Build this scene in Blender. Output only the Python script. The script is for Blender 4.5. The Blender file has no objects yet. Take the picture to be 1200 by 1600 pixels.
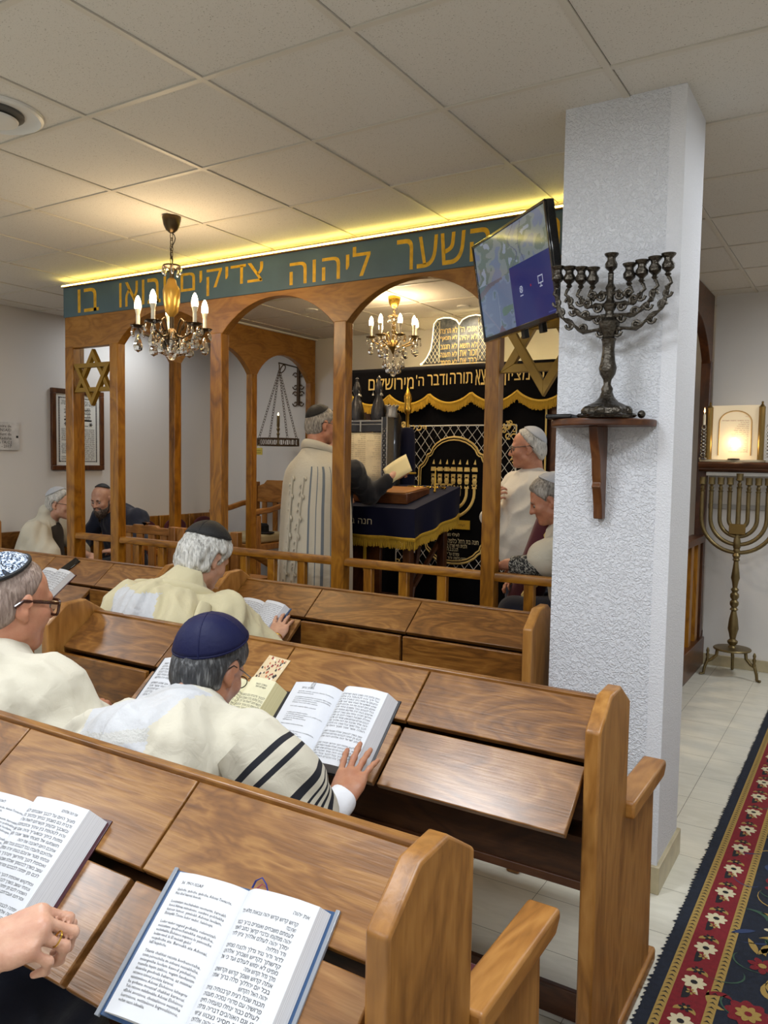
import bpy, bmesh, math, random
import numpy as np
from mathutils import Vector, Matrix, Euler, Quaternion
from mathutils.geometry import tessellate_polygon
random.seed(7)
PI = math.pi
S = bpy.context.scene
COL = S.collection

# ------------------------------------------------------------------ camera
CAM_YAW, CAM_PITCH, CAM_ROLL, CAM_H, CAM_F = 0.554184, 0.0649342, 0.0163693, 1.52, 1232.55
def cam_axes():
    cy, sy = math.cos(CAM_YAW), math.sin(CAM_YAW)
    f = Vector((-sy*math.cos(CAM_PITCH), cy*math.cos(CAM_PITCH), -math.sin(CAM_PITCH)))
    r0 = Vector((cy, sy, 0)); u0 = r0.cross(f)
    r = r0*math.cos(CAM_ROLL) + u0*math.sin(CAM_ROLL)
    u = u0*math.cos(CAM_ROLL) - r0*math.sin(CAM_ROLL)
    return r, u, f
_r, _u, _f = cam_axes()
cd = bpy.data.cameras.new('camera'); cam = bpy.data.objects.new('camera', cd); COL.objects.link(cam)
cd.sensor_fit = 'VERTICAL'; cd.sensor_height = 24.0; cd.lens = CAM_F*24.0/1600.0
cd.clip_start = 0.02; cd.clip_end = 60
cam.matrix_world = Matrix(((_r.x, _u.x, -_f.x, 0), (_r.y, _u.y, -_f.y, 0), (_r.z, _u.z, -_f.z, CAM_H), (0, 0, 0, 1)))
S.camera = cam

# ------------------------------------------------------------------ view, world, room light levels
S.view_settings.view_transform = 'Standard'; S.view_settings.look = 'None'
S.view_settings.gamma = 1.0; S.view_settings.use_curve_mapping = False
S.view_settings.exposure = -0.12
try:
    S.cycles.use_denoising = True
    S.cycles.max_bounces = 8; S.cycles.diffuse_bounces = 4; S.cycles.glossy_bounces = 3
    S.cycles.transmission_bounces = 6; S.cycles.transparent_max_bounces = 8
    S.cycles.caustics_reflective = False; S.cycles.caustics_refractive = False
    S.cycles.sample_clamp_indirect = 4.0
except Exception: pass
W = bpy.data.worlds.new('room_air'); S.world = W; W.use_nodes = True
W.node_tree.nodes['Background'].inputs[0].default_value = (0.9, 0.93, 1.0, 1)
W.node_tree.nodes['Background'].inputs[1].default_value = 0.22
PANEL_W = 34.0       # each ceiling fluorescent panel (watts)
PANEL_C = (0.90, 0.95, 1.0)
SPOT_W = 30.0         # each recessed warm spot over the dais
SPOT_C = (1.0, 0.80, 0.55)
BULB_W = 3.6         # each candle bulb of the chandeliers
BULB_C = (1.0, 0.72, 0.40)
LED_STRENGTH = 20.0  # strip along the sign
LED_C = (1.0, 0.80, 0.16)

# ------------------------------------------------------------------ colours and materials
def lin(c):
    return c/12.92 if c <= 0.04045 else ((c+0.055)/1.055)**2.4
def rgb(h):
    h = h.lstrip('#'); return tuple(lin(int(h[i:i+2], 16)/255.0) for i in (0, 2, 4)) + (1.0,)
def new_mat(name):
    m = bpy.data.materials.new(name); m.use_nodes = True
    nt = m.node_tree; b = nt.nodes['Principled BSDF']
    return m, nt, b
def nd(nt, t, **kw):
    n = nt.nodes.new(t)
    for k, v in kw.items():
        if k.startswith('_'): setattr(n, k[1:], v)
    return n
def plain(name, h, rough=0.5, metal=0.0, bump=0.0, bscale=60.0, var=0.0, spec=None, coat=0.0, sheen=0.0, vscale=8.0, stretch=None):
    m, nt, b = new_mat(name)
    c = rgb(h) if isinstance(h, str) else tuple(h)+(1,)
    b.inputs['Base Color'].default_value = c
    b.inputs['Roughness'].default_value = rough; b.inputs['Metallic'].default_value = metal
    if spec is not None: b.inputs['Specular IOR Level'].default_value = spec
    if coat: b.inputs['Coat Weight'].default_value = coat
    if sheen:
        b.inputs['Sheen Weight'].default_value = sheen; b.inputs['Sheen Roughness'].default_value = 0.4
    tc = None
    if bump or var:
        tc = nd(nt, 'ShaderNodeTexCoord'); src = tc.outputs['Object']
        if stretch:
            mp = nd(nt, 'ShaderNodeMapping'); mp.inputs['Scale'].default_value = stretch
            nt.links.new(src, mp.inputs[0]); src = mp.outputs[0]
    if var:
        n = nd(nt, 'ShaderNodeTexNoise'); n.inputs['Scale'].default_value = vscale; n.inputs['Detail'].default_value = 5
        nt.links.new(src, n.inputs['Vector'])
        r = nd(nt, 'ShaderNodeValToRGB')
        r.color_ramp.elements[0].position = 0.3; r.color_ramp.elements[1].position = 0.7
        r.color_ramp.elements[0].color = tuple(x*(1-var) for x in c[:3])+(1,)
        r.color_ramp.elements[1].color = tuple(min(1, x*(1+var)) for x in c[:3])+(1,)
        nt.links.new(n.outputs[0], r.inputs[0]); nt.links.new(r.outputs[0], b.inputs['Base Color'])
    if bump:
        n = nd(nt, 'ShaderNodeTexNoise'); n.inputs['Scale'].default_value = bscale; n.inputs['Detail'].default_value = 4
        nt.links.new(src, n.inputs['Vector'])
        bp = nd(nt, 'ShaderNodeBump'); bp.inputs['Strength'].default_value = bump; bp.inputs['Distance'].default_value = 0.01
        nt.links.new(n.outputs[0], bp.inputs['Height']); nt.links.new(bp.outputs[0], b.inputs['Normal'])
    return m
def wood(name, dark, mid, light, axis=0, rough=0.35, fine=1.0, swirl=1.0, coat=0.0):
    """grain runs along axis (0 x, 1 y, 2 z)"""
    m, nt, b = new_mat(name)
    tc = nd(nt, 'ShaderNodeTexCoord'); oi = nd(nt, 'ShaderNodeObjectInfo')
    off = nd(nt, 'ShaderNodeVectorMath', _operation='SCALE'); cx = nd(nt, 'ShaderNodeCombineXYZ')
    for i in range(3): nt.links.new(oi.outputs['Random'], cx.inputs[i])
    nt.links.new(cx.outputs[0], off.inputs[0]); off.inputs['Scale'].default_value = 13.0
    add = nd(nt, 'ShaderNodeVectorMath', _operation='ADD')
    nt.links.new(tc.outputs['Object'], add.inputs[0]); nt.links.new(off.outputs[0], add.inputs[1])
    def noise(sc_along, sc_across, detail, dist):
        mp = nd(nt, 'ShaderNodeMapping')
        s = [sc_across]*3; s[axis] = sc_along
        mp.inputs['Scale'].default_value = s
        nt.links.new(add.outputs[0], mp.inputs[0])
        n = nd(nt, 'ShaderNodeTexNoise'); n.inputs['Scale'].default_value = 1.0
        n.inputs['Detail'].default_value = detail; n.inputs['Distortion'].default_value = dist
        nt.links.new(mp.outputs[0], n.inputs['Vector']); return n
    big = noise(2.4, 7.5, 3, 1.5*swirl)
    w = nd(nt, 'ShaderNodeMath', _operation='MULTIPLY'); w.inputs[1].default_value = 9.0
    nt.links.new(big.outputs[0], w.inputs[0])
    fr = nd(nt, 'ShaderNodeMath', _operation='PINGPONG'); fr.inputs[1].default_value = 1.0
    nt.links.new(w.outputs[0], fr.inputs[0])
    fi = noise(11.0, 170.0*fine, 4, 0.4)
    mx = nd(nt, 'ShaderNodeMath', _operation='MULTIPLY_ADD'); mx.inputs[1].default_value = 0.30
    nt.links.new(fi.outputs[0], mx.inputs[0])
    m2 = nd(nt, 'ShaderNodeMath', _operation='MULTIPLY'); m2.inputs[1].default_value = 0.22
    nt.links.new(fr.outputs[0], m2.inputs[0]); nt.links.new(m2.outputs[0], mx.inputs[2])
    b2 = noise(0.7, 2.5, 2, 0.5)
    ad = nd(nt, 'ShaderNodeMath', _operation='MULTIPLY_ADD'); ad.inputs[1].default_value = 0.45
    nt.links.new(b2.outputs[0], ad.inputs[0]); nt.links.new(mx.outputs[0], ad.inputs[2])
    r = nd(nt, 'ShaderNodeValToRGB'); e = r.color_ramp.elements
    e[0].position = 0.30; e[0].color = rgb(dark); e[1].position = 0.70; e[1].color = rgb(light)
    k = e.new(0.49); k.color = rgb(mid)
    nt.links.new(ad.outputs[0], r.inputs[0]); nt.links.new(r.outputs[0], b.inputs['Base Color'])
    b.inputs['Roughness'].default_value = rough
    if coat:
        b.inputs['Coat Weight'].default_value = coat; b.inputs['Coat Roughness'].default_value = 0.2
    bp = nd(nt, 'ShaderNodeBump'); bp.inputs['Strength'].default_value = 0.12; bp.inputs['Distance'].default_value = 0.004
    nt.links.new(fi.outputs[0], bp.inputs['Height']); nt.links.new(bp.outputs[0], b.inputs['Normal'])
    return m
def emit(name, c, s):
    m, nt, b = new_mat(name)
    b.inputs['Base Color'].default_value = (0.8, 0.8, 0.8, 1)
    b.inputs['Emission Color'].default_value = tuple(c)+(1,); b.inputs['Emission Strength'].default_value = s
    return m
def glassy(name, c=(1, 1, 1), rough=0.02, ior=1.5):
    m, nt, b = new_mat(name)
    b.inputs['Base Color'].default_value = tuple(c)+(1,); b.inputs['Transmission Weight'].default_value = 1.0
    b.inputs['Roughness'].default_value = rough; b.inputs['IOR'].default_value = ior
    return m
M = {}
for ax, nm in ((0, 'x'), (1, 'y'), (2, 'z')):
    M['pew_'+nm] = wood('pew_veneer_'+nm, '#57340f', '#774b1a', '#91652d', ax, 0.36, coat=0.06)
    M['solid_'+nm] = wood('pew_solid_'+nm, '#74491a', '#966329', '#ad7a3c', ax, 0.38, 0.5, 0.5)
    M['pine_'+nm] = wood('dais_timber_'+nm, '#6a400a', '#905e16', '#a77422', ax, 0.32, 0.5, 0.6)
    M['dark_'+nm] = wood('dark_timber_'+nm, '#3a2010', '#54301a', '#694024', ax, 0.4, 0.7, 0.5)
    M['mahog_'+nm] = wood('mahogany_'+nm, '#3a1e0c', '#532d14', '#68401f', ax, 0.35, 0.6, 0.5)
    M['panelw_'+nm] = wood('dais_board_'+nm, '#7a4f18', '#946424', '#a67531', ax, 0.38, 0.5, 0.8)
M['lid'] = wood('desk_lid', '#5a3610', '#7a4f20', '#996d37', 0, 0.38, 1.0, 1.3, coat=0.06)
M['flap'] = wood('desk_flap', '#5f3d1a', '#80562c', '#9e7446', 0, 0.34, 1.3, 0.9, coat=0.3)
M['end'] = wood('end_panel', '#754b1c', '#98672e', '#ae7d40', 2, 0.4, 0.5, 0.5)
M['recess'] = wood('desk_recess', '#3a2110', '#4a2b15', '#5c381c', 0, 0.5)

# ------------------------------------------------------------------ mesh building
class MB:
    def __init__(s): s.v = []; s.f = []; s.mi = []; s.m = 0; s.xf = None
    def add(s, vs, fs, m=None):
        o = len(s.v)
        if s.xf is not None: vs = [s.xf @ Vector(p) for p in vs]
        s.v += [tuple(p) for p in vs]; s.f += [tuple(i+o for i in f) for f in fs]
        s.mi += [s.m if m is None else m]*len(fs); return s
    def box(s, x0, x1, y0, y1, z0, z1, m=None):
        vs = [(x, y, z) for x in (x0, x1) for y in (y0, y1) for z in (z0, z1)]
        return s.add(vs, [(0, 1, 3, 2), (4, 6, 7, 5), (0, 4, 5, 1), (2, 3, 7, 6), (0, 2, 6, 4), (1, 5, 7, 3)], m)
    def prism(s, poly, axis, a, b, m=None):
        """poly: 2d outline in the two axes left after axis (x->(y,z), y->(x,z), z->(x,y))"""
        n = len(poly)
        def P(p, t): return {0: (t, p[0], p[1]), 1: (p[0], t, p[1]), 2: (p[0], p[1], t)}[axis]
        vs = [P(p, a) for p in poly]+[P(p, b) for p in poly]
        fs = [tuple(range(n))[::-1], tuple(range(n, 2*n))]+[(i, (i+1) % n, n+(i+1) % n, n+i) for i in range(n)]
        ar = sum(poly[i][0]*poly[(i+1) % n][1]-poly[(i+1) % n][0]*poly[i][1] for i in range(n))
        if (ar < 0) != (axis == 1): fs = [f[::-1] for f in fs]
        if b < a: fs = [f[::-1] for f in fs]
        return s.add(vs, fs, m)
    def lathe(s, prof, c=(0, 0, 0), seg=20, m=None, axis=2):
        """prof: list of (r, h)"""
        vs = []; fs = []; n = len(prof)
        for k in range(seg):
            a = 2*PI*k/seg; ca, sa = math.cos(a), math.sin(a)
            for r, h in prof:
                p = {2: (r*ca, r*sa, h), 1: (r*sa, h, r*ca), 0: (h, r*ca, r*sa)}[axis]
                vs.append((c[0]+p[0], c[1]+p[1], c[2]+p[2]))
        for k in range(seg):
            k2 = (k+1) % seg
            for i in range(n-1):
                fs.append((k*n+i, k2*n+i, k2*n+i+1, k*n+i+1))
        if prof[0][0] > 1e-5: fs.append(tuple(k*n for k in range(seg))[::-1])
        if prof[-1][0] > 1e-5: fs.append(tuple(k*n+n-1 for k in range(seg)))
        return s.add(vs, fs, m)
    def tube(s, pts, r, seg=10, m=None, closed=False, flat=1.0):
        pts = [Vector(p) for p in pts]; n = len(pts)
        rs = r if isinstance(r, (list, tuple)) else [r]*n
        vs = []; fs = []; up = None
        for i in range(n):
            if closed: t = pts[(i+1) % n]-pts[i-1]
            else: t = pts[min(i+1, n-1)]-pts[max(i-1, 0)]
            if t.length < 1e-9: t = Vector((0, 0, 1))
            t.normalize()
            if up is None:
                up = Vector((0, 0, 1)) if abs(t.z) < 0.9 else Vector((1, 0, 0))
            a = up-t*up.dot(t)
            if a.length < 1e-6: a = t.orthogonal()
            a.normalize(); up = a; b = t.cross(a)
            for k in range(seg):
                q = 2*PI*k/seg
                vs.append(pts[i]+(a*math.cos(q)+b*math.sin(q)*flat)*rs[i])
        L = n if closed else n-1
        for i in range(L):
            j = (i+1) % n
            for k in range(seg):
                k2 = (k+1) % seg
                fs.append((i*seg+k, i*seg+k2, j*seg+k2, j*seg+k))
        if not closed:
            fs.append(tuple(range(seg))[::-1]); fs.append(tuple((n-1)*seg+k for k in range(seg)))
        return s.add(vs, fs, m)
    def ball(s, c, r, seg=12, m=None):
        r = r if isinstance(r, (tuple, list)) else (r, r, r)
        vs = []; fs = []; h = max(4, seg//2)
        for i in range(1, h):
            t = PI*i/h
            for k in range(seg):
                a = 2*PI*k/seg
                vs.append((c[0]+r[0]*math.sin(t)*math.cos(a), c[1]+r[1]*math.sin(t)*math.sin(a), c[2]+r[2]*math.cos(t)))
        vs += [(c[0], c[1], c[2]+r[2]), (c[0], c[1], c[2]-r[2])]; T = len(vs)-2
        for i in range(h-2):
            for k in range(seg):
                k2 = (k+1) % seg; fs.append((i*seg+k, (i+1)*seg+k, (i+1)*seg+k2, i*seg+k2))
        for k in range(seg):
            k2 = (k+1) % seg; fs.append((T, k, k2)); fs.append((T+1, (h-2)*seg+k2, (h-2)*seg+k))
        return s.add(vs, fs, m)
    def grid(s, fn, nu, nv, m=None, closed_u=False, flip=False):
        """fn(i/nu, j/nv) -> point; surface only"""
        cu = nu if closed_u else nu+1
        vs = [fn(i/nu, j/nv) for i in range(cu) for j in range(nv+1)]; fs = []
        for i in range(nu):
            i2 = (i+1) % cu
            for j in range(nv):
                q = (i*(nv+1)+j, i2*(nv+1)+j, i2*(nv+1)+j+1, i*(nv+1)+j+1)
                fs.append(q[::-1] if flip else q)
        return s.add(vs, fs, m)
    def build(s, name, mats, parent=None, smooth=True, bevel=0.0, ang=38, seg=2, thick=0.0, loc=None):
        return mesh_obj(name, s.v, s.f, mats, parent, s.mi, smooth, bevel, ang, seg, thick, loc)
def world_loc(o):
    p = Vector((0, 0, 0))
    while o is not None: p = p+o.location; o = o.parent
    return p
def mesh_obj(name, vs, fs, mats, parent=None, mi=None, smooth=True, bevel=0.0, ang=38, seg=2, thick=0.0, loc=None):
    if not isinstance(mats, (list, tuple)): mats = [mats]
    base = world_loc(parent) if parent is not None else Vector(loc or (0, 0, 0))
    me = bpy.data.meshes.new(name)
    va = np.asarray(vs, dtype=np.float64).reshape(-1, 3)-np.array(base)
    me.from_pydata(va.tolist(), [], [tuple(int(i) for i in f) for f in fs])
    for m in mats: me.materials.append(M[m] if isinstance(m, str) else m)
    if mi is not None and len(mats) > 1: me.polygons.foreach_set('material_index', np.asarray(mi, dtype=np.int32))
    if smooth:
        me.polygons.foreach_set('use_smooth', np.ones(len(me.polygons), dtype=bool))
        if ang < 180: me.set_sharp_from_angle(angle=math.radians(ang))
    me.update()
    o = bpy.data.objects.new(name, me); COL.objects.link(o)
    if parent is not None: o.parent = parent
    else: o.location = base
    if bevel:
        bm_ = o.modifiers.new('bevel', 'BEVEL'); bm_.width = bevel; bm_.segments = seg; bm_.limit_method = 'ANGLE'; bm_.angle_limit = math.radians(40)
    if thick:
        so = o.modifiers.new('solid', 'SOLIDIFY'); so.thickness = thick; so.offset = 0
    return o
def thing(name, label, cat, loc=(0, 0, 0), group=None):
    o = bpy.data.objects.new(name, None); COL.objects.link(o); o.location = loc
    o.empty_display_size = 0.05
    return tag(o, label, cat, group)
def tag(o, label, cat, group=None):
    o['label'] = label; o['category'] = cat
    if group: o['group'] = group
    return o
def struct(o): o['kind'] = 'structure'; return o
def dup(root, loc, label=None, group=None):
    r = root.copy(); COL.objects.link(r); r.location = loc
    if label: r['label'] = label
    if group: r['group'] = group
    for ch in list(root.children):
        c = ch.copy(); COL.objects.link(c); c.parent = r
        for g in ch.children:
            d = g.copy(); COL.objects.link(d); d.parent = c
    return r
def rot(axis, deg): return Matrix.Rotation(math.radians(deg), 4, axis)
def T(x, y, z): return Matrix.Translation((x, y, z))

# ------------------------------------------------------------------ lettering
_tcache = {}
def glyphs(s, res=2, bold=0.0, align='LEFT', space=1.0, line=1.0):
    """outline letters as flat triangles: (verts Nx3, faces, (x0,x1,y0,y1))"""
    key = (s, res, bold, align, line)
    if key in _tcache: return _tcache[key]
    cu = bpy.data.curves.new('t', 'FONT'); cu.body = s; cu.size = 1.0; cu.resolution_u = res; cu.offset = bold
    cu.align_x = align; cu.space_line = line; cu.fill_mode = 'NONE'
    ob = bpy.data.objects.new('t', cu); COL.objects.link(ob)
    dg = bpy.context.evaluated_depsgraph_get(); dg.update()
    me = bpy.data.meshes.new_from_object(ob.evaluated_get(dg))
    v = np.zeros(len(me.vertices)*3); me.vertices.foreach_get('co', v); v = v.reshape(-1, 3)
    nb = {}
    for e in me.edges:
        i, j = e.vertices; nb.setdefault(i, []).append(j); nb.setdefault(j, []).append(i)
    COL.objects.unlink(ob); bpy.data.objects.remove(ob); bpy.data.curves.remove(cu); bpy.data.meshes.remove(me)
    seen = set(); loops = []
    for i in range(len(v)):          # outlines keep the order of their points
        if i in seen or i not in nb: continue
        lp = [i]; seen.add(i); c = i
        nxt = i+1 if i+1 in nb[i] else nb[i][0]
        while nxt is not None and nxt not in seen:
            lp.append(nxt); seen.add(nxt); c = nxt
            nxt = next((q for q in nb[c] if q not in seen), None)
        if len(lp) > 2: loops.append(lp)
    def ar(lp): return sum(v[lp[k]][0]*v[lp[(k+1) % len(lp)]][1]-v[lp[(k+1) % len(lp)]][0]*v[lp[k]][1] for k in range(len(lp)))/2
    def inpoly(p, lp):
        c = False
        for k in range(len(lp)):
            x1, y1 = v[lp[k]][:2]; x2, y2 = v[lp[k-1]][:2]
            if (y1 > p[1]) != (y2 > p[1]) and p[0] < (x2-x1)*(p[1]-y1)/(y2-y1)+x1: c = not c
        return c
    A = [ar(l) for l in loops]; f = []
    if loops:
        sg = 1 if A[max(range(len(A)), key=lambda k: abs(A[k]))] > 0 else -1
        outs = [l for l, a_ in zip(loops, A) if a_*sg > 0]; holes = [l for l, a_ in zip(loops, A) if a_*sg < 0 and any(inpoly(v[l[0]], o) for o in outs)]
        outs += [l for l, a_ in zip(loops, A) if a_*sg < 0 and l not in holes]
        for l in outs:
            hs = [h for h in holes if inpoly(v[h[0]], l)]
            idx = list(l)+[q for h in hs for q in h]
            for t in tessellate_polygon([[Vector(v[q]) for q in l]]+[[Vector(v[q]) for q in h] for h in hs]):
                t = [idx[q] for q in t]
                cr = (v[t[1]][0]-v[t[0]][0])*(v[t[2]][1]-v[t[0]][1])-(v[t[2]][0]-v[t[0]][0])*(v[t[1]][1]-v[t[0]][1])
                if abs(cr) > 1e-9: f.append(tuple(t) if cr > 0 else tuple(t[::-1]))
    bb = (v[:, 0].min(), v[:, 0].max(), v[:, 1].min(), v[:, 1].max()) if len(v) else (0, 1, 0, 1)
    _tcache[key] = (v, f, bb); return _tcache[key]
def heb(s): return '\n'.join(l[::-1] for l in s.split('\n'))
def text_fit(mb, s, mat, w, h, m=0, depth=0.0, bold=0.0, res=2, keep=False):
    """letters fitted into w x h centred on mat's origin (x right, y up, +z out)"""
    v, f, bb = glyphs(s, res, bold)
    sx = w/(bb[1]-bb[0]); sy = h/(bb[3]-bb[2])
    if keep: sx = sy = min(sx, sy)
    cx, cy = (bb[0]+bb[1])/2, (bb[2]+bb[3])/2
    top = [mat @ Vector(((p[0]-cx)*sx, (p[1]-cy)*sy, depth)) for p in v]
    old = mb.xf; mb.xf = None
    mb.add(top, f, m)
    if depth > 0:
        ed = {}
        for fa in f:
            for i in range(len(fa)):
                e = (fa[i], fa[(i+1) % len(fa)])
                if (e[1], e[0]) in ed: del ed[(e[1], e[0])]
                else: ed[e] = 1
        n = len(v)
        bot = [mat @ Vector(((p[0]-cx)*sx, (p[1]-cy)*sy, 0)) for p in v]
        mb.add(top+bot, [(b, a, a+n, b+n) for a, b in ed], m)
    mb.xf = old
# ------------------------------------------------------------------ large lamps of the room (their fittings are built with the ceiling)
CEIL = 2.79
def area(name, loc, sx, sy, watts, color, parent=None, aim=(0, 0, -1)):
    ld = bpy.data.lights.new(name, 'AREA'); ld.shape = 'RECTANGLE'; ld.size = sx; ld.size_y = sy; ld.energy = watts; ld.color = color
    o = bpy.data.objects.new(name, ld); COL.objects.link(o)
    q = Vector(aim).to_track_quat('-Z', 'Y'); o.rotation_euler = q.to_euler()
    if parent is not None: o.parent = parent; o.location = Vector(loc)-world_loc(parent)
    else: o.location = loc
    return o
def point(name, loc, watts, color, r=0.02, parent=None):
    ld = bpy.data.lights.new(name, 'POINT'); ld.energy = watts; ld.color = color; ld.shadow_soft_size = r
    o = bpy.data.objects.new(name, ld); COL.objects.link(o)
    if parent is not None: o.parent = parent; o.location = Vector(loc)-world_loc(parent)
    else: o.location = loc
    return o
def spot(name, loc, watts, color, parent=None, deg=120):
    ld = bpy.data.lights.new(name, 'SPOT'); ld.energy = watts; ld.color = color; ld.shadow_soft_size = 0.04
    ld.spot_size = math.radians(deg); ld.spot_blend = 0.7
    o = bpy.data.objects.new(name, ld); COL.objects.link(o)
    if parent is not None: o.parent = parent; o.location = Vector(loc)-world_loc(parent)
    else: o.location = loc
    return o

# ------------------------------------------------------------------ room shell
def stucco(name, h, strength, scale, dist):
    m, nt, b = new_mat(name); b.inputs['Base Color'].default_value = rgb(h); b.inputs['Roughness'].default_value = 0.55
    tc = nd(nt, 'ShaderNodeTexCoord')
    n = nd(nt, 'ShaderNodeTexNoise'); n.inputs['Scale'].default_value = scale; n.inputs['Detail'].default_value = 2.5; n.inputs['Distortion'].default_value = 0.9
    nt.links.new(tc.outputs['Object'], n.inputs['Vector'])
    r = nd(nt, 'ShaderNodeValToRGB'); r.color_ramp.elements[0].position = 0.42; r.color_ramp.elements[1].position = 0.62
    nt.links.new(n.outputs[0], r.inputs[0])
    bp = nd(nt, 'ShaderNodeBump'); bp.inputs['Strength'].default_value = strength; bp.inputs['Distance'].default_value = dist
    nt.links.new(r.outputs[0], bp.inputs['Height']); nt.links.new(bp.outputs[0], b.inputs['Normal'])
    return m
M['stucco'] = stucco('pillar_stucco', '#d8dae0', 0.65, 92, 0.005)
M['stucco_fine'] = stucco('pillar_stucco_fine', '#dcdde2', 0.5, 150, 0.002)
M['wall'] = plain('wall_paint', '#d6d3cf', 0.7, bump=0.06, bscale=220)
M['wallw'] = plain('wall_paint_white', '#dddad6', 0.65, bump=0.08, bscale=160)
M['skirt'] = plain('skirting_stone', '#b7aa8a', 0.4, var=0.12, vscale=14)
M['black'] = plain('black_plastic', '#0c0c0d', 0.35)
M['void'] = plain('ceiling_void', '#16150f', 0.9)
def tile_mat():
    m, nt, b = new_mat('ceiling_tile'); b.inputs['Roughness'].default_value = 0.85
    tc = nd(nt, 'ShaderNodeTexCoord')
    v = nd(nt, 'ShaderNodeTexNoise'); v.inputs['Scale'].default_value = 230; v.inputs['Detail'].default_value = 2.0
    nt.links.new(tc.outputs['Object'], v.inputs['Vector'])
    r = nd(nt, 'ShaderNodeValToRGB'); e = r.color_ramp.elements
    e[0].position = 0.27; e[0].color = rgb('#8f887a'); e[1].position = 0.37; e[1].color = rgb('#d6d2ca')
    nt.links.new(v.outputs[0], r.inputs[0]); nt.links.new(r.outputs[0], b.inputs['Base Color'])
    bp = nd(nt, 'ShaderNodeBump'); bp.inputs['Strength'].default_value = 0.25; bp.inputs['Distance'].default_value = 0.003
    nt.links.new(r.outputs[0], bp.inputs['Height']); nt.links.new(bp.outputs[0], b.inputs['Normal'])
    return m
M['tile'] = tile_mat()
M['tee'] = plain('ceiling_tee', '#cfc9bd', 0.5)
def floor_mat():
    m, nt, b = new_mat('floor_vinyl'); b.inputs['Roughness'].default_value = 0.28
    tc = nd(nt, 'ShaderNodeTexCoord'); mp = nd(nt, 'ShaderNodeMapping')
    mp.inputs['Location'].default_value = (0.942+0.29*20, -2.592+0.29*30, 0)
    nt.links.new(tc.outputs['Object'], mp.inputs[0])
    br = nd(nt, 'ShaderNodeTexBrick'); br.offset = 0.0; br.squash = 1.0
    br.inputs['Scale'].default_value = 1.0; br.inputs['Brick Width'].default_value = 0.29; br.inputs['Row Height'].default_value = 0.29
    br.inputs['Mortar Size'].default_value = 0.0012; br.inputs['Mortar Smooth'].default_value = 0.1
    br.inputs['Color1'].default_value = (0.4, 0.4, 0.4, 1); br.inputs['Color2'].default_value = (0.6, 0.6, 0.6, 1); br.inputs['Mortar'].default_value = (0, 0, 0, 1)
    nt.links.new(mp.outputs[0], br.inputs['Vector'])
    mp2 = nd(nt, 'ShaderNodeMapping'); mp2.inputs['Scale'].default_value = (5, 22, 5); mp2.inputs['Rotation'].default_value = (0, 0, 0.5)
    nt.links.new(tc.outputs['Object'], mp2.inputs[0])
    n = nd(nt, 'ShaderNodeTexNoise'); n.inputs['Scale'].default_value = 1.0; n.inputs['Detail'].default_value = 6; n.inputs['Distortion'].default_value = 1.5
    nt.links.new(mp2.outputs[0], n.inputs['Vector'])
    r = nd(nt, 'ShaderNodeValToRGB'); e = r.color_ramp.elements
    e[0].position = 0.3; e[0].color = rgb('#d3cfbf'); e[1].position = 0.65; e[1].color = rgb('#dedacb')
    nt.links.new(n.outputs[0], r.inputs[0])
    mx = nd(nt, 'ShaderNodeMixRGB'); mx.blend_type = 'MIX'; mx.inputs['Color2'].default_value = rgb('#7d7868')
    nt.links.new(br.outputs['Fac'], mx.inputs['Fac']); nt.links.new(r.outputs[0], mx.inputs['Color1'])
    nt.links.new(mx.outputs[0], b.inputs['Base Color'])
    return m
M['floor'] = floor_mat()
X0, X1, Y0 = -6.4, 2.6, -2.6
struct(MB().box(X0-.1, X1+.1, Y0-.1, 6.95, -0.08, 0).build('floor', 'floor', smooth=False))
struct(MB().box(-5.16, -1.09, 3.70, 6.8, 0.0, 0.18).build('floor_dais', 'mahog_x', smooth=False))
struct(MB().box(X0-.12, X0, Y0, 6.9, 0, 3.0).build('wall_left', 'wall', smooth=False))
struct(MB().box(X0, -1.06, 6.8, 6.92, 0, 3.0).build('wall_back', 'wall', smooth=False))
struct(MB().box(-1.06, X1, 6.4, 6.52, 0, 3.0).build('wall_alcove', 'wallw', smooth=False))
struct(MB().box(X1, X1+.12, Y0, 6.5, 0, 3.0).build('wall_right', 'wallw', smooth=False))
struct(MB().box(X0, X1, Y0-.12, Y0, 0, 3.0).build('wall_rear', 'wallw', smooth=False))
mb = MB(); mb.box(X0, X1, 6.385, 6.4, 0, 0.085) if False else mb.box(-1.06, X1, 6.385, 6.4, 0, 0.085)
struct(mb.build('baseboard_alcove', 'skirt', bevel=.003))
struct(MB().box(X0, X0+.015, Y0, 6.8, 0, 0.085).build('baseboard_left', 'skirt', bevel=.003))
# dado board on the alcove wall
struct(MB().box(-1.06, X1, 6.39, 6.4, 1.20, 1.235).build('trim_1', plain('dado_grey', '#b4b2b0', 0.5), bevel=.003))
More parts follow.
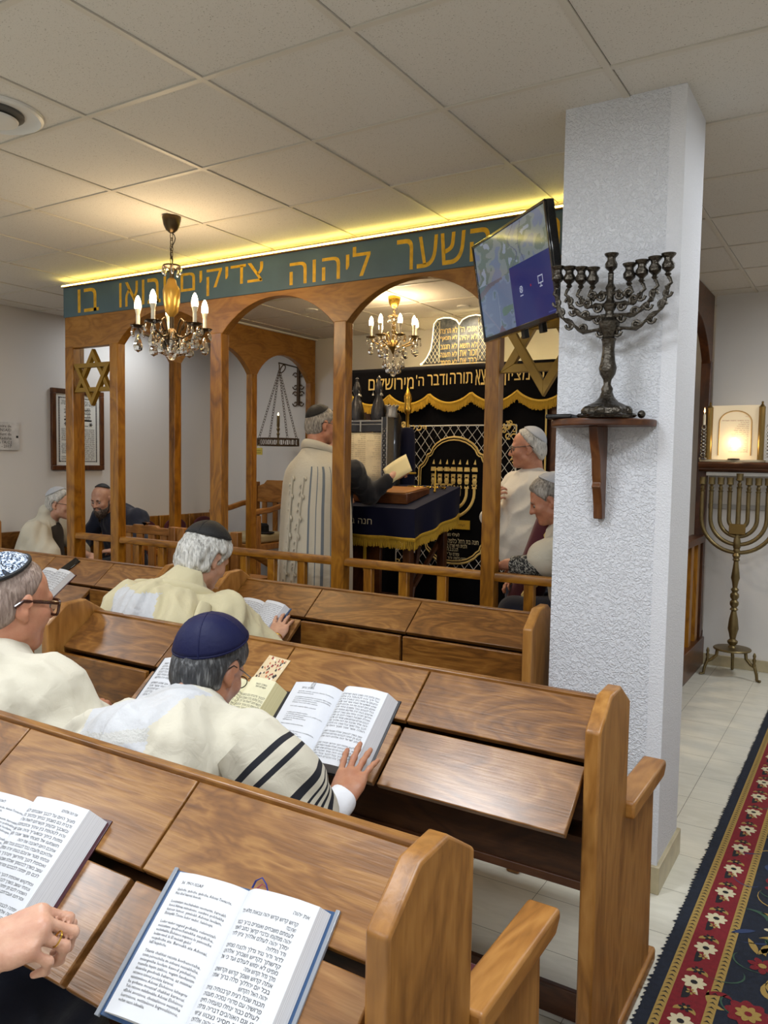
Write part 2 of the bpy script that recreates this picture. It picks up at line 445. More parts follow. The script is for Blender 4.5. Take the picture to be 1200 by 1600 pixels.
# ceiling: tiles lying in a grid of tees
gx = [-0.79+0.597*k for k in range(-10, 7)]; gy = [2.0+0.602*k for k in range(-8, 9)]
mb = MB()
xs = [X0]+[x for x in gx if X0 < x < X1]+[X1]; ys = [Y0]+[y for y in gy if Y0 < y < 6.8]+[6.8]
panels = {(-1.684, 1.1), (-3.475, -0.1), (0.405, 1.1), (0.405, -1.3), (-1.684, -1.3), (0.405, 3.5), (-5.27, 1.7), (-5.865, 5.315), (1.0, 5.31)}
def in_panel(cx, cy): return any(abs(cx-a) < .3 and abs(cy-b) < .3 for a, b in panels)
cells = [(xs[i], xs[i+1], ys[j], ys[j+1]) for i in range(len(xs)-1) for j in range(len(ys)-1)]
PILLAR = (-1.007, -0.59, 2.83, 3.17)
for a, b, c, d in cells:
    cx, cy = (a+b)/2, (c+d)/2
    if in_panel(cx, cy) and b-a > .5 and d-c > .5: continue
    mb.box(a+.0135, b-.0135, c+.0135, d-.0135, CEIL+.004, CEIL+.022)
struct(mb.build('ceiling', 'tile', smooth=False))
mb = MB()
for x in xs[1:-1]: mb.box(x-.011, x+.011, Y0, 6.8, CEIL-.001, CEIL+.006)
for y in ys[1:-1]: mb.box(X0, X1, y-.011, y+.011, CEIL-.0005, CEIL+.006)
struct(mb.build('ceiling_grid', 'tee', smooth=False))
struct(MB().box(X0, X1, Y0, 6.8, CEIL+.10, CEIL+.12).build('ceiling_slab', 'void', smooth=False))
# stuccoed pillar with smooth corner strips
a, b, c, d = PILLAR
mb = MB(); mb.box(a, b, c, d, 0, 2.9, 0); mb.mi = [0, 1, 0, 0, 0, 0]
mb.box(b-.05, b+.002, c-.002, c+.01, .1, 2.79, 1)
struct(mb.build('pillar', ['stucco', 'stucco_fine'], smooth=False))
mb = MB(); mb.box(a-.014, b+.014, c-.014, d+.014, 0, .10)
struct(mb.build('baseboard_pillar', 'skirt', bevel=.003))

# fluorescent panels let into the ceiling, two of them added to brighten dim walls
M['diffuser'] = emit('lamp_diffuser', PANEL_C, 2.2)
M['whitemetal'] = plain('white_enamel', '#d9d8d4', 0.4)
pnames = {(-1.684, 1.1): 'above the front desks', (-3.475, -0.1): 'above the seats beyond the reading books', (0.405, 1.1): 'above the carpet beside the benches',
          (0.405, -1.3): 'over the carpet behind the viewer', (-1.684, -1.3): 'over the rows behind the viewer', (0.405, 3.5): 'over the carpet beside the pillar', (-5.27, 1.7): 'near the long side wall', (-5.865, 5.315): 'added unseen over the side aisle to light its wall', (1.0, 5.31): 'added beyond view to brighten the alcove'}  # the last two are added out of view as fill light
for i, (px, py) in enumerate(sorted(panels)):
    t = thing('ceiling_light', 'square white fluorescent ceiling panel '+pnames[(px, py)], 'ceiling light', (px, py, CEIL), 'fluorescent ceiling panels')
    cxs = [c for c in cells if abs((c[0]+c[1])/2-px) < .3 and abs((c[2]+c[3])/2-py) < .3 and c[1]-c[0] > .5]
    c = cxs[0]
    f = MB()
    f.box(c[0]+.012, c[1]-.012, c[2]+.012, c[2]+.035, CEIL-.003, CEIL+.03); f.box(c[0]+.012, c[1]-.012, c[3]-.035, c[3]-.012, CEIL-.003, CEIL+.03)
    f.box(c[0]+.012, c[0]+.035, c[2]+.035, c[3]-.035, CEIL-.003, CEIL+.03); f.box(c[1]-.035, c[1]-.012, c[2]+.035, c[3]-.035, CEIL-.003, CEIL+.03)
    f.build('frame', 'whitemetal', t, smooth=False)
    MB().box(c[0]+.035, c[1]-.035, c[2]+.035, c[3]-.035, CEIL+.012, CEIL+.02).build('diffuser', 'diffuser', t, smooth=False)
    wt = PANEL_W*{(0.405, 3.5): .28, (-5.865, 5.315): .26, (1.0, 5.31): 1.0}.get((px, py), 1.0)
    area('panel_lamp', ((c[0]+c[1])/2, (c[2]+c[3])/2, CEIL+.008), .5, .5, wt, PANEL_C, t)

# ------------------------------------------------------------------ bench rows with sloping desks
ZB = 0.92; SL = 0.785
M['cushion'] = plain('burgundy_cushion', '#4a0d18', 0.8, bump=0.1, bscale=300, sheen=0.3)
def sloped(mb, x0, x1, ya, yb, z_a, thick, m=0):
    """board lying on the desk slope: ya (upper, larger y) to yb, top at z_a at ya"""
    zb = z_a-SL*(ya-yb); n = Vector((0, -SL, 1)).normalized()*thick
    p = [(x0, ya, z_a), (x1, ya, z_a), (x1, yb, zb), (x0, yb, zb)]
    q = [(a, b-n.y, c-n.z) for a, b, c in p]
    mb.add(q+p, [(0, 1, 2, 3)[::1], (7, 6, 5, 4), (0, 4, 5, 1), (1, 5, 6, 2), (2, 6, 7, 3), (3, 7, 4, 0)], m)
def pew(xl, xr, Yb, seams, flaps, label, ends=(True, True), arms=(False, True), grp='desk benches in rows'):
    """flaps: per bay from the left: 'up' or 'down'"""
    t = thing('desk_bench', label, 'bench', ((xl+xr)/2, Yb, 0), grp)
    prof = [(-.205, 0), (-.205, .90), (-.12, .967), (-.035, .972), (.055, .915), (.055, 0)]
    for k, (x, on) in enumerate(((xl, ends[0]), (xr, ends[1]))):
        if not on: continue
        a, b = (x, x+.038) if k == 0 else (x-.038, x)
        p = MB(); p.prism([(Yb+y, z) for y, z in prof], 0, a, b)
        p.build('end_panel', 'end', t, bevel=.006, seg=3)
        p = MB(); p.prism([(Yb+.055, .0), (Yb+.40, 0), (Yb+.38, .60), (Yb+.055, .60)], 0, a+.004, b-.004)
        p.build('seat_side', 'end', t, bevel=.003)
        if arms[k]:
            s = 1 if k == 1 else -1; xm = (a+b)/2+.006*s
            p = MB(); p.prism([(Yb+.056, .598), (Yb+.40, .598), (Yb+.425, .625), (Yb+.42, .645), (Yb+.056, .645)], 0, xm-.034, xm+.034)
            p.build('armrest', 'solid_y', t, bevel=.008, seg=3)
        p = MB(); p.box(a-.006, b+.006, Yb-.29, Yb+.45, 0, .045); p.build('foot', 'solid_y', t, bevel=.008)
    xi, xo = xl+.04, xr-.04
    MB().box(xi, xo, Yb-.002, Yb+.022, .42, .925).build('back_board', 'pew_x', t, bevel=.004)
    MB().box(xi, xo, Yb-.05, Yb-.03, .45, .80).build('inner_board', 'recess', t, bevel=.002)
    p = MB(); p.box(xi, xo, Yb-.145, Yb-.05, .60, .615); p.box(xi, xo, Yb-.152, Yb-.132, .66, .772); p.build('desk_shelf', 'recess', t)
    MB().box(xi, xo, Yb-.055, Yb-.028, .43, .455).build('bottom_rail', 'dark_x', t, bevel=.003)
    p = MB(); p.box(xi, xo, Yb+.024, Yb+.42, .40, .425); p.build('seat', 'solid_x', t, bevel=.004)
    p = MB(); p.box(xi+.01, xo-.01, Yb+.035, Yb+.425, .426, .465); p.build('cushion', 'cushion', t, bevel=.012, seg=3)
    p = MB(); p.box(xi, xo, Yb+.03, Yb+.05, .012, .095); p.build('foot_board', 'dark_x', t, bevel=.004)
    p = MB(); p.box((xi+xo)/2-.02, (xi+xo)/2+.02, Yb-.05, Yb+.34, 0, .41); p.build('middle_support', 'dark_z', t, bevel=.004)
    edges = [xi]+list(seams)+[xo]
    for i in range(len(edges)-1):
        a, b = edges[i]+.0025, edges[i+1]-.0025
        p = MB(); sloped(p, a, b, Yb-.004, Yb-.142, ZB-.003, .018); p.build('desk_lid', 'lid', t, bevel=.0025)
        st = flaps[i]
        if st == 'up' or st == 'lift':
            p = MB(); sloped(p, a+(.004 if st == 'up' else .004), b-.004, Yb-.158, Yb-.300, ZB-.122, .018); p.build('desk_flap', 'flap', t, bevel=.003)
        else:
            p = MB(); p.box(a+.004, b-.004, Yb-.176, Yb-.158, .655, .796); p.build('desk_flap', 'pew_x', t, bevel=.003)
    return t
pew(-2.60, -.505, 1.05, (-2.07, -1.558, -1.045), ('up', 'up', 'up', 'up'), 'desk bench nearest the viewer with two open prayer books on it')
pew(-2.58, -.505, 1.985, (-2.05, -1.555, -1.06), ('down', 'up', 'up', 'up'), 'desk bench with a glossy lifted flap just in front of the white pillar')
pew(-2.67, -1.05, 2.96, (-2.16, -1.63), ('up', 'down', 'down'), 'desk bench running up to the pillar, before the dais rail', arms=(False, False))
pew(-5.2, -3.04, 2.96, (-4.65, -4.13, -3.61), ('up', 'up', 'up', 'down'), 'desk bench with phone and open book, before the two seated men', arms=(False, False))
pew(-5.2, -3.0, 1.985, (-4.6, -4.1, -3.55), ('down',)*4, 'desk bench hidden beyond the man in thick brown glasses', arms=(False, False))
# ------------------------------------------------------------------ dais screen: posts, arches, sign, rail
M['signblue'] = plain('sign_blue', '#48606c', 0.5, var=0.12, vscale=5, bump=0.05, bscale=200)
M['goldpaint'] = plain('gold_paint', '#cfa21c', 0.45, var=0.2, vscale=30)
M['goldmetal'] = plain('gold_star', '#8a6a20', 0.42, 0.35, var=0.1, vscale=20)
M['led'] = emit('led_strip', LED_C, LED_STRENGTH)
def arc(xa, xb, z, rise, n=16):
    w = (xb-xa)/2; R = (w*w+rise*rise)/(2*rise); cx = (xa+xb)/2; cz = z+rise-R
    th = math.asin(min(1, w/R))
    return [(cx+R*math.sin(-th+2*th*i/n), cz+R*math.cos(-th+2*th*i/n)) for i in range(n+1)]
YA, YB_ = 3.745, 3.815
scr = thing('dais_screen', 'timber arcade in front of the dais under a blue sign with gold lettering', 'wooden screen', (-3.1, 3.78, 0))
posts = [(-5.105, -5.015), (-4.615, -4.53), (-3.648, -3.548), (-2.680, -2.590), (-1.722, -1.645), (-1.18, -1.09)]
for a, b in posts:
    MB().box(a, b, YA, YB_, .0, 2.315).build('post', 'pine_z', scr, bevel=.006)
low = [(-5.105, 2.305), (-4.53, 2.305)]
low += arc(-4.53, -3.648, 2.305, .195)[1:-1]
low += [(-3.648, 2.305), (-3.548, 2.305)]
low += arc(-3.548, -2.68, 2.305, .195)[1:-1]
low += [(-2.68, 2.305), (-2.59, 2.305)]
low += arc(-2.59, -1.722, 2.305, .205)[1:-1]
low += [(-1.722, 2.305), (-1.09, 2.305)]
p = MB(); p.prism(low+[(-1.09, 2.53), (-5.105, 2.53)], 1, YA+.003, YB_-.003)
p.build('arch_board', 'panelw_x', scr, bevel=.003, ang=30)
MB().box(-5.11, -1.085, YA-.004, YB_, 2.528, 2.742).build('sign_panel', 'signblue', scr, bevel=.003)
p = MB()
words = [('זה', -1.36, .22), ('השער', -1.985, .55), ('ליהוה', -2.715, .57), ('צדיקים', -3.555, .70), ('יבואו', -4.27, .46), ('בו', -4.83, .23)]
for w, cx, ww in words:
    has = any(ch in w for ch in 'לק')
    hh = .165
    p = MB(); text_fit(p, heb(w), T(cx, YA-.0048, 2.632) @ rot('X', 90), ww, hh, 0, bold=.012)
    p.build('painted_word', 'goldpaint', scr, smooth=False)
MB().tube([(-5.11, YA-.012, 2.752), (-1.085, YA-.012, 2.752)], .0075, 10).build('light_strip', 'led', scr)
MB().box(-5.11, -1.085, YA-.02, YB_, 2.742, 2.747).build('strip_tray', 'panelw_x', scr)
# rails and balusters
bays = [(posts[i][1], posts[i+1][0]) for i in range(5)]
fr = [(.55,), (.18, .46, .74), (.20, .46, .73), (.18, .45, .73), (.40,)]
for (a, b), q in zip(bays, fr):
    p = MB(); p.prism([(YA+.008, .905), (YB_-.008, .905), (YB_-.004, .925), (YB_-.012, .95), (YA+.012, .95), (YA+.004, .925)], 0, a-.002, b+.002)
    p.build('rail', 'pine_x', scr, bevel=.004)
    p = MB(); p.box(a-.002, b+.002, YA+.012, YB_-.012, .24, .29); p.build('lower_rail', 'pine_x', scr, bevel=.004)
    for f in q:
        x = a+(b-a)*f
        MB().box(x-.028, x+.028, YA+.018, YB_-.018, .285, .91).build('baluster', 'pine_z', scr, bevel=.004)
# side screen on the far left of the dais
sd = thing('side_screen', 'timber arcade closing the dais beside the hanging ring lamp', 'wooden screen', (-5.12, 5.3, 0))
py_ = [(3.83, 3.90), (4.80, 4.88), (5.78, 5.86), (6.71, 6.79)]
for i, (a, b) in enumerate(py_):
    MB().box(-5.155, -5.085, a, b, .0, 2.33).build('post', 'pine_z', sd, bevel=.006)
low = []
for i in range(3):
    low += [(py_[i][0], 2.32), (py_[i][1], 2.32)]+arc(py_[i][1], py_[i+1][0], 2.32, .24)[1:-1]
low += [(py_[3][0], 2.32), (py_[3][1], 2.32)]
p = MB(); p.prism(low+[(py_[3][1], CEIL-.004), (py_[0][0], CEIL-.004)], 0, -5.15, -5.09)
p.build('arch_board', 'panelw_y', sd, bevel=.003, ang=30)
p = MB(); p.box(-5.085, -5.06, py_[0][0], py_[3][1], CEIL-.02, CEIL-.002); p.build('ceiling_bead', 'whitemetal', sd)
# partition on the right of the dais
sr = thing('side_partition', 'reddish timber partition with arched opening beside the alcove wall', 'wooden screen', (-1.1, 5.2, 0))
pr = [(3.84, 3.91), (5.02, 5.10), (6.30, 6.38)]
for a, b in pr: MB().box(-1.135, -1.065, a, b, .18, 2.30).build('post', 'mahog_z', sr, bevel=.005)
low = []
for i in range(2): low += [(pr[i][0], 2.28), (pr[i][1], 2.28)]+arc(pr[i][1], pr[i+1][0], 2.28, .30)[1:-1]
low += [(pr[2][0], 2.28), (pr[2][1], 2.28)]
p = MB(); p.prism(low+[(pr[2][1], CEIL-.004), (pr[0][0], CEIL-.004)], 0, -1.13, -1.07); p.build('arch_board', 'mahog_y', sr, bevel=.003, ang=30)
for a, b in ((pr[0][1], pr[1][0]), (pr[1][1], pr[2][0])):
    MB().box(-1.15, -1.05, a-.002, b+.002, .95, 1.0).build('rail', 'mahog_y', sr, bevel=.005)
    n = 5
    for k in range(n):
        y = a+(b-a)*(k+.6)/n
        MB().box(-1.125, -1.075, y-.045, y+.045, .19, .952).build('baluster', 'pine_z', sr, bevel=.004)
MB().box(-1.14, -1.045, 3.84, 6.385, 0.0, .215).build('plinth', 'mahog_y', sr, bevel=.005)

# hexagram ornaments in the narrow bays
def star(label, cx, cz, w, h, y0, y1, bw):
    mb = MB(); R = h/2
    for s in (1, -1):
        pts = [(w/2*math.sin(2*PI*k/3)/math.sin(PI/3), s*R*math.cos(2*PI*k/3)) for k in range(3)]
        # inset triangle
        e = []
        for k in range(3):
            a = Vector(pts[k-1]); b = Vector(pts[k]); c = Vector(pts[(k+1) % 3])
            d1 = (a-b).normalized(); d2 = (c-b).normalized(); bis = (d1+d2).normalized(); si = abs(d1.x*bis.y-d1.y*bis.x)
            e.append(b+bis*(bw/si))
        d = .004*s
        for k in range(3):
            j = (k+1) % 3
            poly = [pts[k], pts[j], tuple(e[j]), tuple(e[k])]
            mb.prism([(cx+q[0], cz+q[1]) for q in poly], 1, y0+d, y1+d)
    o = mb.build('star_ornament', 'goldmetal', None, bevel=.002, loc=(cx, (y0+y1)/2, cz))
    tag(o, label, 'star ornament', 'six-pointed stars on the screen'); return o
star('dull gold six-pointed star in the narrow end bay above the framed Hebrew print', -4.815, 2.085, .40, .41, 3.752, 3.785, .032)
star('gold six-pointed star under the television beside the pillar', -1.41, 2.10, .47, .50, 3.752, 3.785, .042)
# ------------------------------------------------------------------ text blocks
HEB = ('שמע ישראל יהוה אלהינו יהוה אחד ואהבת את יהוה אלהיך בכל לבבך ובכל נפשך ובכל מאדך והיו הדברים האלה אשר אנכי מצוך היום על לבבך '
       'ושננתם לבניך ודברת בם בשבתך בביתך ובלכתך בדרך ובשכבך ובקומך וקשרתם לאות על ידך והיו לטטפת בין עיניך וכתבתם על מזזות ביתך ובשעריך '
       'והיה אם שמע תשמעו אל מצותי אשר אנכי מצוה אתכם היום לאהבה את יהוה אלהיכם ולעבדו בכל לבבכם ובכל נפשכם ונתתי מטר ארצכם בעתו יורה ומלקוש '
       'ואספת דגנך ותירשך ויצהרך ונתתי עשב בשדך לבהמתך ואכלת ושבעת השמרו לכם פן יפתה לבבכם וסרתם ועבדתם').split()
def heb_lines(n, per, seed=0):
    r = random.Random(seed); k = r.randrange(len(HEB)); out = []
    for i in range(n):
        w = per+r.choice((-1, 0, 0)); out.append(' '.join(HEB[(k+j) % len(HEB)] for j in range(max(1, w)))); k += w
    return out
def text_lines(mb, lines, mat, w, h, m=0, fill=0.62, surf=None, right=True, short=(), bold=0.0, off=0.0004, res=1, sx=None):
    """lines stacked in a w x h field whose top-left corner is mat's origin (x right, y down the page as -y)"""
    n = len(lines); step = h/n; old = mb.xf; mb.xf = None
    for i, l in enumerate(lines):
        if not l: continue
        hebrew = any('\u0590' <= c <= '\u05ff' for c in l)
        v, f, bb = glyphs(heb(l) if hebrew else l, res, bold)
        gh = 0.62 if hebrew else 0.72
        s = step*fill/gh
        lw = (bb[1]-bb[0]); full = w if i not in short else w*short[i] if isinstance(short, dict) else w*.5
        fx = full/lw if s*.55 < full/lw < s*1.3 else min(full/lw, s)
        x0 = (w-lw*fx) if right else 0
        y0 = -(i+.5)*step-gh*s*.5
        pts = []
        for p in v:
            x = x0+(p[0]-bb[0])*fx; y = y0+p[1]*s
            pts.append(mat @ Vector((x, y, (surf(x, y) if surf else 0)+off)))
        mb.add(pts, f, m)
    mb.xf = old

# ------------------------------------------------------------------ holy ark with its curtains
M['velvet'] = plain('black_velvet', '#050509', 0.9, bump=0.15, bscale=35, spec=.12)
M['velvet_navy'] = plain('navy_velvet', '#080c28', 0.8, spec=.2, sheen=.06)
M['goldthread'] = plain('gold_thread', '#d9bd72', 0.5, 0.15, bump=0.5, bscale=400)
M['goldfringe'] = plain('gold_fringe', '#c7a02a', 0.55, 0.1, bump=0.8, bscale=260, stretch=(1, 1, .08))
M['silverthread'] = plain('silver_thread', '#c9c7c0', 0.5)
M['creamthread'] = plain('cream_thread', '#d9d0ae', 0.6)
M['parch'] = plain('parchment', '#e6d8b4', 0.7, var=0.08, vscale=18)
M['ink'] = plain('ink', '#1c1a1c', 0.7); M['ink_brown'] = plain('faded_ink', '#86745c', 0.7)
M['silver'] = plain('aged_silver', '#a9a7a2', 0.3, 0.9, bump=0.5, bscale=90)
M['gold'] = plain('polished_gold', '#d0a544', 0.25, 0.9)
YC = 6.0
ark = thing('holy_ark', 'timber ark cabinet behind the black embroidered curtain', 'cabinet', (-3.02, 6.4, .18))
MB().box(-4.12, -1.9, 6.045, 6.79, .18, 2.33).build('body', 'dark_z', ark, bevel=.004)
MB().box(-4.12, -1.9, 6.06, 6.79, 2.33, 2.345).build('top', 'dark_x', ark, bevel=.003)
cur = thing('ark_curtain', 'black velvet ark curtain embroidered with lattice, arch and golden candelabrum', 'curtain', (-3.02, YC, .19))
def cy(x, z): return YC+.012*math.sin(x*9)+.006*math.sin(x*23+z*2)
MB().grid(lambda u, v: (-3.86+1.66*u, cy(-3.86+1.66*u, .2+2.0*v), .2+2.0*v), 60, 12, flip=False).build('cloth', 'velvet', cur, thick=.006)
def on_c(pts, r, seg=6, closed=False, d=.006): return [(x, cy(x, z)-d, z) for x, z in pts]
for x in (-2.215, -3.845):
    p = MB(); p.tube(on_c([(x, .2+.1*i) for i in range(21)], 0), .008, 6, flat=.5); p.build('edge_braid', 'goldthread', cur)
# lattice clipped to the frame and kept outside the arch
AX = -3.02
half = [(0, 1.729), (.06, 1.724), (.12, 1.706), (.17, 1.675), (.205, 1.64), (.225, 1.6), (.245, 1.585), (.262, 1.583), (.275, 1.55), (.305, 1.505), (.345, 1.475), (.348, 1.44), (.348, .92), (.345, .86),
        (.30, .835), (.272, .80), (.262, .765), (.235, .745), (.21, .715), (.15, .678), (.08, .66), (0, .654)]
outline = [(AX+x, z) for x, z in half]+[(AX-x, z) for x, z in half[-2:0:-1]]
def inside(pt, poly):
    x, z = pt; c = False; n = len(poly)
    for i in range(n):
        (x1, z1), (x2, z2) = poly[i], poly[i-1]
        if (z1 > z) != (z2 > z) and x < (x2-x1)*(z-z1)/(z2-z1)+x1: c = not c
    return c
p = MB(); xa, xb, za, zb = -3.575, -2.465, .555, 1.825
for s in (1, -1):
    k = -3.0
    while k < 3.0:
        run = []
        for i in range(121):
            x = xa+(xb-xa)*i/120; z = 1.2+s*1.3*(x-AX)+k
            ok = za <= z <= zb and not inside((x, z), outline)
            if ok: run.append((x, z))
            if (not ok or i == 120) and run:
                if len(run) > 2: p.tube(on_c([run[0], run[len(run)//2], run[-1]], 0, d=.007), .0026, 4)
                run = []
        k += .1075
for a, b in (((xa, zb), (xb, zb)), ((xa, za), (xb, za)), ((xa, za), (xa, zb)), ((xb, za), (xb, zb))):
    p.tube(on_c([(a[0]+(b[0]-a[0])*i/10, a[1]+(b[1]-a[1])*i/10) for i in range(11)], 0, d=.008), .006, 5, flat=.5)
p.build('lattice', 'silverthread', cur)
p = MB(); p.tube(on_c(outline, 0, d=.009), .009, 6, closed=True, flat=.5)
p.tube(on_c([(AX+(x-AX)*.945, 1.19+(z-1.19)*.955) for x, z in outline], 0, d=.009), .006, 6, closed=True, flat=.5)
p.build('arch_braid', 'goldthread', cur)
# corner scrolls
p = MB()
def curl(cx, cz, r, a0, turns, n=18, w=.006):
    pts = [(cx+r*(1-.8*i/n)*math.cos(a0+turns*2*PI*i/n), cz+r*(1-.8*i/n)*math.sin(a0+turns*2*PI*i/n)) for i in range(n+1)]
    p.tube(on_c(pts, 0, d=.012), [w*(1-.5*i/n) for i in range(n+1)], 6, flat=.7)
for sx, cx in ((1, -3.55), (-1, -2.49)):
    for i, (dx, dz, r) in enumerate(((0, 0, .05), (.06, .025, .04), (.12, .03, .035), (.18, .025, .03), (.03, .05, .03), (-.01, -.07, .04), (-.005, -.14, .035), (0, -.2, .03), (.05, -.05, .03), (.23, .02, .022), (.0, -.26, .025), (.09, -.01, .022))):
        curl(cx+sx*dx, 1.79+dz, r, i*1.3 if sx > 0 else PI-i*1.3, .9*sx, w=.0075)
for sx, cx in ((1, -3.56), (-1, -2.48)):
    for dx, dz, r in ((0, 0, .03), (.05, -.01, .025), (.0, .06, .025)): curl(cx+sx*dx, .57+dz, r, 0, .9*sx)
p.build('corner_scroll', 'goldthread', cur)
# candelabrum of seven arms in gold thread
p = MB(); q = MB()
xs7 = [-3.215+i*.065 for i in range(7)]
def strip(pts, w): p.tube(on_c(pts, 0, d=.010), w, 6, flat=.45)
for i, x in enumerate(xs7):
    d = abs(i-3)
    strip([(x, 1.475), (x, 1.44)], [.023, .027]); strip([(x-.018, 1.395), (x+.018, 1.395)], .014)
    strip([(x, 1.50), (x+.004, 1.54)], [.012, .001])
    for j, z in enumerate((1.405, 1.37, 1.345, 1.31)): strip([(x, z+.012), (x, z-.012)], [.017, .022] if j % 2 else [.022, .015])
    if d:
        s = 1 if i > 3 else -1; R = .065*d
        pts = [(x, 1.30), (x, 1.26)]+[(xs7[3]+s*R*math.cos(a), 1.26-R*1.05*math.sin(a)) for a in [PI/2*k/9 for k in range(10)]]
        strip(pts, .0125)
    else: strip([(x, 1.31), (x, .99)], .014)
for z in (1.455, 1.325): strip([(-3.235, z), (-2.805, z)], .009)
for i, x in enumerate(xs7):
    for z in (1.452, 1.39, 1.355, 1.318): q.box(x-.009, x+.009, cy(x, z)-.0175, cy(x, z)-.012, z-.005, z+.005)
strip([(-3.09, 1.0), (-3.02, 1.02), (-2.95, 1.0)], .014); strip([(-3.12, .975), (-2.92, .975)], .012)
p.build('embroidered_candelabrum', 'goldthread', cur); q.build('stitched_shadow', 'velvet', cur, smooth=False)
p = MB()
ded = [('לעילוי נשמת', -3.025, .906, .155, .03), ('חנה בת רחל כלפה ע"ה לבית', -2.99, .853, .44, .042), ('ולבית חיי שרה משפחת', -3.01, .813, .27, .034), ('ת.נ.צ.ב.ה.', -3.013, .778, .11, .028),
       ('נתרם על ידי', -3.013, .741, .13, .03), ('יוסף כלפה ודוד בר ששת', -3.02, .703, .29, .034)]
for s, cx, cz, w, h in ded: text_fit(p, heb(s), T(cx, YC-.022, cz) @ rot('X', 90), w, h)
p.build('dedication', 'creamthread', cur, smooth=False)
# valance
val = thing('ark_valance', 'black valance over the ark with golden Hebrew line and scalloped fringe', 'valance', (-3.02, 5.95, 2.33))
pk = [-4.44, -4.04, -3.647, -3.252, -2.854, -2.45, -2.05, -1.65]
def zlow(x):
    for i in range(len(pk)-1):
        if pk[i] <= x <= pk[i+1]:
            u = (x-pk[i])/(pk[i+1]-pk[i]); return 2.098-.088*math.sin(PI*u)**.75
    return 2.05
def vy(x): return 5.955+.006*math.sin(x*11)
xa, xb = -4.12, -1.93
MB().grid(lambda u, v: (xa+(xb-xa)*u, vy(xa+(xb-xa)*u), zlow(xa+(xb-xa)*u)*(1-v)+2.33*v), 110, 8).build('cloth', 'velvet', val, thick=.006)
p = MB(); p.tube([(xa+(xb-xa)*i/110, vy(xa+(xb-xa)*i/110)-.006, zlow(xa+(xb-xa)*i/110)) for i in range(111)], .011, 6, flat=.6)
p.build('braid', 'goldfringe', val)
def fringe(fn, n, L, r=.0042, mat='goldfringe', parent=None, name='fringe', out=(0, -1, 0)):
    mb = MB()
    for i in range(n):
        a = Vector(fn((i+.5)/n)); l = L*(.9+.18*random.random()); o = Vector(out)
        mb.tube([a, a+o*.003+Vector((0, 0, -l*.5)), a+o*.001+Vector((random.uniform(-.004, .004), 0, -l))], [r*.8, r, r*1.1], 4)
    return mb.build(name, mat, parent)
fringe(lambda u: (xa+(xb-xa)*u, vy(xa+(xb-xa)*u)-.006, zlow(xa+(xb-xa)*u)), 270, .072, parent=val)
for s, x1, x2, z in (('מירושלים', -3.861, -3.40, 2.205), ("ה'", -3.375, -3.30, 2.21), ('ודבר', -3.265, -3.075, 2.21), ('תורה', -3.05, -2.845, 2.215), ('תצא', -2.815, -2.675, 2.215), ('מציון', -2.57, -2.345, 2.205), ('כי', -2.315, -2.225, 2.218)):
    p = MB(); text_fit(p, heb(s), T((x1+x2)/2, 5.944, z) @ rot('X', 90), x2-x1, .125 if any(c in s for c in 'לןצק') else .092, 0, .002, bold=.012); p.build('embroidered_word', 'goldthread', val, smooth=False)

# tablets on the ark
def slate():
    m, nt, b = new_mat('tablet_slate'); b.inputs['Roughness'].default_value = 0.4
    tc = nd(nt, 'ShaderNodeTexCoord'); n = nd(nt, 'ShaderNodeTexNoise'); n.inputs['Scale'].default_value = 26; n.inputs['Detail'].default_value = 5
    nt.links.new(tc.outputs['Object'], n.inputs['Vector'])
    r = nd(nt, 'ShaderNodeValToRGB'); e = r.color_ramp.elements; e[0].position = .4; e[0].color = rgb('#27313c'); e[1].position = .72; e[1].color = rgb('#5f666a')
    nt.links.new(n.outputs[0], r.inputs[0]); nt.links.new(r.outputs[0], b.inputs['Base Color']); return m
M['slate'] = slate()
M['tab_led'] = emit('tablet_led', (1.0, .80, .42), 2.6)
TX = -3.035
tabs = thing('stone_tablets', 'slate tablets of the law with gilt Hebrew lines and glowing edge on the ark', 'tablets', (TX, 6.08, 2.36))
hl = [(0, 2.675), (.03, 2.715), (.085, 2.738), (.15, 2.744), (.21, 2.733), (.24, 2.70), (.247, 2.64), (.25, 2.58), (.265, 2.49), (.30, 2.42), (.345, 2.37), (.37, 2.362)]
out = [(TX+x, z) for x, z in hl]+[(TX-x, z) for x, z in hl[:0:-1]]
p = MB(); p.prism([(x, z) for x, z in out][::-1], 1, 6.06, 6.10); p.build('tablet', 'slate', tabs, bevel=.003)
p = MB(); p.tube([(x, 6.068, z) for x, z in [(TX-a, b) for a, b in hl[::-1]]+[(TX+a, b) for a, b in hl[1:]]], .009, 8); p.build('light_strip', 'tab_led', tabs)
for s in (1, -1):
    p = MB()
    for k in range(14):
        for sl in (1.0, -1.0):
            pts = []
            for i in range(40):
                x = .185+.2*i/39; z = 2.2+.055*k*1.0+sl*(x-.185)*1.5
                lim = 2.36 < z and inside((TX+s*x, z), out)
                if lim: pts.append((TX+s*x, 6.056, z))
            if len(pts) > 2: p.tube([pts[0], pts[-1]], .0018, 4)
    p.tube([(TX+s*.182, 6.056, 2.37), (TX+s*.182, 6.056, 2.72)], .003, 4)
    p.build('gilt_lattice', 'creamthread', tabs)
p = MB(); p.tube([(TX, 6.056, 2.37), (TX, 6.056, 2.67)], .004, 4); p.build('gilt_line', 'creamthread', tabs)
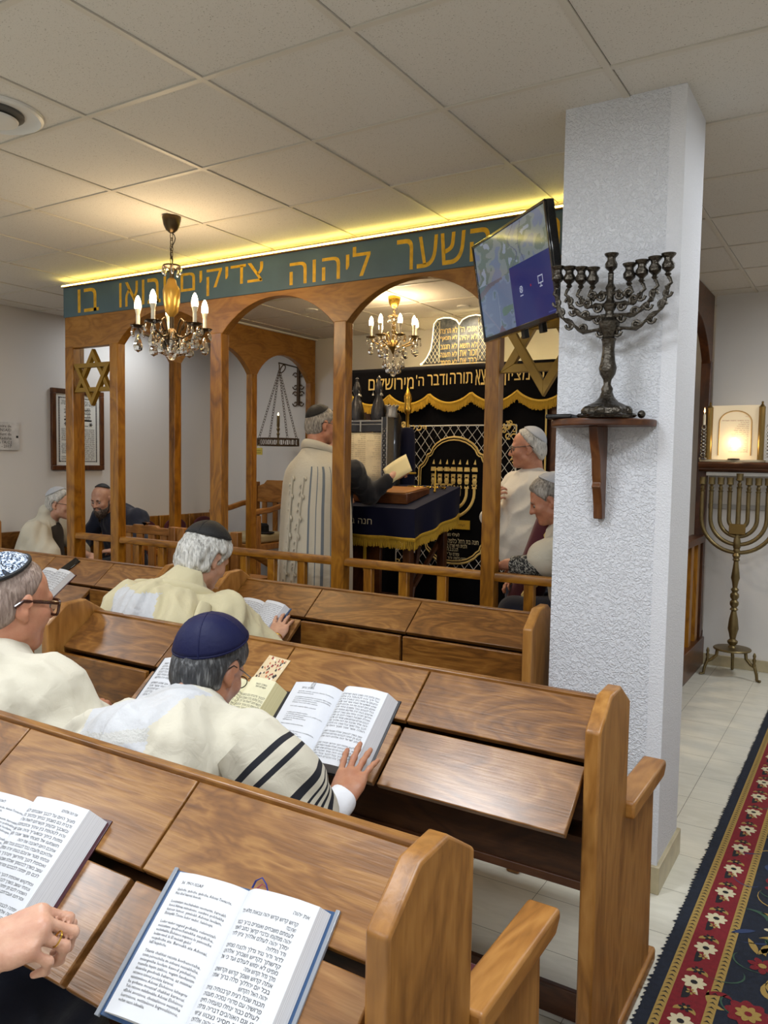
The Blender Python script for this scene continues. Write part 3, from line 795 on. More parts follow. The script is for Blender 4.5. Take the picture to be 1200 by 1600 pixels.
for col, cx in ((('אנכי ה\'', 'לא יהיה', 'לא תשא', 'זכור את', 'כבד את'), TX+.093), (('לא תרצח', 'לא תנאף', 'לא תגנב', 'לא תענה', 'לא תחמד'), TX-.093)):
    for i, s in enumerate(col): p = MB(); text_fit(p, heb(s), T(cx, 6.0575, 2.637-.067*i) @ rot('X', 90), .158, .050, 0, .002, bold=.015); p.build('gilt_word', 'goldthread', tabs, smooth=False)
cv = thing('added_cove_strip', 'added yellow light strip behind the stone tablets, brightening the back wall', 'light strip', (-3.0, 6.45, 2.345))  # strip added on the ark top to brighten the wall behind it
MB().tube([(-4.0, 6.5, 2.36), (-1.95, 6.5, 2.36)], .008, 8).build('glowing_tube', emit('cove_fill_glow', (1.0, .76, .34), 30.0), cv)
MB().box(-4.02, -1.93, 6.48, 6.52, 2.3455, 2.352).build('tray', 'whitemetal' if 'whitemetal' in M else 'casewood' if 'casewood' in M else 'creamthread', cv)
# painted side board of ark with pale star, right of the curtain
p = MB(); p.box(-2.185, -1.95, 6.02, 6.043, .3, 2.0); o = p.build('ark_side_board', 'mahog_z', ark, bevel=.003)

# ------------------------------------------------------------------ reading table with navy cloth
TL, TR, TN, TF, ZN, ZF = -3.88, -2.72, 4.80, 5.52, 1.18, 1.325
tz = lambda y: ZN+(ZF-ZN)*(y-TN)/(TF-TN)
rt = thing('reading_table', 'dark red timber reading table standing under the navy cloth', 'table', (-3.3, 5.15, .18))
p = MB(); n = MB()
p.prism([(TN+.02, ZN-.045), (TF-.02, ZF-.045), (TF-.02, ZF-.012), (TN+.02, ZN-.012)], 0, TL+.02, TR-.02); p.build('table_top', 'mahog_x', rt, bevel=.004)
for x in (TL+.06, TR-.10):
    for y in (TN+.10, TF-.10): MB().box(x-.03, x+.03, y-.03, y+.03, .18, tz(y)-.05).build('leg', 'mahog_z', rt, bevel=.004)
MB().box(TL+.09, -3.05, TN+.085, TN+.115, .22, .95).build('front_panel', 'mahog_z', rt, bevel=.004)
p = MB(); p.box(TL+.06, TR-.10, TN+.09, TN+.13, .50, .55); p.build('stretcher', 'mahog_x', rt, bevel=.003)
p = MB(); p.tube([(-3.0, TN+.12, .25), (-2.85, TF-.1, .9)], .022, 6); p.tube([(-2.84, TN+.12, .25), (-3.02, TF-.1, .9)], .022, 6); p.build('cross_brace', 'mahog_z', rt)
cl = thing('table_cloth', 'navy velvet cloth with gold fringe draped over the reading table', 'cloth', (-3.3, 5.15, 1.25))
# top plus hanging skirt as one cloth
loop = [(TL, TN)]+[(TL+(TR-TL)*i/24, TN) for i in range(1, 25)]+[(TR, TN+(TF-TN)*i/16) for i in range(1, 17)]+[(TR+(TL-TR)*i/24, TF) for i in range(1, 25)]+[(TL, TF+(TN-TF)*i/16) for i in range(1, 16)]
def hang(i, v):
    x, y = loop[i % len(loop)]; dx, dy = 0, 0
    if y == TN: dy = -1
    if y == TF: dy = 1
    if x == TR: dx = 1
    if x == TL: dx = -1
    w = .018*math.sin(i*.9)*v+.012*v
    return (x+dx*w, y+dy*w, tz(y)+.004-.215*v)
mb = MB(); N = len(loop)
mb.grid(lambda u, v: hang(int(round(u*N)) % N, v), N, 8, closed_u=True, flip=True)
mb.grid(lambda u, v: (TL+(TR-TL)*u, TN+(TF-TN)*v, tz(TN+(TF-TN)*v)+.004), 12, 8)
mb.build('cloth', 'velvet_navy', cl, ang=60)
mb = MB(); mb.tube([Vector(hang(i, 1.0)) for i in range(N)], .013, 6, closed=True, flat=.5); mb.build('braid', 'goldfringe', cl)
fringe(lambda u: tuple(Vector(hang(int(u*N*4)//4, 1.0)).lerp(Vector(hang(int(u*N*4)//4+1, 1.0)), (u*N) % 1.0)), 420, .07, .004, parent=cl)
p = MB(); text_fit(p, heb('חנה בת רחל כלפה'), T(-3.35, TN-.022, 1.085) @ rot('X', 90), .58, .05); p.build('lettering', 'creamthread', cl, smooth=False)
p = MB(); p.box(-3.13, -3.105, TN-.022, TN-.018, .72, .97); tag(p.build('gold_ribbon', 'goldfringe', None, loc=(-3.12, TN-.02, .72)), 'thin gold ribbon hanging below the navy table cloth', 'ribbon')
p = MB(); p.box(-2.99, -2.85, 5.965, 5.975, .955, 1.03); text_fit(p, heb('לעילוי'), T(-2.92, 5.9645, .99) @ rot('X', 90), .06, .02, 1)
tag(p.build('gold_tag', ['goldfringe', 'ink'], None, loc=(-2.92, 5.97, .99)), 'small gold plate pinned on the ark curtain above the dedication', 'plate')
# low wooden book rest on the table
br = thing('book_rest', 'low brown wooden book rest lying on the navy table cloth', 'book rest', (-3.15, 5.05, 1.24))
p = MB(); p.prism([(4.90, tz(4.90)+.008), (5.24, tz(5.24)+.008), (5.24, tz(5.24)+.05), (4.90, tz(4.90)+.085)], 0, -3.5, -2.84); p.build('slab', 'mahog_x', br, bevel=.006)
p = MB(); p.prism([(4.905, tz(4.90)+.086), (5.235, tz(5.24)+.051), (5.235, tz(5.24)+.057), (4.905, tz(4.90)+.092)], 0, -3.48, -2.86); p.build('leaf', 'solid_x', br, bevel=.002)
# silver garland / pointer on the table
p = MB()
for i in range(16):
    x = -3.12+.022*i; p.tube([(x+.012*math.cos(a*PI/4), 5.40+.02*math.sin(i*2)+.012*math.sin(a*PI/4), tz(5.42)+.014+.006*math.sin(a+i)) for a in range(8)], .0045, 5, closed=True)
tag(p.build('gold_chain', 'gold', None, loc=(-2.95, 5.42, 1.31)), 'heap of pale gold chain on the far edge of the table', 'chain')
for x, lab in ((-2.83, 'slim brass pointer standing on the near corner of the table cloth'),):
    p = MB(); p.tube([(x, 5.30, tz(5.30)+.006), (x+.005, 5.30, tz(5.30)+.10), (x+.002, 5.30, tz(5.3)+.19)], [.009, .006, .004], 8); p.ball((x, 5.30, tz(5.30)+.012), .012)
    tag(p.build('pointer', 'gold', None, loc=(x, 5.3, tz(5.3))), lab, 'pointer')

# ------------------------------------------------------------------ scroll in its open case
tc_ = thing('torah_scroll', 'opened upright scroll case showing parchment columns on the reading table', 'scroll', (-3.5, 5.38, tz(5.38)+.005))
zb = tz(5.38)+.008
M['casewood'] = plain('case_black', '#17161a', 0.3, coat=0.3)
p = MB(); p.box(-3.75, -3.31, 5.34, 5.47, zb, zb+.03); p.build('base', 'casewood', tc_, bevel=.006)
def sheet(u, v):
    x = -3.735+.40*u; return (x, 5.37-.012*math.sin(PI*u), zb+.03+.41*v)
MB().grid(sheet, 16, 4).build('parchment', 'parch', tc_, thick=.003)
p = MB()
for k, (x0, w) in enumerate(((-3.72, .105), (-3.605, .105), (-3.485, .125))):
    ls = heb_lines(24, 3, 40+k)
    if k == 2: ls[13] = ''; ls[14] = HEB[3]; ls[15] = ''
    text_lines(p, ls, T(x0, 5.354, zb+.43) @ rot('X', 90), w, .385, res=1, fill=.42)
p.build('script', 'ink_brown', tc_, smooth=False)
p = MB(); p.box(-3.325, -3.275, 5.32, 5.42, zb, zb+.56, 0)
for k in range(12): p.ball((-3.30, 5.318, zb+.03+.038*k), .008, 8, 1)
for k in range(12): p.ball((-3.313, 5.318, zb+.05+.038*k), .004, 6, 1); p.ball((-3.287, 5.318, zb+.05+.038*k), .004, 6, 1)
p.box(-3.328, -3.318, 5.316, 5.42, zb, zb+.56, 1); p.box(-3.282, -3.272, 5.316, 5.42, zb, zb+.56, 1)
p.build('studded_edge', ['casewood', 'silver'], tc_, bevel=.0015)
p = MB(); p.lathe([(0, 0), (.105, 0), (.11, .56), (.09, .60), (0, .60)], (-3.70, 5.47, zb), 20); p.lathe([(0, 0), (.10, 0), (.105, .56), (.085, .60), (0, .60)], (-3.36, 5.48, zb), 20)
p.build('case_half', 'casewood', tc_)
p = MB(); p.box(-3.75, -3.33, 5.345, 5.40, zb+.445, zb+.53, 0); p.box(-3.752, -3.328, 5.341, 5.404, zb+.525, zb+.54, 1); p.box(-3.752, -3.328, 5.341, 5.404, zb+.50, zb+.508, 1); p.box(-3.55, -3.535, 5.34, 5.40, zb+.445, zb+.53, 1)
p.build('top_rail', ['casewood', 'silver'], tc_, bevel=.002)
p = MB(); p.lathe([(.045, 0), (.05, .02), (.044, .05), (.052, .085)], (-3.285, 5.40, zb+.56), 16)
for k in range(9): a = 2*PI*k/9; p.ball((-3.285+.05*math.cos(a), 5.40+.05*math.sin(a), zb+.652), .009, 6)
p.build('crown', 'silver', tc_)
fin = [(0, 0), (.06, 0), (.064, .03), (.058, .09), (.04, .15), (.024, .19), (.026, .215), (.034, .235), (.03, .27), (.018, .30), (.012, .32), (.017, .335), (0, .35)]
M['rimon'] = plain('dark_silver', '#3f3e40', 0.35, 0.8, bump=0.3, bscale=60)
def finial(x, y, z, lab, s=1.0, mat='rimon', cat='finial'):
    t = thing('scroll_finial', lab, cat, (x, y, z), 'scroll finials')
    p = MB(); p.lathe([(r*s, h*s) for r, h in fin], (x, y, z), 18); p.build('body', mat, t)
    for k in range(3):
        a = 2*PI*k/3-.6; p = MB(); bx, by = x+.045*s*math.cos(a), y+.045*s*math.sin(a)
        p.tube([(x+.02*s*math.cos(a), y+.02*s*math.sin(a), z+.245*s), (bx, by, z+.235*s), (bx, by, z+.215*s)], .002, 5); p.lathe([(0, .02*s), (.007*s, .016*s), (.012*s, 0), (0, 0)], (bx, by, z+.195*s), 10); p.build('bell', 'gold' if mat == 'gold' else 'silver', t)
    return t
finial(-3.40, 5.385, zb+.541, 'dark silver bottle-shaped finial, the one further from the post, on the scroll case')
finial(-3.61, 5.385, zb+.541, 'dark silver bottle-shaped finial close behind the post on the scroll case')
# second scroll in blue mantle behind, with gold finial
m2 = thing('mantled_scroll', 'scroll in navy mantle with gold finial standing behind the studded case', 'scroll', (-3.30, 5.66, tz(5.5)))
p = MB(); p.lathe([(0, 0), (.055, 0), (.06, .1), (.058, .40), (.045, .46), (0, .47)], (-3.30, 5.62, .9), 16); p.lathe([(.02, 0), (.02, .5)], (-3.30, 5.62, .19), 8)
p = MB(); p.lathe([(0, -.1), (.065, -.1), (.075, .1), (.066, .42), (.05, .47), (0, .48)], (-3.29, 5.66, tz(5.5)), 18); p.build('mantle', 'velvet_navy', m2)
p = MB(); p.tube([(-3.29+.075*math.cos(a), 5.66+.075*math.sin(a), tz(5.5)+.10) for a in [2*PI*k/18 for k in range(18)]], .008, 6, closed=True); p.build('braid', 'goldfringe', m2)
p = MB(); p.lathe([(.014, .47), (.014, .58), (.03, .60), (.034, .63), (.024, .66), (.03, .70), (.033, .73), (.02, .76), (.008, .79), (0, .81)], (-3.29, 5.66, tz(5.5)), 14); p.build('gold_finial', 'gold', m2)
p = MB(); p.lathe([(.02, -.1), (.02, -tz(5.5)+.19)], (-3.29, 5.66, tz(5.5)), 8); p.build('roller', 'mahog_z', m2)
# ------------------------------------------------------------------ chandeliers
M['bronze'] = plain('dark_bronze', '#4a3d2c', 0.3, 0.9)
M['brassold'] = plain('aged_brass', '#8d7443', 0.35, 0.85, bump=0.1, bscale=40)
M['brassdull'] = plain('dull_brass', '#7a6a47', 0.42, 0.8, var=0.15, vscale=18)
M['vasegold'] = plain('gilt_vase', '#c79a45', 0.28, 0.6)
M['candle'] = plain('candle_tube', '#e8dfc8', 0.4)
M['bulb'] = emit('lit_bulb', (1.0, .80, .50), 22.0)
M['bulbbase'] = plain('bulb_frost', '#e9dcc0', 0.3)
M['crystal'] = glassy('crystal', (1, 1, .98), 0.0, 1.52)
CR, CF = Vector((.85, .527, 0)), Vector((.525, -.85, 0))
def chain(mb, x, y, z0, z1, n, r=.009, wire=.0022, h=None):
    step = (z0-z1)/n; L = step*.72
    for k in range(n):
        c = z0-step*(k+.5); a = 0 if k % 2 else PI/2
        mb.tube([(x+r*math.cos(t)*math.cos(a), y+r*math.cos(t)*math.sin(a), c+L*math.sin(t)) for t in [2*PI*i/12 for i in range(12)]], wire, 5, closed=True)
def drop(x, y, z, L, r):
    p = MB(); p.lathe([(0, 0), (r*.35, -L*.12), (r*.75, -L*.42), (r, -L*.68), (r*.8, -L*.88), (0, -L)], (x, y, z), 6); return p
def chandelier(lab, cx, cy_, angs, vase, metal, canopy, ch=.16, dz=-.35, low=0.0):
    t = thing('chandelier', lab, 'chandelier', (cx, cy_, CEIL), 'crystal chandeliers')
    p = MB(); p.lathe([(.012, -.085), (.03, -.07), (.042, -.045), (.050, -.01), (.048, 0), (0, 0)], (cx, cy_, CEIL), 20); p.build('canopy', canopy, t)
    p = MB(); chain(p, cx, cy_, CEIL-.085, CEIL-.085-ch, max(2, int(ch/.027))); p.build('chain', metal, t)
    p = MB(); p.tube([(cx+.004+.03*math.sin(k*.7)*(1-k/10), cy_, CEIL-.085-ch*.1*k) for k in range(11)], .0025, 6); p.build('wire', 'black', t)
    zt = CEIL-.085-ch
    p = MB(); p.lathe([(.006, 0), (.045, -.008), (.05, -.018), (.02, -.026), (.012, -.04), (.012, dz+.01), (.03, dz-.01), (.04, dz-.05), (.02, dz-.08), (.012, dz-.10), (.004, dz-.105), (.003, -.455+low), (0, -.46+low)], (cx, cy_, zt), 18); p.build('stem', metal, t)
    if vase:
        p = MB(); p.lathe([(.012, -.075), (.022, -.085), (.028, -.11), (.042, -.128), (.046, -.145), (.043, -.20), (.034, -.255), (.02, -.27), (.012, -.28)], (cx, cy_, zt), 24); p.build('vase', 'vasegold', t)
    else:
        p = MB()
        for zz, r in ((-.05, .018), (-.09, .022), (-.13, .02), (-.17, .026), (-.21, .022)): p.ball((cx, cy_, zt+zz), r, 12)
        p.build('glass_column', 'crystal', t)
    for i, a in enumerate(angs):
        d = CR*math.sin(math.radians(a))+CF*math.cos(math.radians(a)); e = Vector((cx, cy_, 0))+d*.178
        def P(r, z): return (cx+d.x*r, cy_+d.y*r, zt+z)
        p = MB(); p.tube([P(.02, dz+.0), P(.05, dz-.035), P(.09, dz-.045), P(.13, dz-.03), P(.165, dz-.015), P(.178, dz+.01)], .0055, 8)
        p.tube([P(.04, dz-.02), P(.055, dz+.03), P(.075, dz+.055), P(.095, dz+.04), P(.095, dz+.01), P(.08, dz-.005)], .0042, 7); p.build('arm', metal, t)
        p = MB(); p.lathe([(0, .006), (.018, .006), (.04, .016), (.042, .019), (.018, .012), (.012, .02), (0, .02)], (e.x, e.y, zt+dz+.004), 16); p.build('drip_pan', metal, t)
        p = MB(); p.lathe([(.0105, .02), (.0105, .075)], (e.x, e.y, zt+dz), 12); p.build('candle_sleeve', 'candle', t)
        bo = MB(); bo.lathe([(.009, .075), (.011, .085), (.0165, .108)], (e.x, e.y, zt+dz), 14, 1); bo.lathe([(.0165, .108), (.0178, .125), (.0165, .145), (.011, .165), (.004, .178), (0, .18)], (e.x, e.y, zt+dz), 14, 0)
        bo.build('bulb', ['bulb', 'bulbbase'], t)
        for k in range(4):
            q = 2*PI*k/4+i; x, y = e.x+.038*math.cos(q), e.y+.038*math.sin(q)
            m_ = drop(x, y, zt+dz+.008, .045, .0085); m_.ball((x, y, zt+dz+.014), .006, 8); m_.build('crystal_drop', 'crystal', t)
        m_ = drop(e.x, e.y, zt+dz-.02, .10, .025); m_.build('crystal_pendant', 'crystal', t)
        m_ = drop(cx+d.x*.095, cy_+d.y*.095, zt+dz-.05, .09, .025); m_.build('crystal_pendant', 'crystal', t)
        q = math.radians(a+36); d2 = CR*math.sin(q)+CF*math.cos(q)
        m_ = drop(cx+d2.x*.048, cy_+d2.y*.048, zt-.012, .05, .009); m_.build('crystal_drop', 'crystal', t)
        m_ = drop(cx+d2.x*.045, cy_+d2.y*.045, zt-.40+low, .085, .022); m_.build('crystal_pendant', 'crystal', t)
        m_ = drop(cx+d2.x*.075, cy_+d2.y*.075, zt-.365+low, .085, .020); m_.build('crystal_pendant', 'crystal', t)
    p = MB(); p.ball((cx, cy_, zt-.485+low), .024, 10); p.build('crystal_ball', 'crystal', t)
    point('bulb_lamp', (cx, cy_, zt+dz+.20), BULB_W*len(angs), BULB_C, .15, t)
    return t
chandelier('bronze chandelier with gilt vase, lit candle bulbs and crystals, over the front desks', -3.22, 3.02, (-88, -16, 56, 118, 200), True, 'bronze', 'bronze')
chandelier('crystal chandelier with gold canopy hanging over the reading table', -3.23, 5.32, (-80, -35, 15, 60, 100, 215), False, 'brassold', 'gold', .05, -.20, .03)
# recessed warm spots over the dais
M['spotlens'] = emit('spot_lens', (1.0, .88, .66), 14.0)
for x, y, lab in ((-4.13, 5.45, 'small lit recessed spot over the dais, nearest the side arcade'), (-3.50, 6.0, 'small lit recessed spot between second chandelier and tablets'), (-2.92, 5.9, 'small lit recessed spot above the stone tablets beside the television')):
    t = thing('recessed_spot', lab, 'ceiling spot', (x, y, CEIL), 'recessed spots over the dais')
    p = MB(); p.lathe([(.032, -.004), (.05, -.006), (.055, 0), (.055, .004), (.032, .004)], (x, y, CEIL), 20); p.build('ring', 'whitemetal', t)
    p = MB(); p.lathe([(0, -.002), (.033, -.002), (.033, .003), (0, .003)], (x, y, CEIL), 18); p.build('lens', 'spotlens', t)
    spot('spot_lamp', (x, y, CEIL-.02), SPOT_W, SPOT_C, t, 150)
for x, y, lab in ((-2.25, 4.48, 'added recessed spot hidden behind the sign, before the man in white sweater'), (-3.62, 4.45, 'added recessed spot hidden behind the sign, above the standing men')):  # two unseen spots added to brighten the table and the dais
    t = thing('recessed_spot', lab, 'ceiling spot', (x, y, CEIL), 'recessed spots over the dais')
    p = MB(); p.lathe([(.032, -.004), (.05, -.006), (.055, 0), (.055, .004), (.032, .004)], (x, y, CEIL), 20); p.build('ring', 'whitemetal', t)
    p = MB(); p.lathe([(0, -.002), (.033, -.002), (.033, .003), (0, .003)], (x, y, CEIL), 18); p.build('lens', 'spotlens', t)
    spot('spot_lamp', (x, y, CEIL-.02), SPOT_W*1.1, SPOT_C, t, 150)
# big round diffuser near the upper edge of view
p = MB(); vx, vy_ = -2.86, 1.80
t = thing('ceiling_vent', 'round white ceiling air vent with concentric rings near the first tiles', 'vent', (vx, vy_, CEIL))
MB().lathe([(.105, .004), (.15, 0), (.165, -.012), (.175, -.006), (.178, .003)], (vx, vy_, CEIL), 40).build('outer_ring', 'whitemetal', t)
MB().lathe([(0, -.03), (.06, -.034), (.085, -.026), (.088, -.02), (.0, -.018)], (vx, vy_, CEIL), 36).build('disc', 'whitemetal', t)
MB().lathe([(.088, -.014), (.108, -.006), (.108, .003), (.0, .003)], (vx, vy_, CEIL), 36).build('throat', plain('vent_shadow', '#4a4a48', .5), t)

# ------------------------------------------------------------------ pillar shelf and silver lamp
sh = thing('wall_shelf', 'half-round reddish wooden shelf with shaped bracket on the white pillar', 'shelf', (-.83, 2.83, 1.655))
hr = [(-.83+.185*math.cos(a), 2.828-.185*math.sin(a)) for a in [PI*k/24 for k in range(25)]]
p = MB(); p.prism(hr, 2, 1.652, 1.677); p.build('board', 'mahog_x', sh, bevel=.005, seg=3)
br_ = [(2.828, 1.652), (2.70, 1.652), (2.715, 1.60), (2.745, 1.54), (2.755, 1.48), (2.765, 1.455), (2.755, 1.44), (2.765, 1.43), (2.785, 1.37), (2.79, 1.325), (2.828, 1.325)]
p = MB(); p.prism(br_, 0, -.846, -.814); p.build('bracket', 'mahog_z', sh, bevel=.003)
M['oldsilver'] = plain('tarnished_silver', '#4c4740', 0.27, 0.9, bump=0.55, bscale=70)
hm = thing('candelabrum', 'tarnished silver nine-branched candelabrum standing on the half-round shelf', 'candelabrum', (-.79, 2.715, 1.678))
cx, cyy, z0 = -.79, 2.715, 1.678
p = MB(); p.lathe([(0, 0), (.088, 0), (.092, .008), (.08, .014), (.078, .03), (.062, .045), (.04, .055), (.026, .07), (.018, .09)], (cx, cyy, z0), 28)
for k in range(8):
    a = 2*PI*k/8; p.ball((cx+.068*math.cos(a), cyy+.068*math.sin(a), z0+.022), (.022, .022, .02), 10)
for k in range(6):
    a = 2*PI*k/6+.2; p.ball((cx+.08*math.cos(a), cyy+.08*math.sin(a), z0+.009), (.022, .022, .009), 8)
p.build('base', 'oldsilver', hm)
p = MB(); p.lathe([(.018, .085), (.02, .10), (.012, .115), (.014, .13), (.026, .15), (.03, .17), (.024, .195), (.02, .23), (.022, .26), (.026, .268), (.018, .275), (.022, .285), (.034, .31), (.036, .325), (.018, .34), (.014, .36), (.022, .375), (.024, .385), (.013, .40), (.012, .425), (.018, .44), (.010, .455), (.009, .49)], (cx, cyy, z0), 20)
p.build('stem', 'oldsilver', hm)
def cup(mb, x, y, z):
    mb.lathe([(.004, -.02), (.011, -.012), (.007, -.005), (.02, .008), (.021, .02), (.014, .032), (.014, .04), (.023, .05), (.024, .054), (.017, .053), (.013, .04), (0, .038)], (x, y, z), 16)
p = MB(); cup(p, cx, cyy, z0+.50); p.build('cup', 'oldsilver', hm)
for s in (-1, 1):
    for k, (r, za) in enumerate(((.062, .42), (.103, .38), (.145, .34), (.187, .295))):
        zt = z0+.44+.006*k
        p = MB(); pts = []; n = 14
        for i in range(n+1):
            u = i/n; x = r*math.sin(u*PI/2)**.9; z = za+(zt-z0-.03-za)*(1-math.cos(u*PI/2))**1.1
            pts.append((cx+s*x, cyy, z0+z+.006*math.sin(u*PI*(2+k))))
        p.tube(pts, [.0075+.003*math.sin(i*1.9) for i in range(n+1)], 8)
        m_ = 2+k
        for j in range(m_):
            q = pts[int((j+.7)*n/m_)] if int((j+.7)*n/m_) <= n else pts[-1]
            sg = 1 if j % 2 else -1
            p.tube([(q[0]+s*.017*(1-t/11)*math.cos(t*.65), cyy, q[2]+sg*(.018-.015*t/10)*math.sin(t*.65)+sg*.009) for t in range(11)], .0055, 6)
            p.ball((q[0], cyy, q[2]+sg*.012), .0075, 8)
        ex = cx+s*r
        p.tube([pts[-1], (ex+s*.012, cyy, zt-.02), (ex+s*.006, cyy, zt-.004), (ex, cyy, zt+.0)], .006, 7)
        p.build('branch', 'oldsilver', hm)
        p = MB(); cup(p, ex, cyy, zt+.02); p.build('cup', 'oldsilver', hm)
ph = MB(); ph.box(-1.0, -.905, 2.69, 2.79, 1.678, 1.694); tag(ph.build('prayer_case', 'black', None, bevel=.005, loc=(-.95, 2.74, 1.678)), 'flat black case lying beside the candelabrum on the half-round shelf', 'case')
p = MB(); p.ball((-.685, 2.77, 1.693), .014, 12); tag(p.build('round_weight', 'oldsilver', None, loc=(-.685, 2.77, 1.678)), 'tiny dark metal knob on the shelf at the candelabrum foot', 'knob')

# ------------------------------------------------------------------ television on the pillar
tv = thing('television', 'wall-mounted flat television with landscape and blue window on screen', 'television', (-1.29, 3.08, 2.33))
A, B = Vector((-1.575, 3.345, 0)), Vector((-1.055, 2.875, 0))
ux = (B-A).normalized(); W_ = (B-A).length; nx = Vector((-.0, 0, 0)); nrm = Vector((ux.y, -ux.x, 0)); nrm = nrm if nrm.y < 0 else -nrm
tilt = math.radians(10)
cz = 2.285; ctr = (A+B)/2+Vector((0, 0, cz))
nt_ = (nrm*math.cos(tilt)-Vector((0, 0, 1))*math.sin(tilt)); uy = nt_.cross(ux)
if uy.z < 0: uy = -uy
TV = Matrix(((ux.x, uy.x, nt_.x, ctr.x), (ux.y, uy.y, nt_.y, ctr.y), (ux.z, uy.z, nt_.z, ctr.z), (0, 0, 0, 1)))
HW, HH = W_/2, .217
def screen_mat():
    m, nt, b = new_mat('screen_picture'); b.inputs['Base Color'].default_value = (0.01, 0.01, 0.012, 1); b.inputs['Roughness'].default_value = 0.09
    b.inputs['Emission Strength'].default_value = 0.6
    at = nd(nt, 'ShaderNodeAttribute'); at.attribute_name = 'picture'
    nt.links.new(at.outputs['Color'], b.inputs['Emission Color']); return m
M['screen'] = screen_mat(); M['gloss'] = plain('gloss_black', '#050506', 0.12, coat=0.5)
p = MB(); p.xf = TV
p.box(-HW, HW, -HH, HH, -.035, .0, 0); p.build('casing', 'gloss', tv, bevel=.004)
p = MB(); p.xf = TV
for a in ((-HW, HW, HH-.012, HH), (-HW, HW, -HH, -HH+.02), (-HW, -HW+.012, -HH, HH), (HW-.012, HW, -HH, HH)): p.box(a[0], a[1], a[2], a[3], 0, .008)
p.build('bezel', 'gloss', tv, bevel=.002)
# picture: colours belong to the screen itself
NX, NY = 150, 90
xs_ = [-HW+.012+(2*HW-.024)*i/NX for i in range(NX+1)]; ys_ = [-HH+.02+(2*HH-.032)*j/NY for j in range(NY+1)]
vs = [TV @ Vector((x, y, .002)) for x in xs_ for y in ys_]
fs = [(i*(NY+1)+j, (i+1)*(NY+1)+j, (i+1)*(NY+1)+j+1, i*(NY+1)+j+1) for i in range(NX) for j in range(NY)]
so = mesh_obj('screen', vs, fs, 'screen', tv, None, False)
_rs = np.random.RandomState(3); lat = _rs.rand(24, 24)
def sm(u, v, f):
    x, y = u*f % 23, v*f % 23; i, j = int(x), int(y); a, b = x-i, y-j
    return (lat[i, j]*(1-a)+lat[i+1, j]*a)*(1-b)+(lat[i, j+1]*(1-a)+lat[i+1, j+1]*a)*b
colr = []
for f in fs:
    i, j = f[0]//(NY+1), f[0] % (NY+1); u, v = (i+.5)/NX, (j+.5)/NY; n1 = sm(u, v, 9); n2 = sm(u+.3, v+.1, 19)
    if u > .47 and v < .60:
        c = rgb('#232f74')
        def ring(a, b, r, w): d = math.hypot((u-a)*1.63, v-b); return abs(d-r) < w
        mark = ring(.60, .345, .028, .007) or ring(.60, .345, .008, .005) or (abs(u-.60) < .018 and abs(v-.285) < .005)
        mx, my = .85, .36
        mark = mark or (abs(u-mx) < .03 and abs(v-my) < .04 and not (abs(u-mx) < .023 and abs(v-my) < .03)) or (abs(u-mx) < .005 and .29 < v < .33) or (abs(u-mx) < .016 and abs(v-.295) < .006)
        dash = abs(v-.345) < .004 and (.66 < u < .69 or .70 < u < .715 or .755 < u < .79)
        if mark: c = rgb('#c9cfe6')
        elif dash: c = rgb('#55609a')
        elif abs(u-.725) < .006 and abs(v-.347) < .01: c = rgb('#b0304a')
        elif u > .90 and abs(v-.03) < .008: c = rgb('#5560a0')
    else:
        if v > .55:
            g = n1*.6+n2*.4; c = rgb('#6f7fa0') if g < .38 else (rgb('#8d9a86') if g < .55 else (rgb('#6a7f4a') if g < .72 else rgb('#9fb0c4')))
            if abs(u-(.55+.05*math.sin(v*20))) < .006 or abs(u-.66-.03*math.sin(v*14)) < .005: c = rgb('#555468')
        else:
            g = n1*.5+n2*.5; c = rgb('#587aa6') if g < .5 else (rgb('#6d8fb4') if g < .62 else rgb('#4f7a70'))
            if .25 < u < .47 and .15 < v < .5 and n1 > .5: c = rgb('#4f8a52')
            if abs(v-(.50-.15*abs(u-.2)+.3*(u-.05))) < .035 and u < .36: c = rgb('#6e5a52')
            if u < .26 and v < .34 and abs((u-.26*(1-v/.34))) < .012: c = rgb('#7d86a8')
            if abs(u-.27) < .005 and v < .42: c = rgb('#8fa6c0')
            if v < .07 and abs(u-.27) < .05-.6*v: c = rgb('#7a3f3c')
    if not (u > .47 and v < .60): g_ = sum(c[:3])/3; h_ = rgb('#7f8fb0'); c = tuple(.45*x+.25*g_+.30*y for x, y in zip(c[:3], h_))+(1,)
    colr.append(c)
ca = so.data.color_attributes.new('picture', 'FLOAT_COLOR', 'CORNER')
ca.data.foreach_set('color', np.repeat(np.array(colr), 4, axis=0).astype(np.float32).ravel())
p = MB(); p.xf = TV; p.box(-.10, .22, -.08, .08, -.07, -.036); p.box(-.06, -.03, -HH-.03, -.05, -.06, -.036); p.box(.10, .13, -HH-.03, -.05, -.06, -.036); p.build('back_plate', 'black', tv, bevel=.003)
p = MB(); p.tube([TV @ Vector((.18, 0, -.06)), Vector((-1.06, 3.02, 2.28)), Vector((-1.0, 3.02, 2.28))], .018, 10); p.build('swivel_arm', 'black', tv)
p = MB(); p.tube([(-1.02, 2.90, 2.5), (-1.03, 2.92, 2.62), (-1.02, 2.93, 2.72), (-1.01, 2.94, 2.80)], .004, 6); tag(p.build('cable', 'black', None, loc=(-1.02, 2.93, 2.5)), 'thin black cable running from the television up to the ceiling', 'cable')
sg = MB(); sg.box(-1.64, -1.16, 3.735, 3.742, 2.445, 2.52, 0); text_fit(sg, 'CE EST LA PORTE RE D', T(-1.40, 3.7345, 2.483) @ rot('X', 90), .44, .04, 1)
tag(sg.build('brass_plaque', ['brassold', 'ink'], None, smooth=False, loc=(-1.4, 3.74, 2.48)), 'narrow brass plaque with black capitals behind the television', 'plaque')
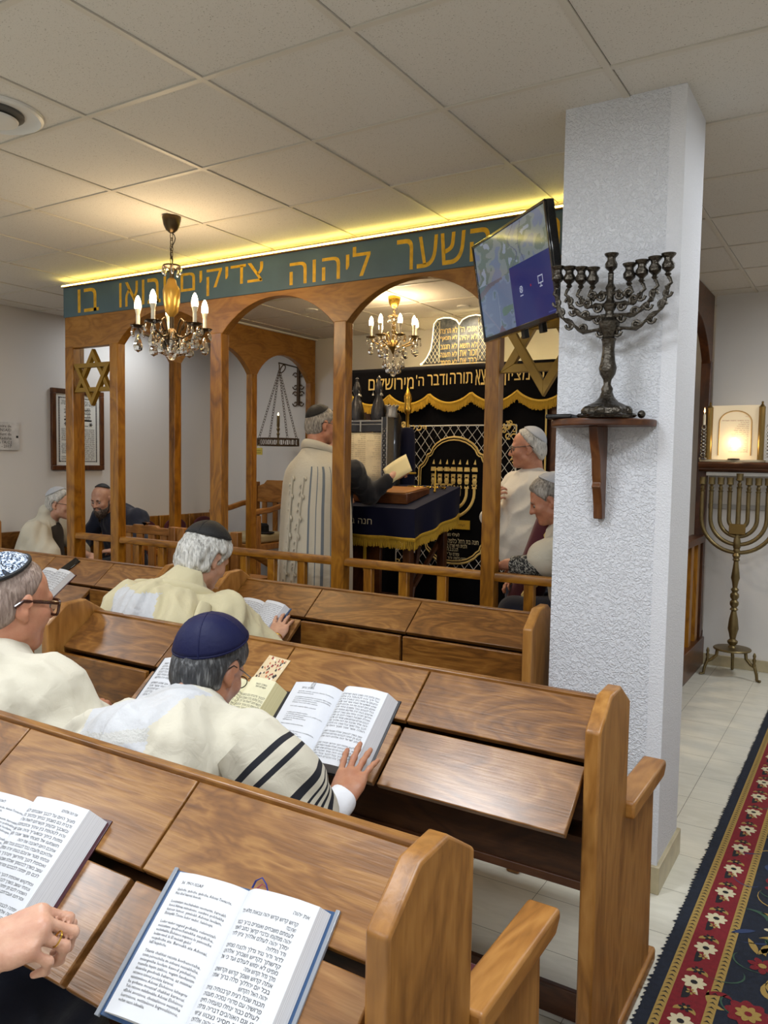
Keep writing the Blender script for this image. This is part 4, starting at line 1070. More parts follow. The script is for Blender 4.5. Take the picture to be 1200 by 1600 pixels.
# ------------------------------------------------------------------ side wall: plaque and framed print
M['marble'] = plain('grey_marble', '#c9c7c4', 0.35, var=0.22, vscale=9)
p = MB(); p.box(-6.4, -6.383, 3.70, 4.215, 1.56, 1.80, 0)
mm = T(-6.3822, 3.74, 1.785) @ Matrix(((0, 0, 1, 0), (1, 0, 0, 0), (0, 1, 0, 0), (0, 0, 0, 1)))
text_lines(p, ['En mémoire de', 'M. BENSAÏD', 'Président de', "la Hevra'Kadisha", "Président de l'A.C.J", '1931 - 2017'], mm, .40, .21, 1, .75, right=True, off=.0006)
p.box(-6.383, -6.3815, 4.185, 4.205, 1.665, 1.685, 1)
tag(p.build('memorial_plaque', ['marble', 'ink'], None, smooth=False, loc=(-6.39, 4.0, 1.68)), 'grey marble memorial plaque with black lettering on the side wall', 'plaque')
fr_ = thing('framed_print', 'tall Hebrew print in brown wooden frame on the side wall', 'framed print', (-6.39, 4.82, 1.76))
f0, f1, g0, g1 = 4.535, 5.107, 1.385, 2.135
p = MB(); w = .045
p.box(-6.4, -6.37, f0, f1, g0, g0+w); p.box(-6.4, -6.37, f0, f1, g1-w, g1); p.box(-6.4, -6.37, f0, f0+w, g0+w, g1-w); p.box(-6.4, -6.37, f1-w, f1, g0+w, g1-w)
p.build('frame', 'mahog_z', fr_, bevel=.004)
p = MB(); p.box(-6.398, -6.385, f0+w, f1-w, g0+w, g1-w); p.build('sheet', plain('print_paper', '#dfe0da', .6), fr_, smooth=False)
def wl(y, z): return T(-6.3845, y, z) @ Matrix(((0, 0, 1, 0), (1, 0, 0, 0), (0, 1, 0, 0), (0, 0, 0, 1)))
p = MB(); a, b, c, d = f0+.075, f1-.075, g0+.075, g1-.075
for k in range(40):
    z = c+(d-c)*k/40
    for y in (a, b-.014): p.box(-6.385, -6.384, y, y+.014, z, z+.011)
for k in range(26):
    y = a+(b-a)*k/26
    for z in (c, d-.012): p.box(-6.385, -6.384, y, y+.010, z, z+.012)
text_lines(p, heb_lines(2, 5, 3), wl(a+.03, d-.025), b-a-.06, .05, 0, .8, off=.0006)
for y in (a+.06, b-.19):
    for k in range(4): p.box(-6.385, -6.384, y, y+.12, d-.115-.033*k, d-.109-.033*k); text_lines(p, heb_lines(1, 2, k+5), wl(y+.008, d-.085-.033*k), .104, .024, 0, .85, off=.0006)
p.box(-6.385, -6.384, a+.20, b-.20, d-.21, d-.09); p.box(-6.385, -6.384, a+.06, b-.06, d-.215, d-.20)
for y in (a+.06, b-.09):
    for k in range(3): p.tube([(-6.3845, y+.02+.02*math.cos(PI*k/3), d-.245+.02*math.sin(PI*k/3)), (-6.3845, y+.02-.02*math.cos(PI*k/3), d-.245-.02*math.sin(PI*k/3))], .0035, 4)
p.box(-6.385, -6.384, a+.1, b-.1, d-.262, d-.257)
text_lines(p, heb_lines(15, 6, 11), wl(a+.03, d-.285), b-a-.06, d-.285-c-.02, 0, .72, off=.0006, bold=.01)
p.build('print', 'ink', fr_, smooth=False)
# ------------------------------------------------------------------ ring lamp hanging from scrolled wall bracket
M['rust'] = plain('brown_iron', '#4f3d2a', 0.55, 0.6)
rl = thing('ring_lamp', 'iron ring lamp with one candle hanging on chains from wall bracket', 'hanging lamp', (-5.30, 6.42, 1.66))
bx, by, bz = -5.30, 6.44, 1.66
p = MB(); R = .215
for z in (0, .07): p.tube([(bx+R*math.cos(a), by+R*math.sin(a), bz+z) for a in [2*PI*k/40 for k in range(40)]], .006, 6, closed=True)
for k in range(20):
    a = 2*PI*k/20; p.tube([(bx+R*math.cos(a+.05*math.cos(t)), by+R*math.sin(a+.05*math.cos(t)), bz+.035+.03*math.sin(t)) for t in [2*PI*i/10 for i in range(10)]], .004, 5, closed=True)
p.tube([(bx-R, by, bz+.004), (bx+R, by, bz+.004)], .006, 6); p.tube([(bx, by-R, bz+.004), (bx, by+R, bz+.004)], .006, 6)
p.build('ring', 'rust', rl)
top = Vector((bx+.01, by, 2.44))
for k in range(4):
    a = PI/4+k*PI/2+.35; q = Vector((bx+R*math.cos(a), by+R*math.sin(a), bz+.075)); p = MB(); n = 26
    for i in range(n):
        c0 = q.lerp(top, i/n); c1 = q.lerp(top, (i+1)/n); mid = (c0+c1)/2; d = (c1-c0); L = d.length*.68; d.normalize(); sdir = (d.cross(Vector((1, 0, 0))) if i % 2 else d.cross(Vector((0, 1, 0)))).normalized()
        p.tube([mid+d*L*math.sin(t)+sdir*.012*math.cos(t) for t in [2*PI*j/10 for j in range(10)]], .0026, 4, closed=True)
    p.build('chain', 'rust', rl)
p = MB(); p.lathe([(.03, 0), (.012, .02), (.01, .10), (.018, .12), (.008, .14), (.02, .17), (.01, .19), (.016, .2), (.015, .31), (0, .315)], (bx, by, bz), 12); p.build('candle_holder', 'brassdull', rl)
p = MB(); p.lathe([(.006, 0), (.007, .01), (.003, .025), (0, .03)], (bx, by, bz+.313), 8); p.build('lit_tip', emit('small_lamp', (1, .8, .5), 10), rl)
p = MB(); p.tube([top, top+Vector((.0, 0, .05)), (bx, by, 2.515), (bx+.005, by+.1, 2.51), (-5.31, 6.79, 2.50)], .007, 6); p.box(-5.325, -5.295, 6.775, 6.798, 2.10, 2.52)
def scroll(x, z, r, s, flip=1):
    p.tube([(x+s*(r*(1-t/18))*math.cos(t*.45)*1.0-s*r, 6.785, z+flip*r*(1-t/18)*math.sin(t*.45)) for t in range(15)], .006, 6)
for z, f in ((2.12, -1), (2.22, 1), (2.30, -1), (2.42, 1)):
    for s in (-1, 1): scroll(-5.31+s*.075, z, .035, s, f)
p.tube([(bx+.02*math.cos(t*.5)+.0, by+.06+.05*math.sin(t*.5)*(1-t/20), 2.46+.04*math.cos(t*.5)) for t in range(14)], .006, 6)
p.build('bracket', 'rust', rl)
p = MB(); p.box(bx-.13, bx-.03, by-R-.003, by-R+.003, 1.56, 1.63); p.tube([(bx-.12, by-R, 1.63), (bx-.08, by-R, 1.66), (bx-.04, by-R, 1.63)], .002, 4); text_lines(p, ['lumiere', 'perpetuelle'], T(bx-.12, by-R-.004, 1.62) @ rot('X', 90), .08, .05, 1)
p.build('paper_tag', [plain('yellow_card', '#c2b04a', .6), 'ink'], rl, smooth=False)
# ------------------------------------------------------------------ alcove: shelf, memorial panel, floor candelabrum
sf = thing('alcove_shelf', 'dark brown moulded shelf with white ledge below on the alcove wall', 'shelf', (-.5, 6.3, 1.47))
p = MB(); p.prism([(6.4, 1.55), (6.16, 1.55), (6.15, 1.54), (6.155, 1.52), (6.17, 1.505), (6.17, 1.495), (6.185, 1.48), (6.4, 1.48)], 0, -1.10, .2); p.build('board', 'dark_x', sf, bevel=.002)
p = MB(); p.box(-1.05, .2, 6.2, 6.4, 1.45, 1.478); p.build('ledge', 'whitemetal', sf, bevel=.003)
mp_ = thing('memorial_lamp', 'glowing parchment panel between two brass rollers on the alcove shelf', 'memorial lamp', (-.87, 6.28, 1.551))
def lit_sheet():
    m, nt, b = new_mat('lit_parchment'); b.inputs['Base Color'].default_value = rgb('#e6d3ae'); b.inputs['Roughness'].default_value = .6
    b.inputs['Subsurface Weight'].default_value = 0.0; b.inputs['Emission Color'].default_value = (1, .84, .60, 1); b.inputs['Emission Strength'].default_value = .28; return m
M['litsheet'] = lit_sheet()
MB().box(-1.05, -.70, 6.27, 6.28, 1.57, 1.965).build('sheet', 'litsheet', mp_, bevel=.002)
p = MB()
pts = [(-.985, 1.60), (-.985, 1.84)]+[(-.875-.11*math.cos(a), 1.84+.085*math.sin(a)) for a in [PI*k/16 for k in range(17)]]+[(-.765, 1.60)]
p.tube([(x, 6.268, z) for x, z in pts], .005, 5); p.build('arch_line', plain('arch_tan', '#c9a66a', .6), mp_)
p = MB(); text_lines(p, ['Prière', '']+heb_lines(17, 4, 77), T(-.965, 6.269, 1.89) @ rot('X', 90), .18, .27, 0, .5, off=.0005); p.build('lettering', plain('brown_ink', '#8a6a44', .7), mp_, smooth=False)
for x in (-1.05, -.70):
    p = MB(); p.lathe([(.012, -.0), (.022, .012), (.022, .39), (.012, .402), (.006, .415), (.009, .425), (0, .432)], (x, 6.265, 1.56), 14); p.build('roller', 'brassold', mp_)
p = MB(); p.ball((-.87, 6.255, 1.685), (.022, .018, .026), 12); p.build('bulb', emit('amber_bulb', (1, .74, .36), 30), mp_)
point('bulb_lamp', (-.87, 6.21, 1.69), .7, (1, .78, .48), .03, mp_)
p = MB(); p.box(-1.10, -.66, 6.20, 6.36, 1.551, 1.568); p.build('plinth', plain('cream_plinth', '#d5c7a6', .5), mp_, bevel=.003)
p = MB(); p.lathe([(0, 0), (.045, 0), (.04, .008), (0, .01)], (-.87, 6.22, 1.569), 18); p.build('dish', 'black', mp_)
for x, lab in ((-1.075, 'clear spiral glass candle holder at the near end of the alcove shelf'), (-.64, 'clear spiral glass candle holder beyond the glowing panel')):
    t = thing('candle_holder', lab, 'candle holder', (x, 6.19, 1.551), 'spiral glass candle holders')
    p = MB(); p.lathe([(0, 0), (.026, 0), (.026, .012)]+[(.012+.008*abs(math.sin(k*PI/2)), .02+.0125*k) for k in range(18)]+[(.014, .25), (0, .25)], (x, 6.185, 1.569), 14); p.build('glass', 'crystal', t)
    p = MB(); p.lathe([(.009, .25), (.009, .32), (.004, .335), (0, .34)], (x, 6.185, 1.569), 10); p.build('candle', 'candle', t)
    p = MB(); p.lathe([(.002, .34), (.006, .35), (.003, .37), (0, .38)], (x, 6.185, 1.569), 8); p.build('flame', emit('flame_glow', (1, .55, .2), 6), t)
fm = thing('floor_candelabrum', 'tall brass nine-armed candelabrum standing on the floor by the alcove wall', 'candelabrum', (-.81, 6.13, 0))
cx, cyy = -.81, 6.13
p = MB(); p.lathe([(0, .195), (.125, .195), (.13, .203), (.125, .21), (.03, .215), (.02, .23), (.034, .245), (.036, .26), (.02, .275), (.026, .31), (.037, .35), (.03, .42), (.017, .48), (.03, .49), (.018, .505), (.03, .525), (.03, .545), (.018, .56), (.03, .58), (.03, .60), (.018, .615), (.028, .635), (.016, .65), (.022, .69), (.03, .72), (.02, .80), (.016, .84), (.026, .85), (.018, .86), (.028, .88), (.018, .90), (.024, .915), (.02, .93), (.026, .94), (.026, .97), (.022, 1.0), (.018, 1.02), (.016, 1.36), (.02, 1.365), (.012, 1.375)], (cx, cyy, 0), 24); p.build('column', 'brassdull', fm)
for k in range(3):
    a = [-.35, PI+.35, PI/2+.1][k]; d = Vector((math.cos(a), math.sin(a), 0)); q = [(.10, .20), (.105, .15), (.14, .115), (.17, .10), (.185, .05), (.19, .012), (.215, .008)]
    p = MB(); p.tube([(cx+d.x*r, cyy+d.y*r, z) for r, z in q], [.012, .012, .012, .012, .011, .011, .012], 8); p.lathe([(.012, .10), (.014, .115), (.008, .13), (.014, .15), (.008, .165), (.012, .18), (.006, .2), (0, .205)], (cx+d.x*.165, cyy+d.y*.165, 0), 10); p.build('foot', 'brassdull', fm)
def fcup(x, z): 
    p = MB(); p.lathe([(.016, 0), (.02, .006), (.012, .012), (.016, .03), (.009, .04), (.012, .05), (.024, .055), (.022, .075), (.024, .105), (.018, .105), (.016, .09), (0, .088)], (x, cyy, z), 14); p.build('cup', 'brassdull', fm)
fcup(cx, 1.365)
for s in (-1, 1):
    for k in range(4):
        R = .062*(k+1); zc = 1.14+.005*k
        pts = [(cx, cyy, zc-R*1.02)]+[(cx+s*R*math.sin(a), cyy, zc-R*1.02*math.cos(a)) for a in [PI/2*i/12 for i in range(1, 13)]]+[(cx+s*R, cyy, 1.335)]
        p = MB(); p.tube(pts, .0145, 10); p.build('arm', 'brassdull', fm); fcup(cx+s*R, 1.335)
p = MB(); p.box(cx-.055, cx+.055, cyy-.03, cyy-.02, 1.035, 1.11); p.build('shield', 'brassold', fm, bevel=.004)
# ------------------------------------------------------------------ seats along the side wall and benches left of the dais
for i, y in enumerate((5.58, 6.0, 6.42)):
    lab = ('burgundy-backed wooden seat at the side wall, nearest the plain wall', 'burgundy-backed wooden seat at the side wall, middle of its row', 'burgundy-backed wooden seat at the side wall, beside the carved armchair')[i]
    t = thing('folding_chair', lab, 'seat', (-6.2, y, 0), 'burgundy seats along the side wall')
    MB().box(-6.395, -6.36, y-.2, y+.2, .30, .905).build('back_frame', 'pine_z', t, bevel=.006)
    pts = [(y-.15, .45), (y-.15, .78)]+[(y-.15*math.cos(a), .78+.09*math.sin(a)) for a in [PI*k/12 for k in range(1, 12)]]+[(y+.15, .78), (y+.15, .45)]
    p = MB(); p.prism(pts, 0, -6.36, -6.335); p.build('back_pad', 'cushion', t, bevel=.01, seg=3)
    MB().box(-6.36, -5.95, y-.19, y+.19, .40, .46).build('seat_pad', 'cushion', t, bevel=.015, seg=3)
    for s in (-1, 1): MB().box(-6.38, -5.95, y+s*.19-.015, y+s*.19+.015, 0, .44).build('leg', 'pine_z', t, bevel=.004)
def slat_bench(x0, x1, yb, lab, n=2):
    t = thing('slatted_bench', lab, 'bench', ((x0+x1)/2, yb, .18), 'slatted benches inside the dais')
    for x in (x0, x1):
        MB().box(x-.035, x+.035, yb-.02, yb+.03, .18, 1.0).build('post', 'solid_z', t, bevel=.005)
        p = MB(); p.tube([(x, yb+.02, .86), (x, yb+.2, .82), (x, yb+.4, .72), (x, yb+.45, .70)], .028, 8, flat=.6); p.build('armrest', 'solid_y', t)
        MB().box(x-.03, x+.03, yb+.40, yb+.45, .18, .71).build('leg', 'solid_z', t, bevel=.004)
    st = [(x0+.04, .93), (x0+.04, .985), (x0+.16, .985), (x0+.18, 1.0), (x0+.30, 1.0), (x0+.32, 1.015), (x1-.32, 1.015), (x1-.30, 1.0), (x1-.18, 1.0), (x1-.16, .985), (x1-.04, .985), (x1-.04, .93)]
    p = MB(); p.prism(st, 1, yb-.012, yb+.022); p.build('top_rail', 'solid_x', t, bevel=.004)
    for i in range(4):
        x = x0+(x1-x0)*(i+.8)/4.6; MB().box(x-.035, x+.035, yb-.005, yb+.015, .64, .935).build('slat', 'solid_z', t, bevel=.003)
    MB().box(x0+.03, x1-.03, yb+.02, yb+.46, .60, .63).build('seat', 'solid_x', t, bevel=.005)
    return t
slat_bench(-5.02, -4.42, 4.16, 'light brown slatted bench on the dais, before the bearded man')
slat_bench(-4.33, -3.80, 4.16, 'light brown slatted bench on the dais, nearer the wide middle post')
# carved armchair near the back wall, with cushion and dark hat on it
ac = thing('carved_armchair', 'wide carved wooden double armchair with pale cushion under the ring lamp', 'armchair', (-5.42, 6.35, 0))
X0c, X1c, yf, yb2 = -5.75, -5.20, 6.0, 6.62
for x in (X0c, X1c):
    MB().box(x-.03, x+.03, yf-.03, yf+.03, 0, .95).build('front_leg', 'solid_z', ac, bevel=.005)
    MB().box(x-.03, x+.03, yb2-.03, yb2+.03, 0, 1.27).build('rear_leg', 'solid_z', ac, bevel=.005)
    p = MB(); p.tube([(x, yf-.08, .97), (x, yf, .99), (x, yf+.2, 1.0), (x, yf+.4, 1.04), (x, yb2, 1.06)], .03, 8, flat=.7); p.build('armrest', 'solid_y', ac)
p = MB(); p.prism([(X0c+.03, 1.05), (X0c+.03, 1.22), (X0c+.12, 1.25), (X0c+.16, 1.29), (X1c-.16, 1.29), (X1c-.12, 1.25), (X1c-.03, 1.22), (X1c-.03, 1.05)], 1, yb2-.015, yb2+.02); p.build('crest_rail', 'solid_x', ac, bevel=.004)
for k in range(3): x = X0c+.12+.15*k; MB().box(x-.03, x+.03, yb2-.01, yb2+.01, .66, 1.06).build('slat', 'solid_z', ac, bevel=.003)
MB().box(X0c-.02, X1c+.02, yf-.04, yb2, .60, .66).build('seat_frame', 'solid_x', ac, bevel=.005)
p = MB(); p.box(X0c+.03, X1c-.03, yf-.02, yb2-.05, .66, .75); p.build('cushion', plain('tan_cushion', '#a99a76', .8, bump=.1, bscale=120), ac, bevel=.03, seg=4)
p = MB(); p.box(X0c, X1c, yf-.01, yf+.02, .22, .28); p.build('stretcher', 'solid_x', ac, bevel=.004)
MB().box(X0c-.1, X1c+.02, yf-.25, yf+.02, .0, .20).build('foot_step', 'dark_x', ac, bevel=.005)
p = MB(); p.lathe([(0, .0), (.13, 0), (.14, .01), (.08, .016), (.078, .08), (.06, .10), (0, .105)], (-5.36, 6.25, .752), 20); tag(p.build('dark_hat', plain('black_felt', '#0e0e10', .9), None, loc=(-5.36, 6.25, .752)), 'black felt hat lying on the pale chair cushion', 'hat')

# ------------------------------------------------------------------ carpet runner
M['c_navy'] = plain('carpet_navy', '#141c2c', 0.95, bump=0.5, bscale=500, var=0.3, vscale=60)
M['c_red'] = plain('carpet_red', '#7c1420', 0.95, bump=0.5, bscale=500, var=0.15, vscale=80)
M['c_gold'] = plain('carpet_gold', '#a88a48', 0.95, bump=0.5, bscale=500)
M['c_cream'] = plain('carpet_cream', '#c9bd9c', 0.95)
M['c_black'] = plain('carpet_black', '#15131a', 0.95)
M['c_green'] = plain('carpet_green', '#35503f', 0.95)
M['c_blue'] = plain('carpet_blue', '#2c3a5c', 0.95)
p = MB(); cx0, cx1, cy0, cy1, z = -.485, .95, .2, 6.0, .012
p.box(cx0, cx1, cy0, cy1, .001, z, 0)
L1, L2, L3, L4 = cx0+.035, cx0+.062, cx0+.158, cx0+.185
R1, R2, R3, R4 = cx1-.035, cx1-.062, cx1-.158, cx1-.185
def flat(x0, x1, y0, y1, m, h=.0006): p.add([(x0, y0, z+h), (x1, y0, z+h), (x1, y1, z+h), (x0, y1, z+h)], [(0, 1, 2, 3)], m)
for a, b, m in ((L1, L2, 2), (L2, L3, 1), (L3, L4, 2), (R2, R1, 2), (R3, R2, 1), (R4, R3, 2)): flat(a, b, cy0, cy1, m)
rnd = random.Random(5)
def petals(x, y, r, n, m, m2, a0=0.0, h=.0012, sq=.45):
    for k in range(n):
        a = a0+2*PI*k/n; d = (math.cos(a), math.sin(a)); t = (-d[1], d[0]); pts = []
        for u, w in ((.15, 0), (.45, sq*.8), (.75, sq), (1.0, sq*.45), (1.06, 0), (1.0, -sq*.45), (.75, -sq), (.45, -sq*.8)):
            pts.append((x+r*(d[0]*u+t[0]*w*.62), y+r*(d[1]*u+t[1]*w*.62), z+h+.00005*k))
        p.add(pts, [tuple(range(8))], m)
    q = [(x+r*.3*math.cos(2*PI*k/10), y+r*.3*math.sin(2*PI*k/10), z+h+.0009) for k in range(10)]; p.add(q, [tuple(range(10))], m2)
def leaf(x, y, a, L, w, m, bend=.4, h=.001):
    pts = []; n = 8
    for i in range(n+1):
        u = i/n; b = a+bend*u; pts.append((x+L*u*math.cos(b), y+L*u*math.sin(b), b, w*math.sin(PI*min(1, u*1.02))**.8))
    l = [(q[0]-q[3]*math.sin(q[2]), q[1]+q[3]*math.cos(q[2]), z+h) for q in pts]; r = [(q[0]+q[3]*math.sin(q[2]), q[1]-q[3]*math.cos(q[2]), z+h) for q in pts]
    n1 = len(pts); p.add(r+l, [(i, i+1, n1+i+1, n1+i) for i in range(n1-1)], m)
y = cy0+.01
while y < cy1-.02:   # little tooth pattern of the guard stripes
    for a, b in ((L1, L2), (L3, L4), (R2, R1), (R4, R3)):
        c = (a+b)/2; p.add([(a+.004, y, z+.0012), (c, y+.011, z+.0012), (b-.004, y, z+.0012), (c, y+.004, z+.0012)], [(0, 3, 1), (3, 2, 1)], 4)
    y += .022
y = cy0+.06; k = 0
while y < cy1-.05:   # flower band
    for c in ((L2+L3)/2, (R2+R3)/2):
        if k % 3 == 0: petals(c, y, .033, 8, 3, 4, .2)
        elif k % 3 == 1:
            leaf(c-.03, y-.02, 1.1, .055, .009, 2, -.8); leaf(c+.03, y-.02, 2.0, .055, .009, 2, .8); petals(c, y, .018, 6, 4, 2)
        else:
            leaf(c-.02, y-.025, .9, .06, .012, 4, .7); leaf(c+.02, y+.01, 2.5, .04, .008, 3, -.5); petals(c, y+.015, .014, 5, 2, 1)
    y += .064; k += 1
yy = cy0+.1; row = 0
while yy < cy1-.05:
    xx = L4+.09+(.095 if row % 2 else 0)
    while xx < R4-.05:
        q = rnd.random(); x, y = xx+rnd.uniform(-.02, .02), yy+rnd.uniform(-.02, .02)
        if (row+int(xx*7)) % 3 == 0: petals(x, y, .058, 9, 1, 3, q*6, sq=.5); petals(x, y, .034, 8, 2, 1, q*3, h=.0025)
        elif q < .35: petals(x, y, .045, 9, 2, 1, q*9)
        elif q < .7: petals(x, y, .03, 6, 3, 2, q*9); petals(x+.06, y+.03, .024, 6, 3, 1, q*5)
        else: petals(x, y, .04, 7, 1, 2, q*5)
        for j in range(4):
            a = rnd.uniform(0, 6.28); leaf(x+.06*math.cos(a), y+.06*math.sin(a), a+rnd.uniform(-.8, .8), .085, .011, rnd.choice((2, 2, 2, 5, 6, 1)), rnd.uniform(-1.5, 1.5))
        for j in range(3):
            a = rnd.uniform(0, 6.28); leaf(x+.08*math.cos(a), y+.08*math.sin(a), a+1.2, .12, .0035, rnd.choice((2, 6, 5)), rnd.uniform(-2, 2))
        xx += .19
    yy += .125; row += 1
for k in range(260):  # ragged side fringe
    y = cy0+(cy1-cy0)*k/260; x = cx0
    p.add([(x, y, .004), (x-.006-.01*rnd.random(), y+.006, .003), (x, y+.02, .004)], [(0, 2, 1)], 0)
tag(p.build('carpet_runner', ['c_navy', 'c_red', 'c_gold', 'c_cream', 'c_black', 'c_green', 'c_blue'], None, smooth=False, loc=(.23, 3.0, 0)), 'long dark blue oriental carpet runner with red flowered border on the floor', 'carpet')
# ------------------------------------------------------------------ open prayer books on the desks
M['paper'] = plain('book_paper', '#d2d4d9', 0.75)
M['paper_cream'] = plain('old_paper', '#d8d2b0', 0.75, var=0.05, vscale=20)
def edges_mat(name, a, b):
    m, nt, bs = new_mat(name); bs.inputs['Roughness'].default_value = .8
    tc = nd(nt, 'ShaderNodeTexCoord'); sp = nd(nt, 'ShaderNodeVectorMath', _operation='DOT_PRODUCT'); nv = Vector((0, -SL, 1)).normalized(); sp.inputs[1].default_value = tuple(nv)
    nt.links.new(tc.outputs['Object'], sp.inputs[0])
    w = nd(nt, 'ShaderNodeMath', _operation='MULTIPLY'); w.inputs[1].default_value = 900; nt.links.new(sp.outputs['Value'], w.inputs[0])
    n = nd(nt, 'ShaderNodeTexNoise'); n.noise_dimensions = '1D'; n.inputs['Scale'].default_value = 1.0; n.inputs['Detail'].default_value = 3
    nt.links.new(w.outputs[0], n.inputs['W'])
    r = nd(nt, 'ShaderNodeValToRGB'); r.color_ramp.elements[0].color = rgb(a); r.color_ramp.elements[1].color = rgb(b); r.color_ramp.elements[0].position = .3; r.color_ramp.elements[1].position = .7
    nt.links.new(n.outputs[0], r.inputs[0]); nt.links.new(r.outputs[0], bs.inputs['Base Color']); return m
M['edges'] = edges_mat('page_edges', '#b9bac0', '#dadbdf'); M['edges_cream'] = edges_mat('page_edges_cream', '#b3a778', '#d9d0a6')
M['printink'] = plain('print_ink', '#26272c', 0.8)
M['cov_black'] = plain('cover_black', '#17151a', 0.4); M['cov_blue'] = plain('cover_blue', '#27476f', 0.3, coat=0.4); M['cov_wine'] = plain('cover_wine', '#3a0f1c', 0.35)
M['plastic'] = plain('clear_jacket', '#8b9099', 0.12, coat=0.6)
def desk_frame(X, Yb, s, ang=0.0, lift=0.0):
    """frame lying on the desk slope: s metres down the slope from the upper edge"""
    c = 1/math.sqrt(1+SL*SL)
    o = Vector((X, Yb-s*c, ZB-.003-s*c*SL)); n = Vector((0, -SL*c, c)); o += n*(lift+.0015)
    ey = Vector((0, c, c*SL)); ex = Vector((1, 0, 0)); R_ = Matrix(((ex.x, ey.x, n.x, o.x), (ex.y, ey.y, n.y, o.y), (ex.z, ey.z, n.z, o.z), (0, 0, 0, 1)))
    return R_ @ rot('Z', ang)
def open_book(name, lab, F, w, h, tl, tr, cover, paper='paper', edge='edges', text=(None, None), grp=None, skew=.0, jacket=False, curve=1.0):
    """F: frame at the middle of the spine on the desk; w page width, h page height, tl/tr block thickness"""
    t = thing(name, lab, 'book', F.to_translation(), grp)
    p = MB(); p.xf = F
    p.box(-w-.008, -.006, -h/2-.005, h/2+.005, 0, .0035); p.box(.006, w+.008, -h/2-.005, h/2+.005, 0, .0035); p.box(-.007, .007, -h/2-.005, h/2+.005, .0, .0025)
    p.build('cover', cover, t, bevel=.001)
    surfs = {}
    for side, th, nm in ((-1, tl, 'left'), (1, tr, 'right')):
        def S_(x, th=th):   # height of the page surface over the desk, x from 0 (spine) to w
            u = max(0, min(1, x/w)); d = .010
            up = math.sin(min(1, u/.22)*PI/2)
            return .004+th*(.30+.70*up)+curve*.006*math.sin(PI*min(1, u*1.02))-.004*curve*max(0, u-.75)/.25
        surfs[side] = S_
        p = MB(); p.xf = F; n = 18
        xs_ = [w*(i/n) for i in range(n+1)]
        # fore edge of the block leans outward: lower leaves stick out further
        for y in (0,):
            top = [[(side*x, yy_, S_(x)) for yy_ in (-h/2, h/2)] for x in xs_]
        lean = min(.02, th*.55)
        vs = []
        for x in xs_:
            vs += [(side*(x*(1-lean/w)), -h/2, S_(x)), (side*(x*(1-lean/w)), h/2, S_(x)), (side*x, -h/2, .004), (side*x, h/2, .004)]
        fs = []; mi = []
        for i in range(n):
            a, b = 4*i, 4*(i+1)
            q = [(a, b, b+1, a+1), (a, a+2, b+2, b), (a+1, b+1, b+3, a+3), (a+2, a+3, b+3, b+2)]
            if side < 0: q = [f[::-1] for f in q]
            fs += q; mi += [0, 1, 1, 1]
        a = 4*n; q = (a, a+2, a+3, a+1); fs.append(q if side > 0 else q[::-1]); mi.append(1)
        for f, m_ in zip(fs, mi): pass
        o = len(p.v); p.add(vs, [], 0); p.f += [tuple(i+o for i in f) for f in fs]; p.mi += mi
        blk = p.build('page_block', [paper, edge], t, ang=30)
        tx = text[0] if side < 0 else text[1]
        if tx:
            q = MB()
            for spec in tx:
                lines, x0, y0, ww, hh, kw = spec
                k2 = 1-lean/w
                def sf(x, y, x0=x0): return S_((x0+x)/k2 if side > 0 else (w*k2-(x0+x))/k2)
                base = (0 if side > 0 else -w*k2)
                text_lines(q, lines, F @ T(base+x0, h/2-y0, 0), ww, hh, 0, surf=sf, **kw)
            if q.v: q.build('print', 'printink', blk, smooth=False)
    return t, surfs
KED = ['קדוש קדוש קדוש יהוה צבאות מלא כל', 'הארץ כבודו', 'לעמתם משבחים ואומרים ברוך כבוד', 'יהוה ממקומו ובדברי קדשך כתוב לאמר', 'ימלך יהוה לעולם אלהיך ציון לדר', 'ודר הללויה', 'לדור ודור נגיד גדלך ולנצח נצחים',
       'קדשתך נקדיש ושבחך אלהינו', 'מפינו לא ימוש לעולם ועד כי אל', 'מלך גדול וקדוש אתה', 'אתה קדוש ושמך קדוש וקדושים', 'בכל יום יהללוך סלה ברוך אתה', 'יהוה האל הקדוש', 'תכנת שבת רצית קרבנותיה צוית',
       'פרושיה עם סדורי נסכיה מענגיה', 'לעולם כבוד ינחלו טועמיה חיים', 'זכו וגם האוהבים דבריה גדלה', 'בחרו אז מסיני נצטוו ציווי', 'פעליה כראוי ותצונו יהוה אלהינו', 'להקריב בה קרבן מוסף שבת כראוי', 'יהי רצון מלפניך יהוה אלהינו']
FRA = ['Qadoche, qadoche, qadoche, Adonaï Tsevaote,', 'Melo khol haarets kevodo.', '', 'Leoumatam mechabehim veomerim, baroukh', 'kevod Adonaï mimekomo, ouvdivré qodchekha', 'katouv lemor, yimlokh Adonaï leolam,', 'Elohayikh Tsione ledor vador, halelouya.', '',
       'Ledor vador naguid godlekha oulenetsah', 'netsahim qedouchatekha naqdiche,', 'vechivhakha Elohénou mipinou lo yamouche', 'leolam vaed, ki El melekh gadol', 'veqadoche ata. Baroukh ata Adonaï,', 'haEl haqadoche.', '',
       'Tikanta chabbat ratsita korbenoteha,', 'tsivita pérouchéha im sidouré nessakhéha,', 'méanguéha leolam kavod yinhalou,', 'toaméha hayim zakhou, vegam haohavim', 'devaréha guedoula baharou, az misinaï', 'nitstavou tsivouï peoleha karaouï,', 'vatetsavénou Adonaï Elohénou lehaqriv', 'ba qorbane moussaf chabbat karaouï.', 'Yehi ratsone milefanekha Adonaï Elohénou', 'vElohé avoténou, chetaalénou vesimha', 'leartsénou, vetitaénou bigvoulénou,', 'vecham naassé lefanekha.']
hb = dict(right=True, res=2, fill=.60, short={1: .14, 5: .30, 9: .5, 12: .45})
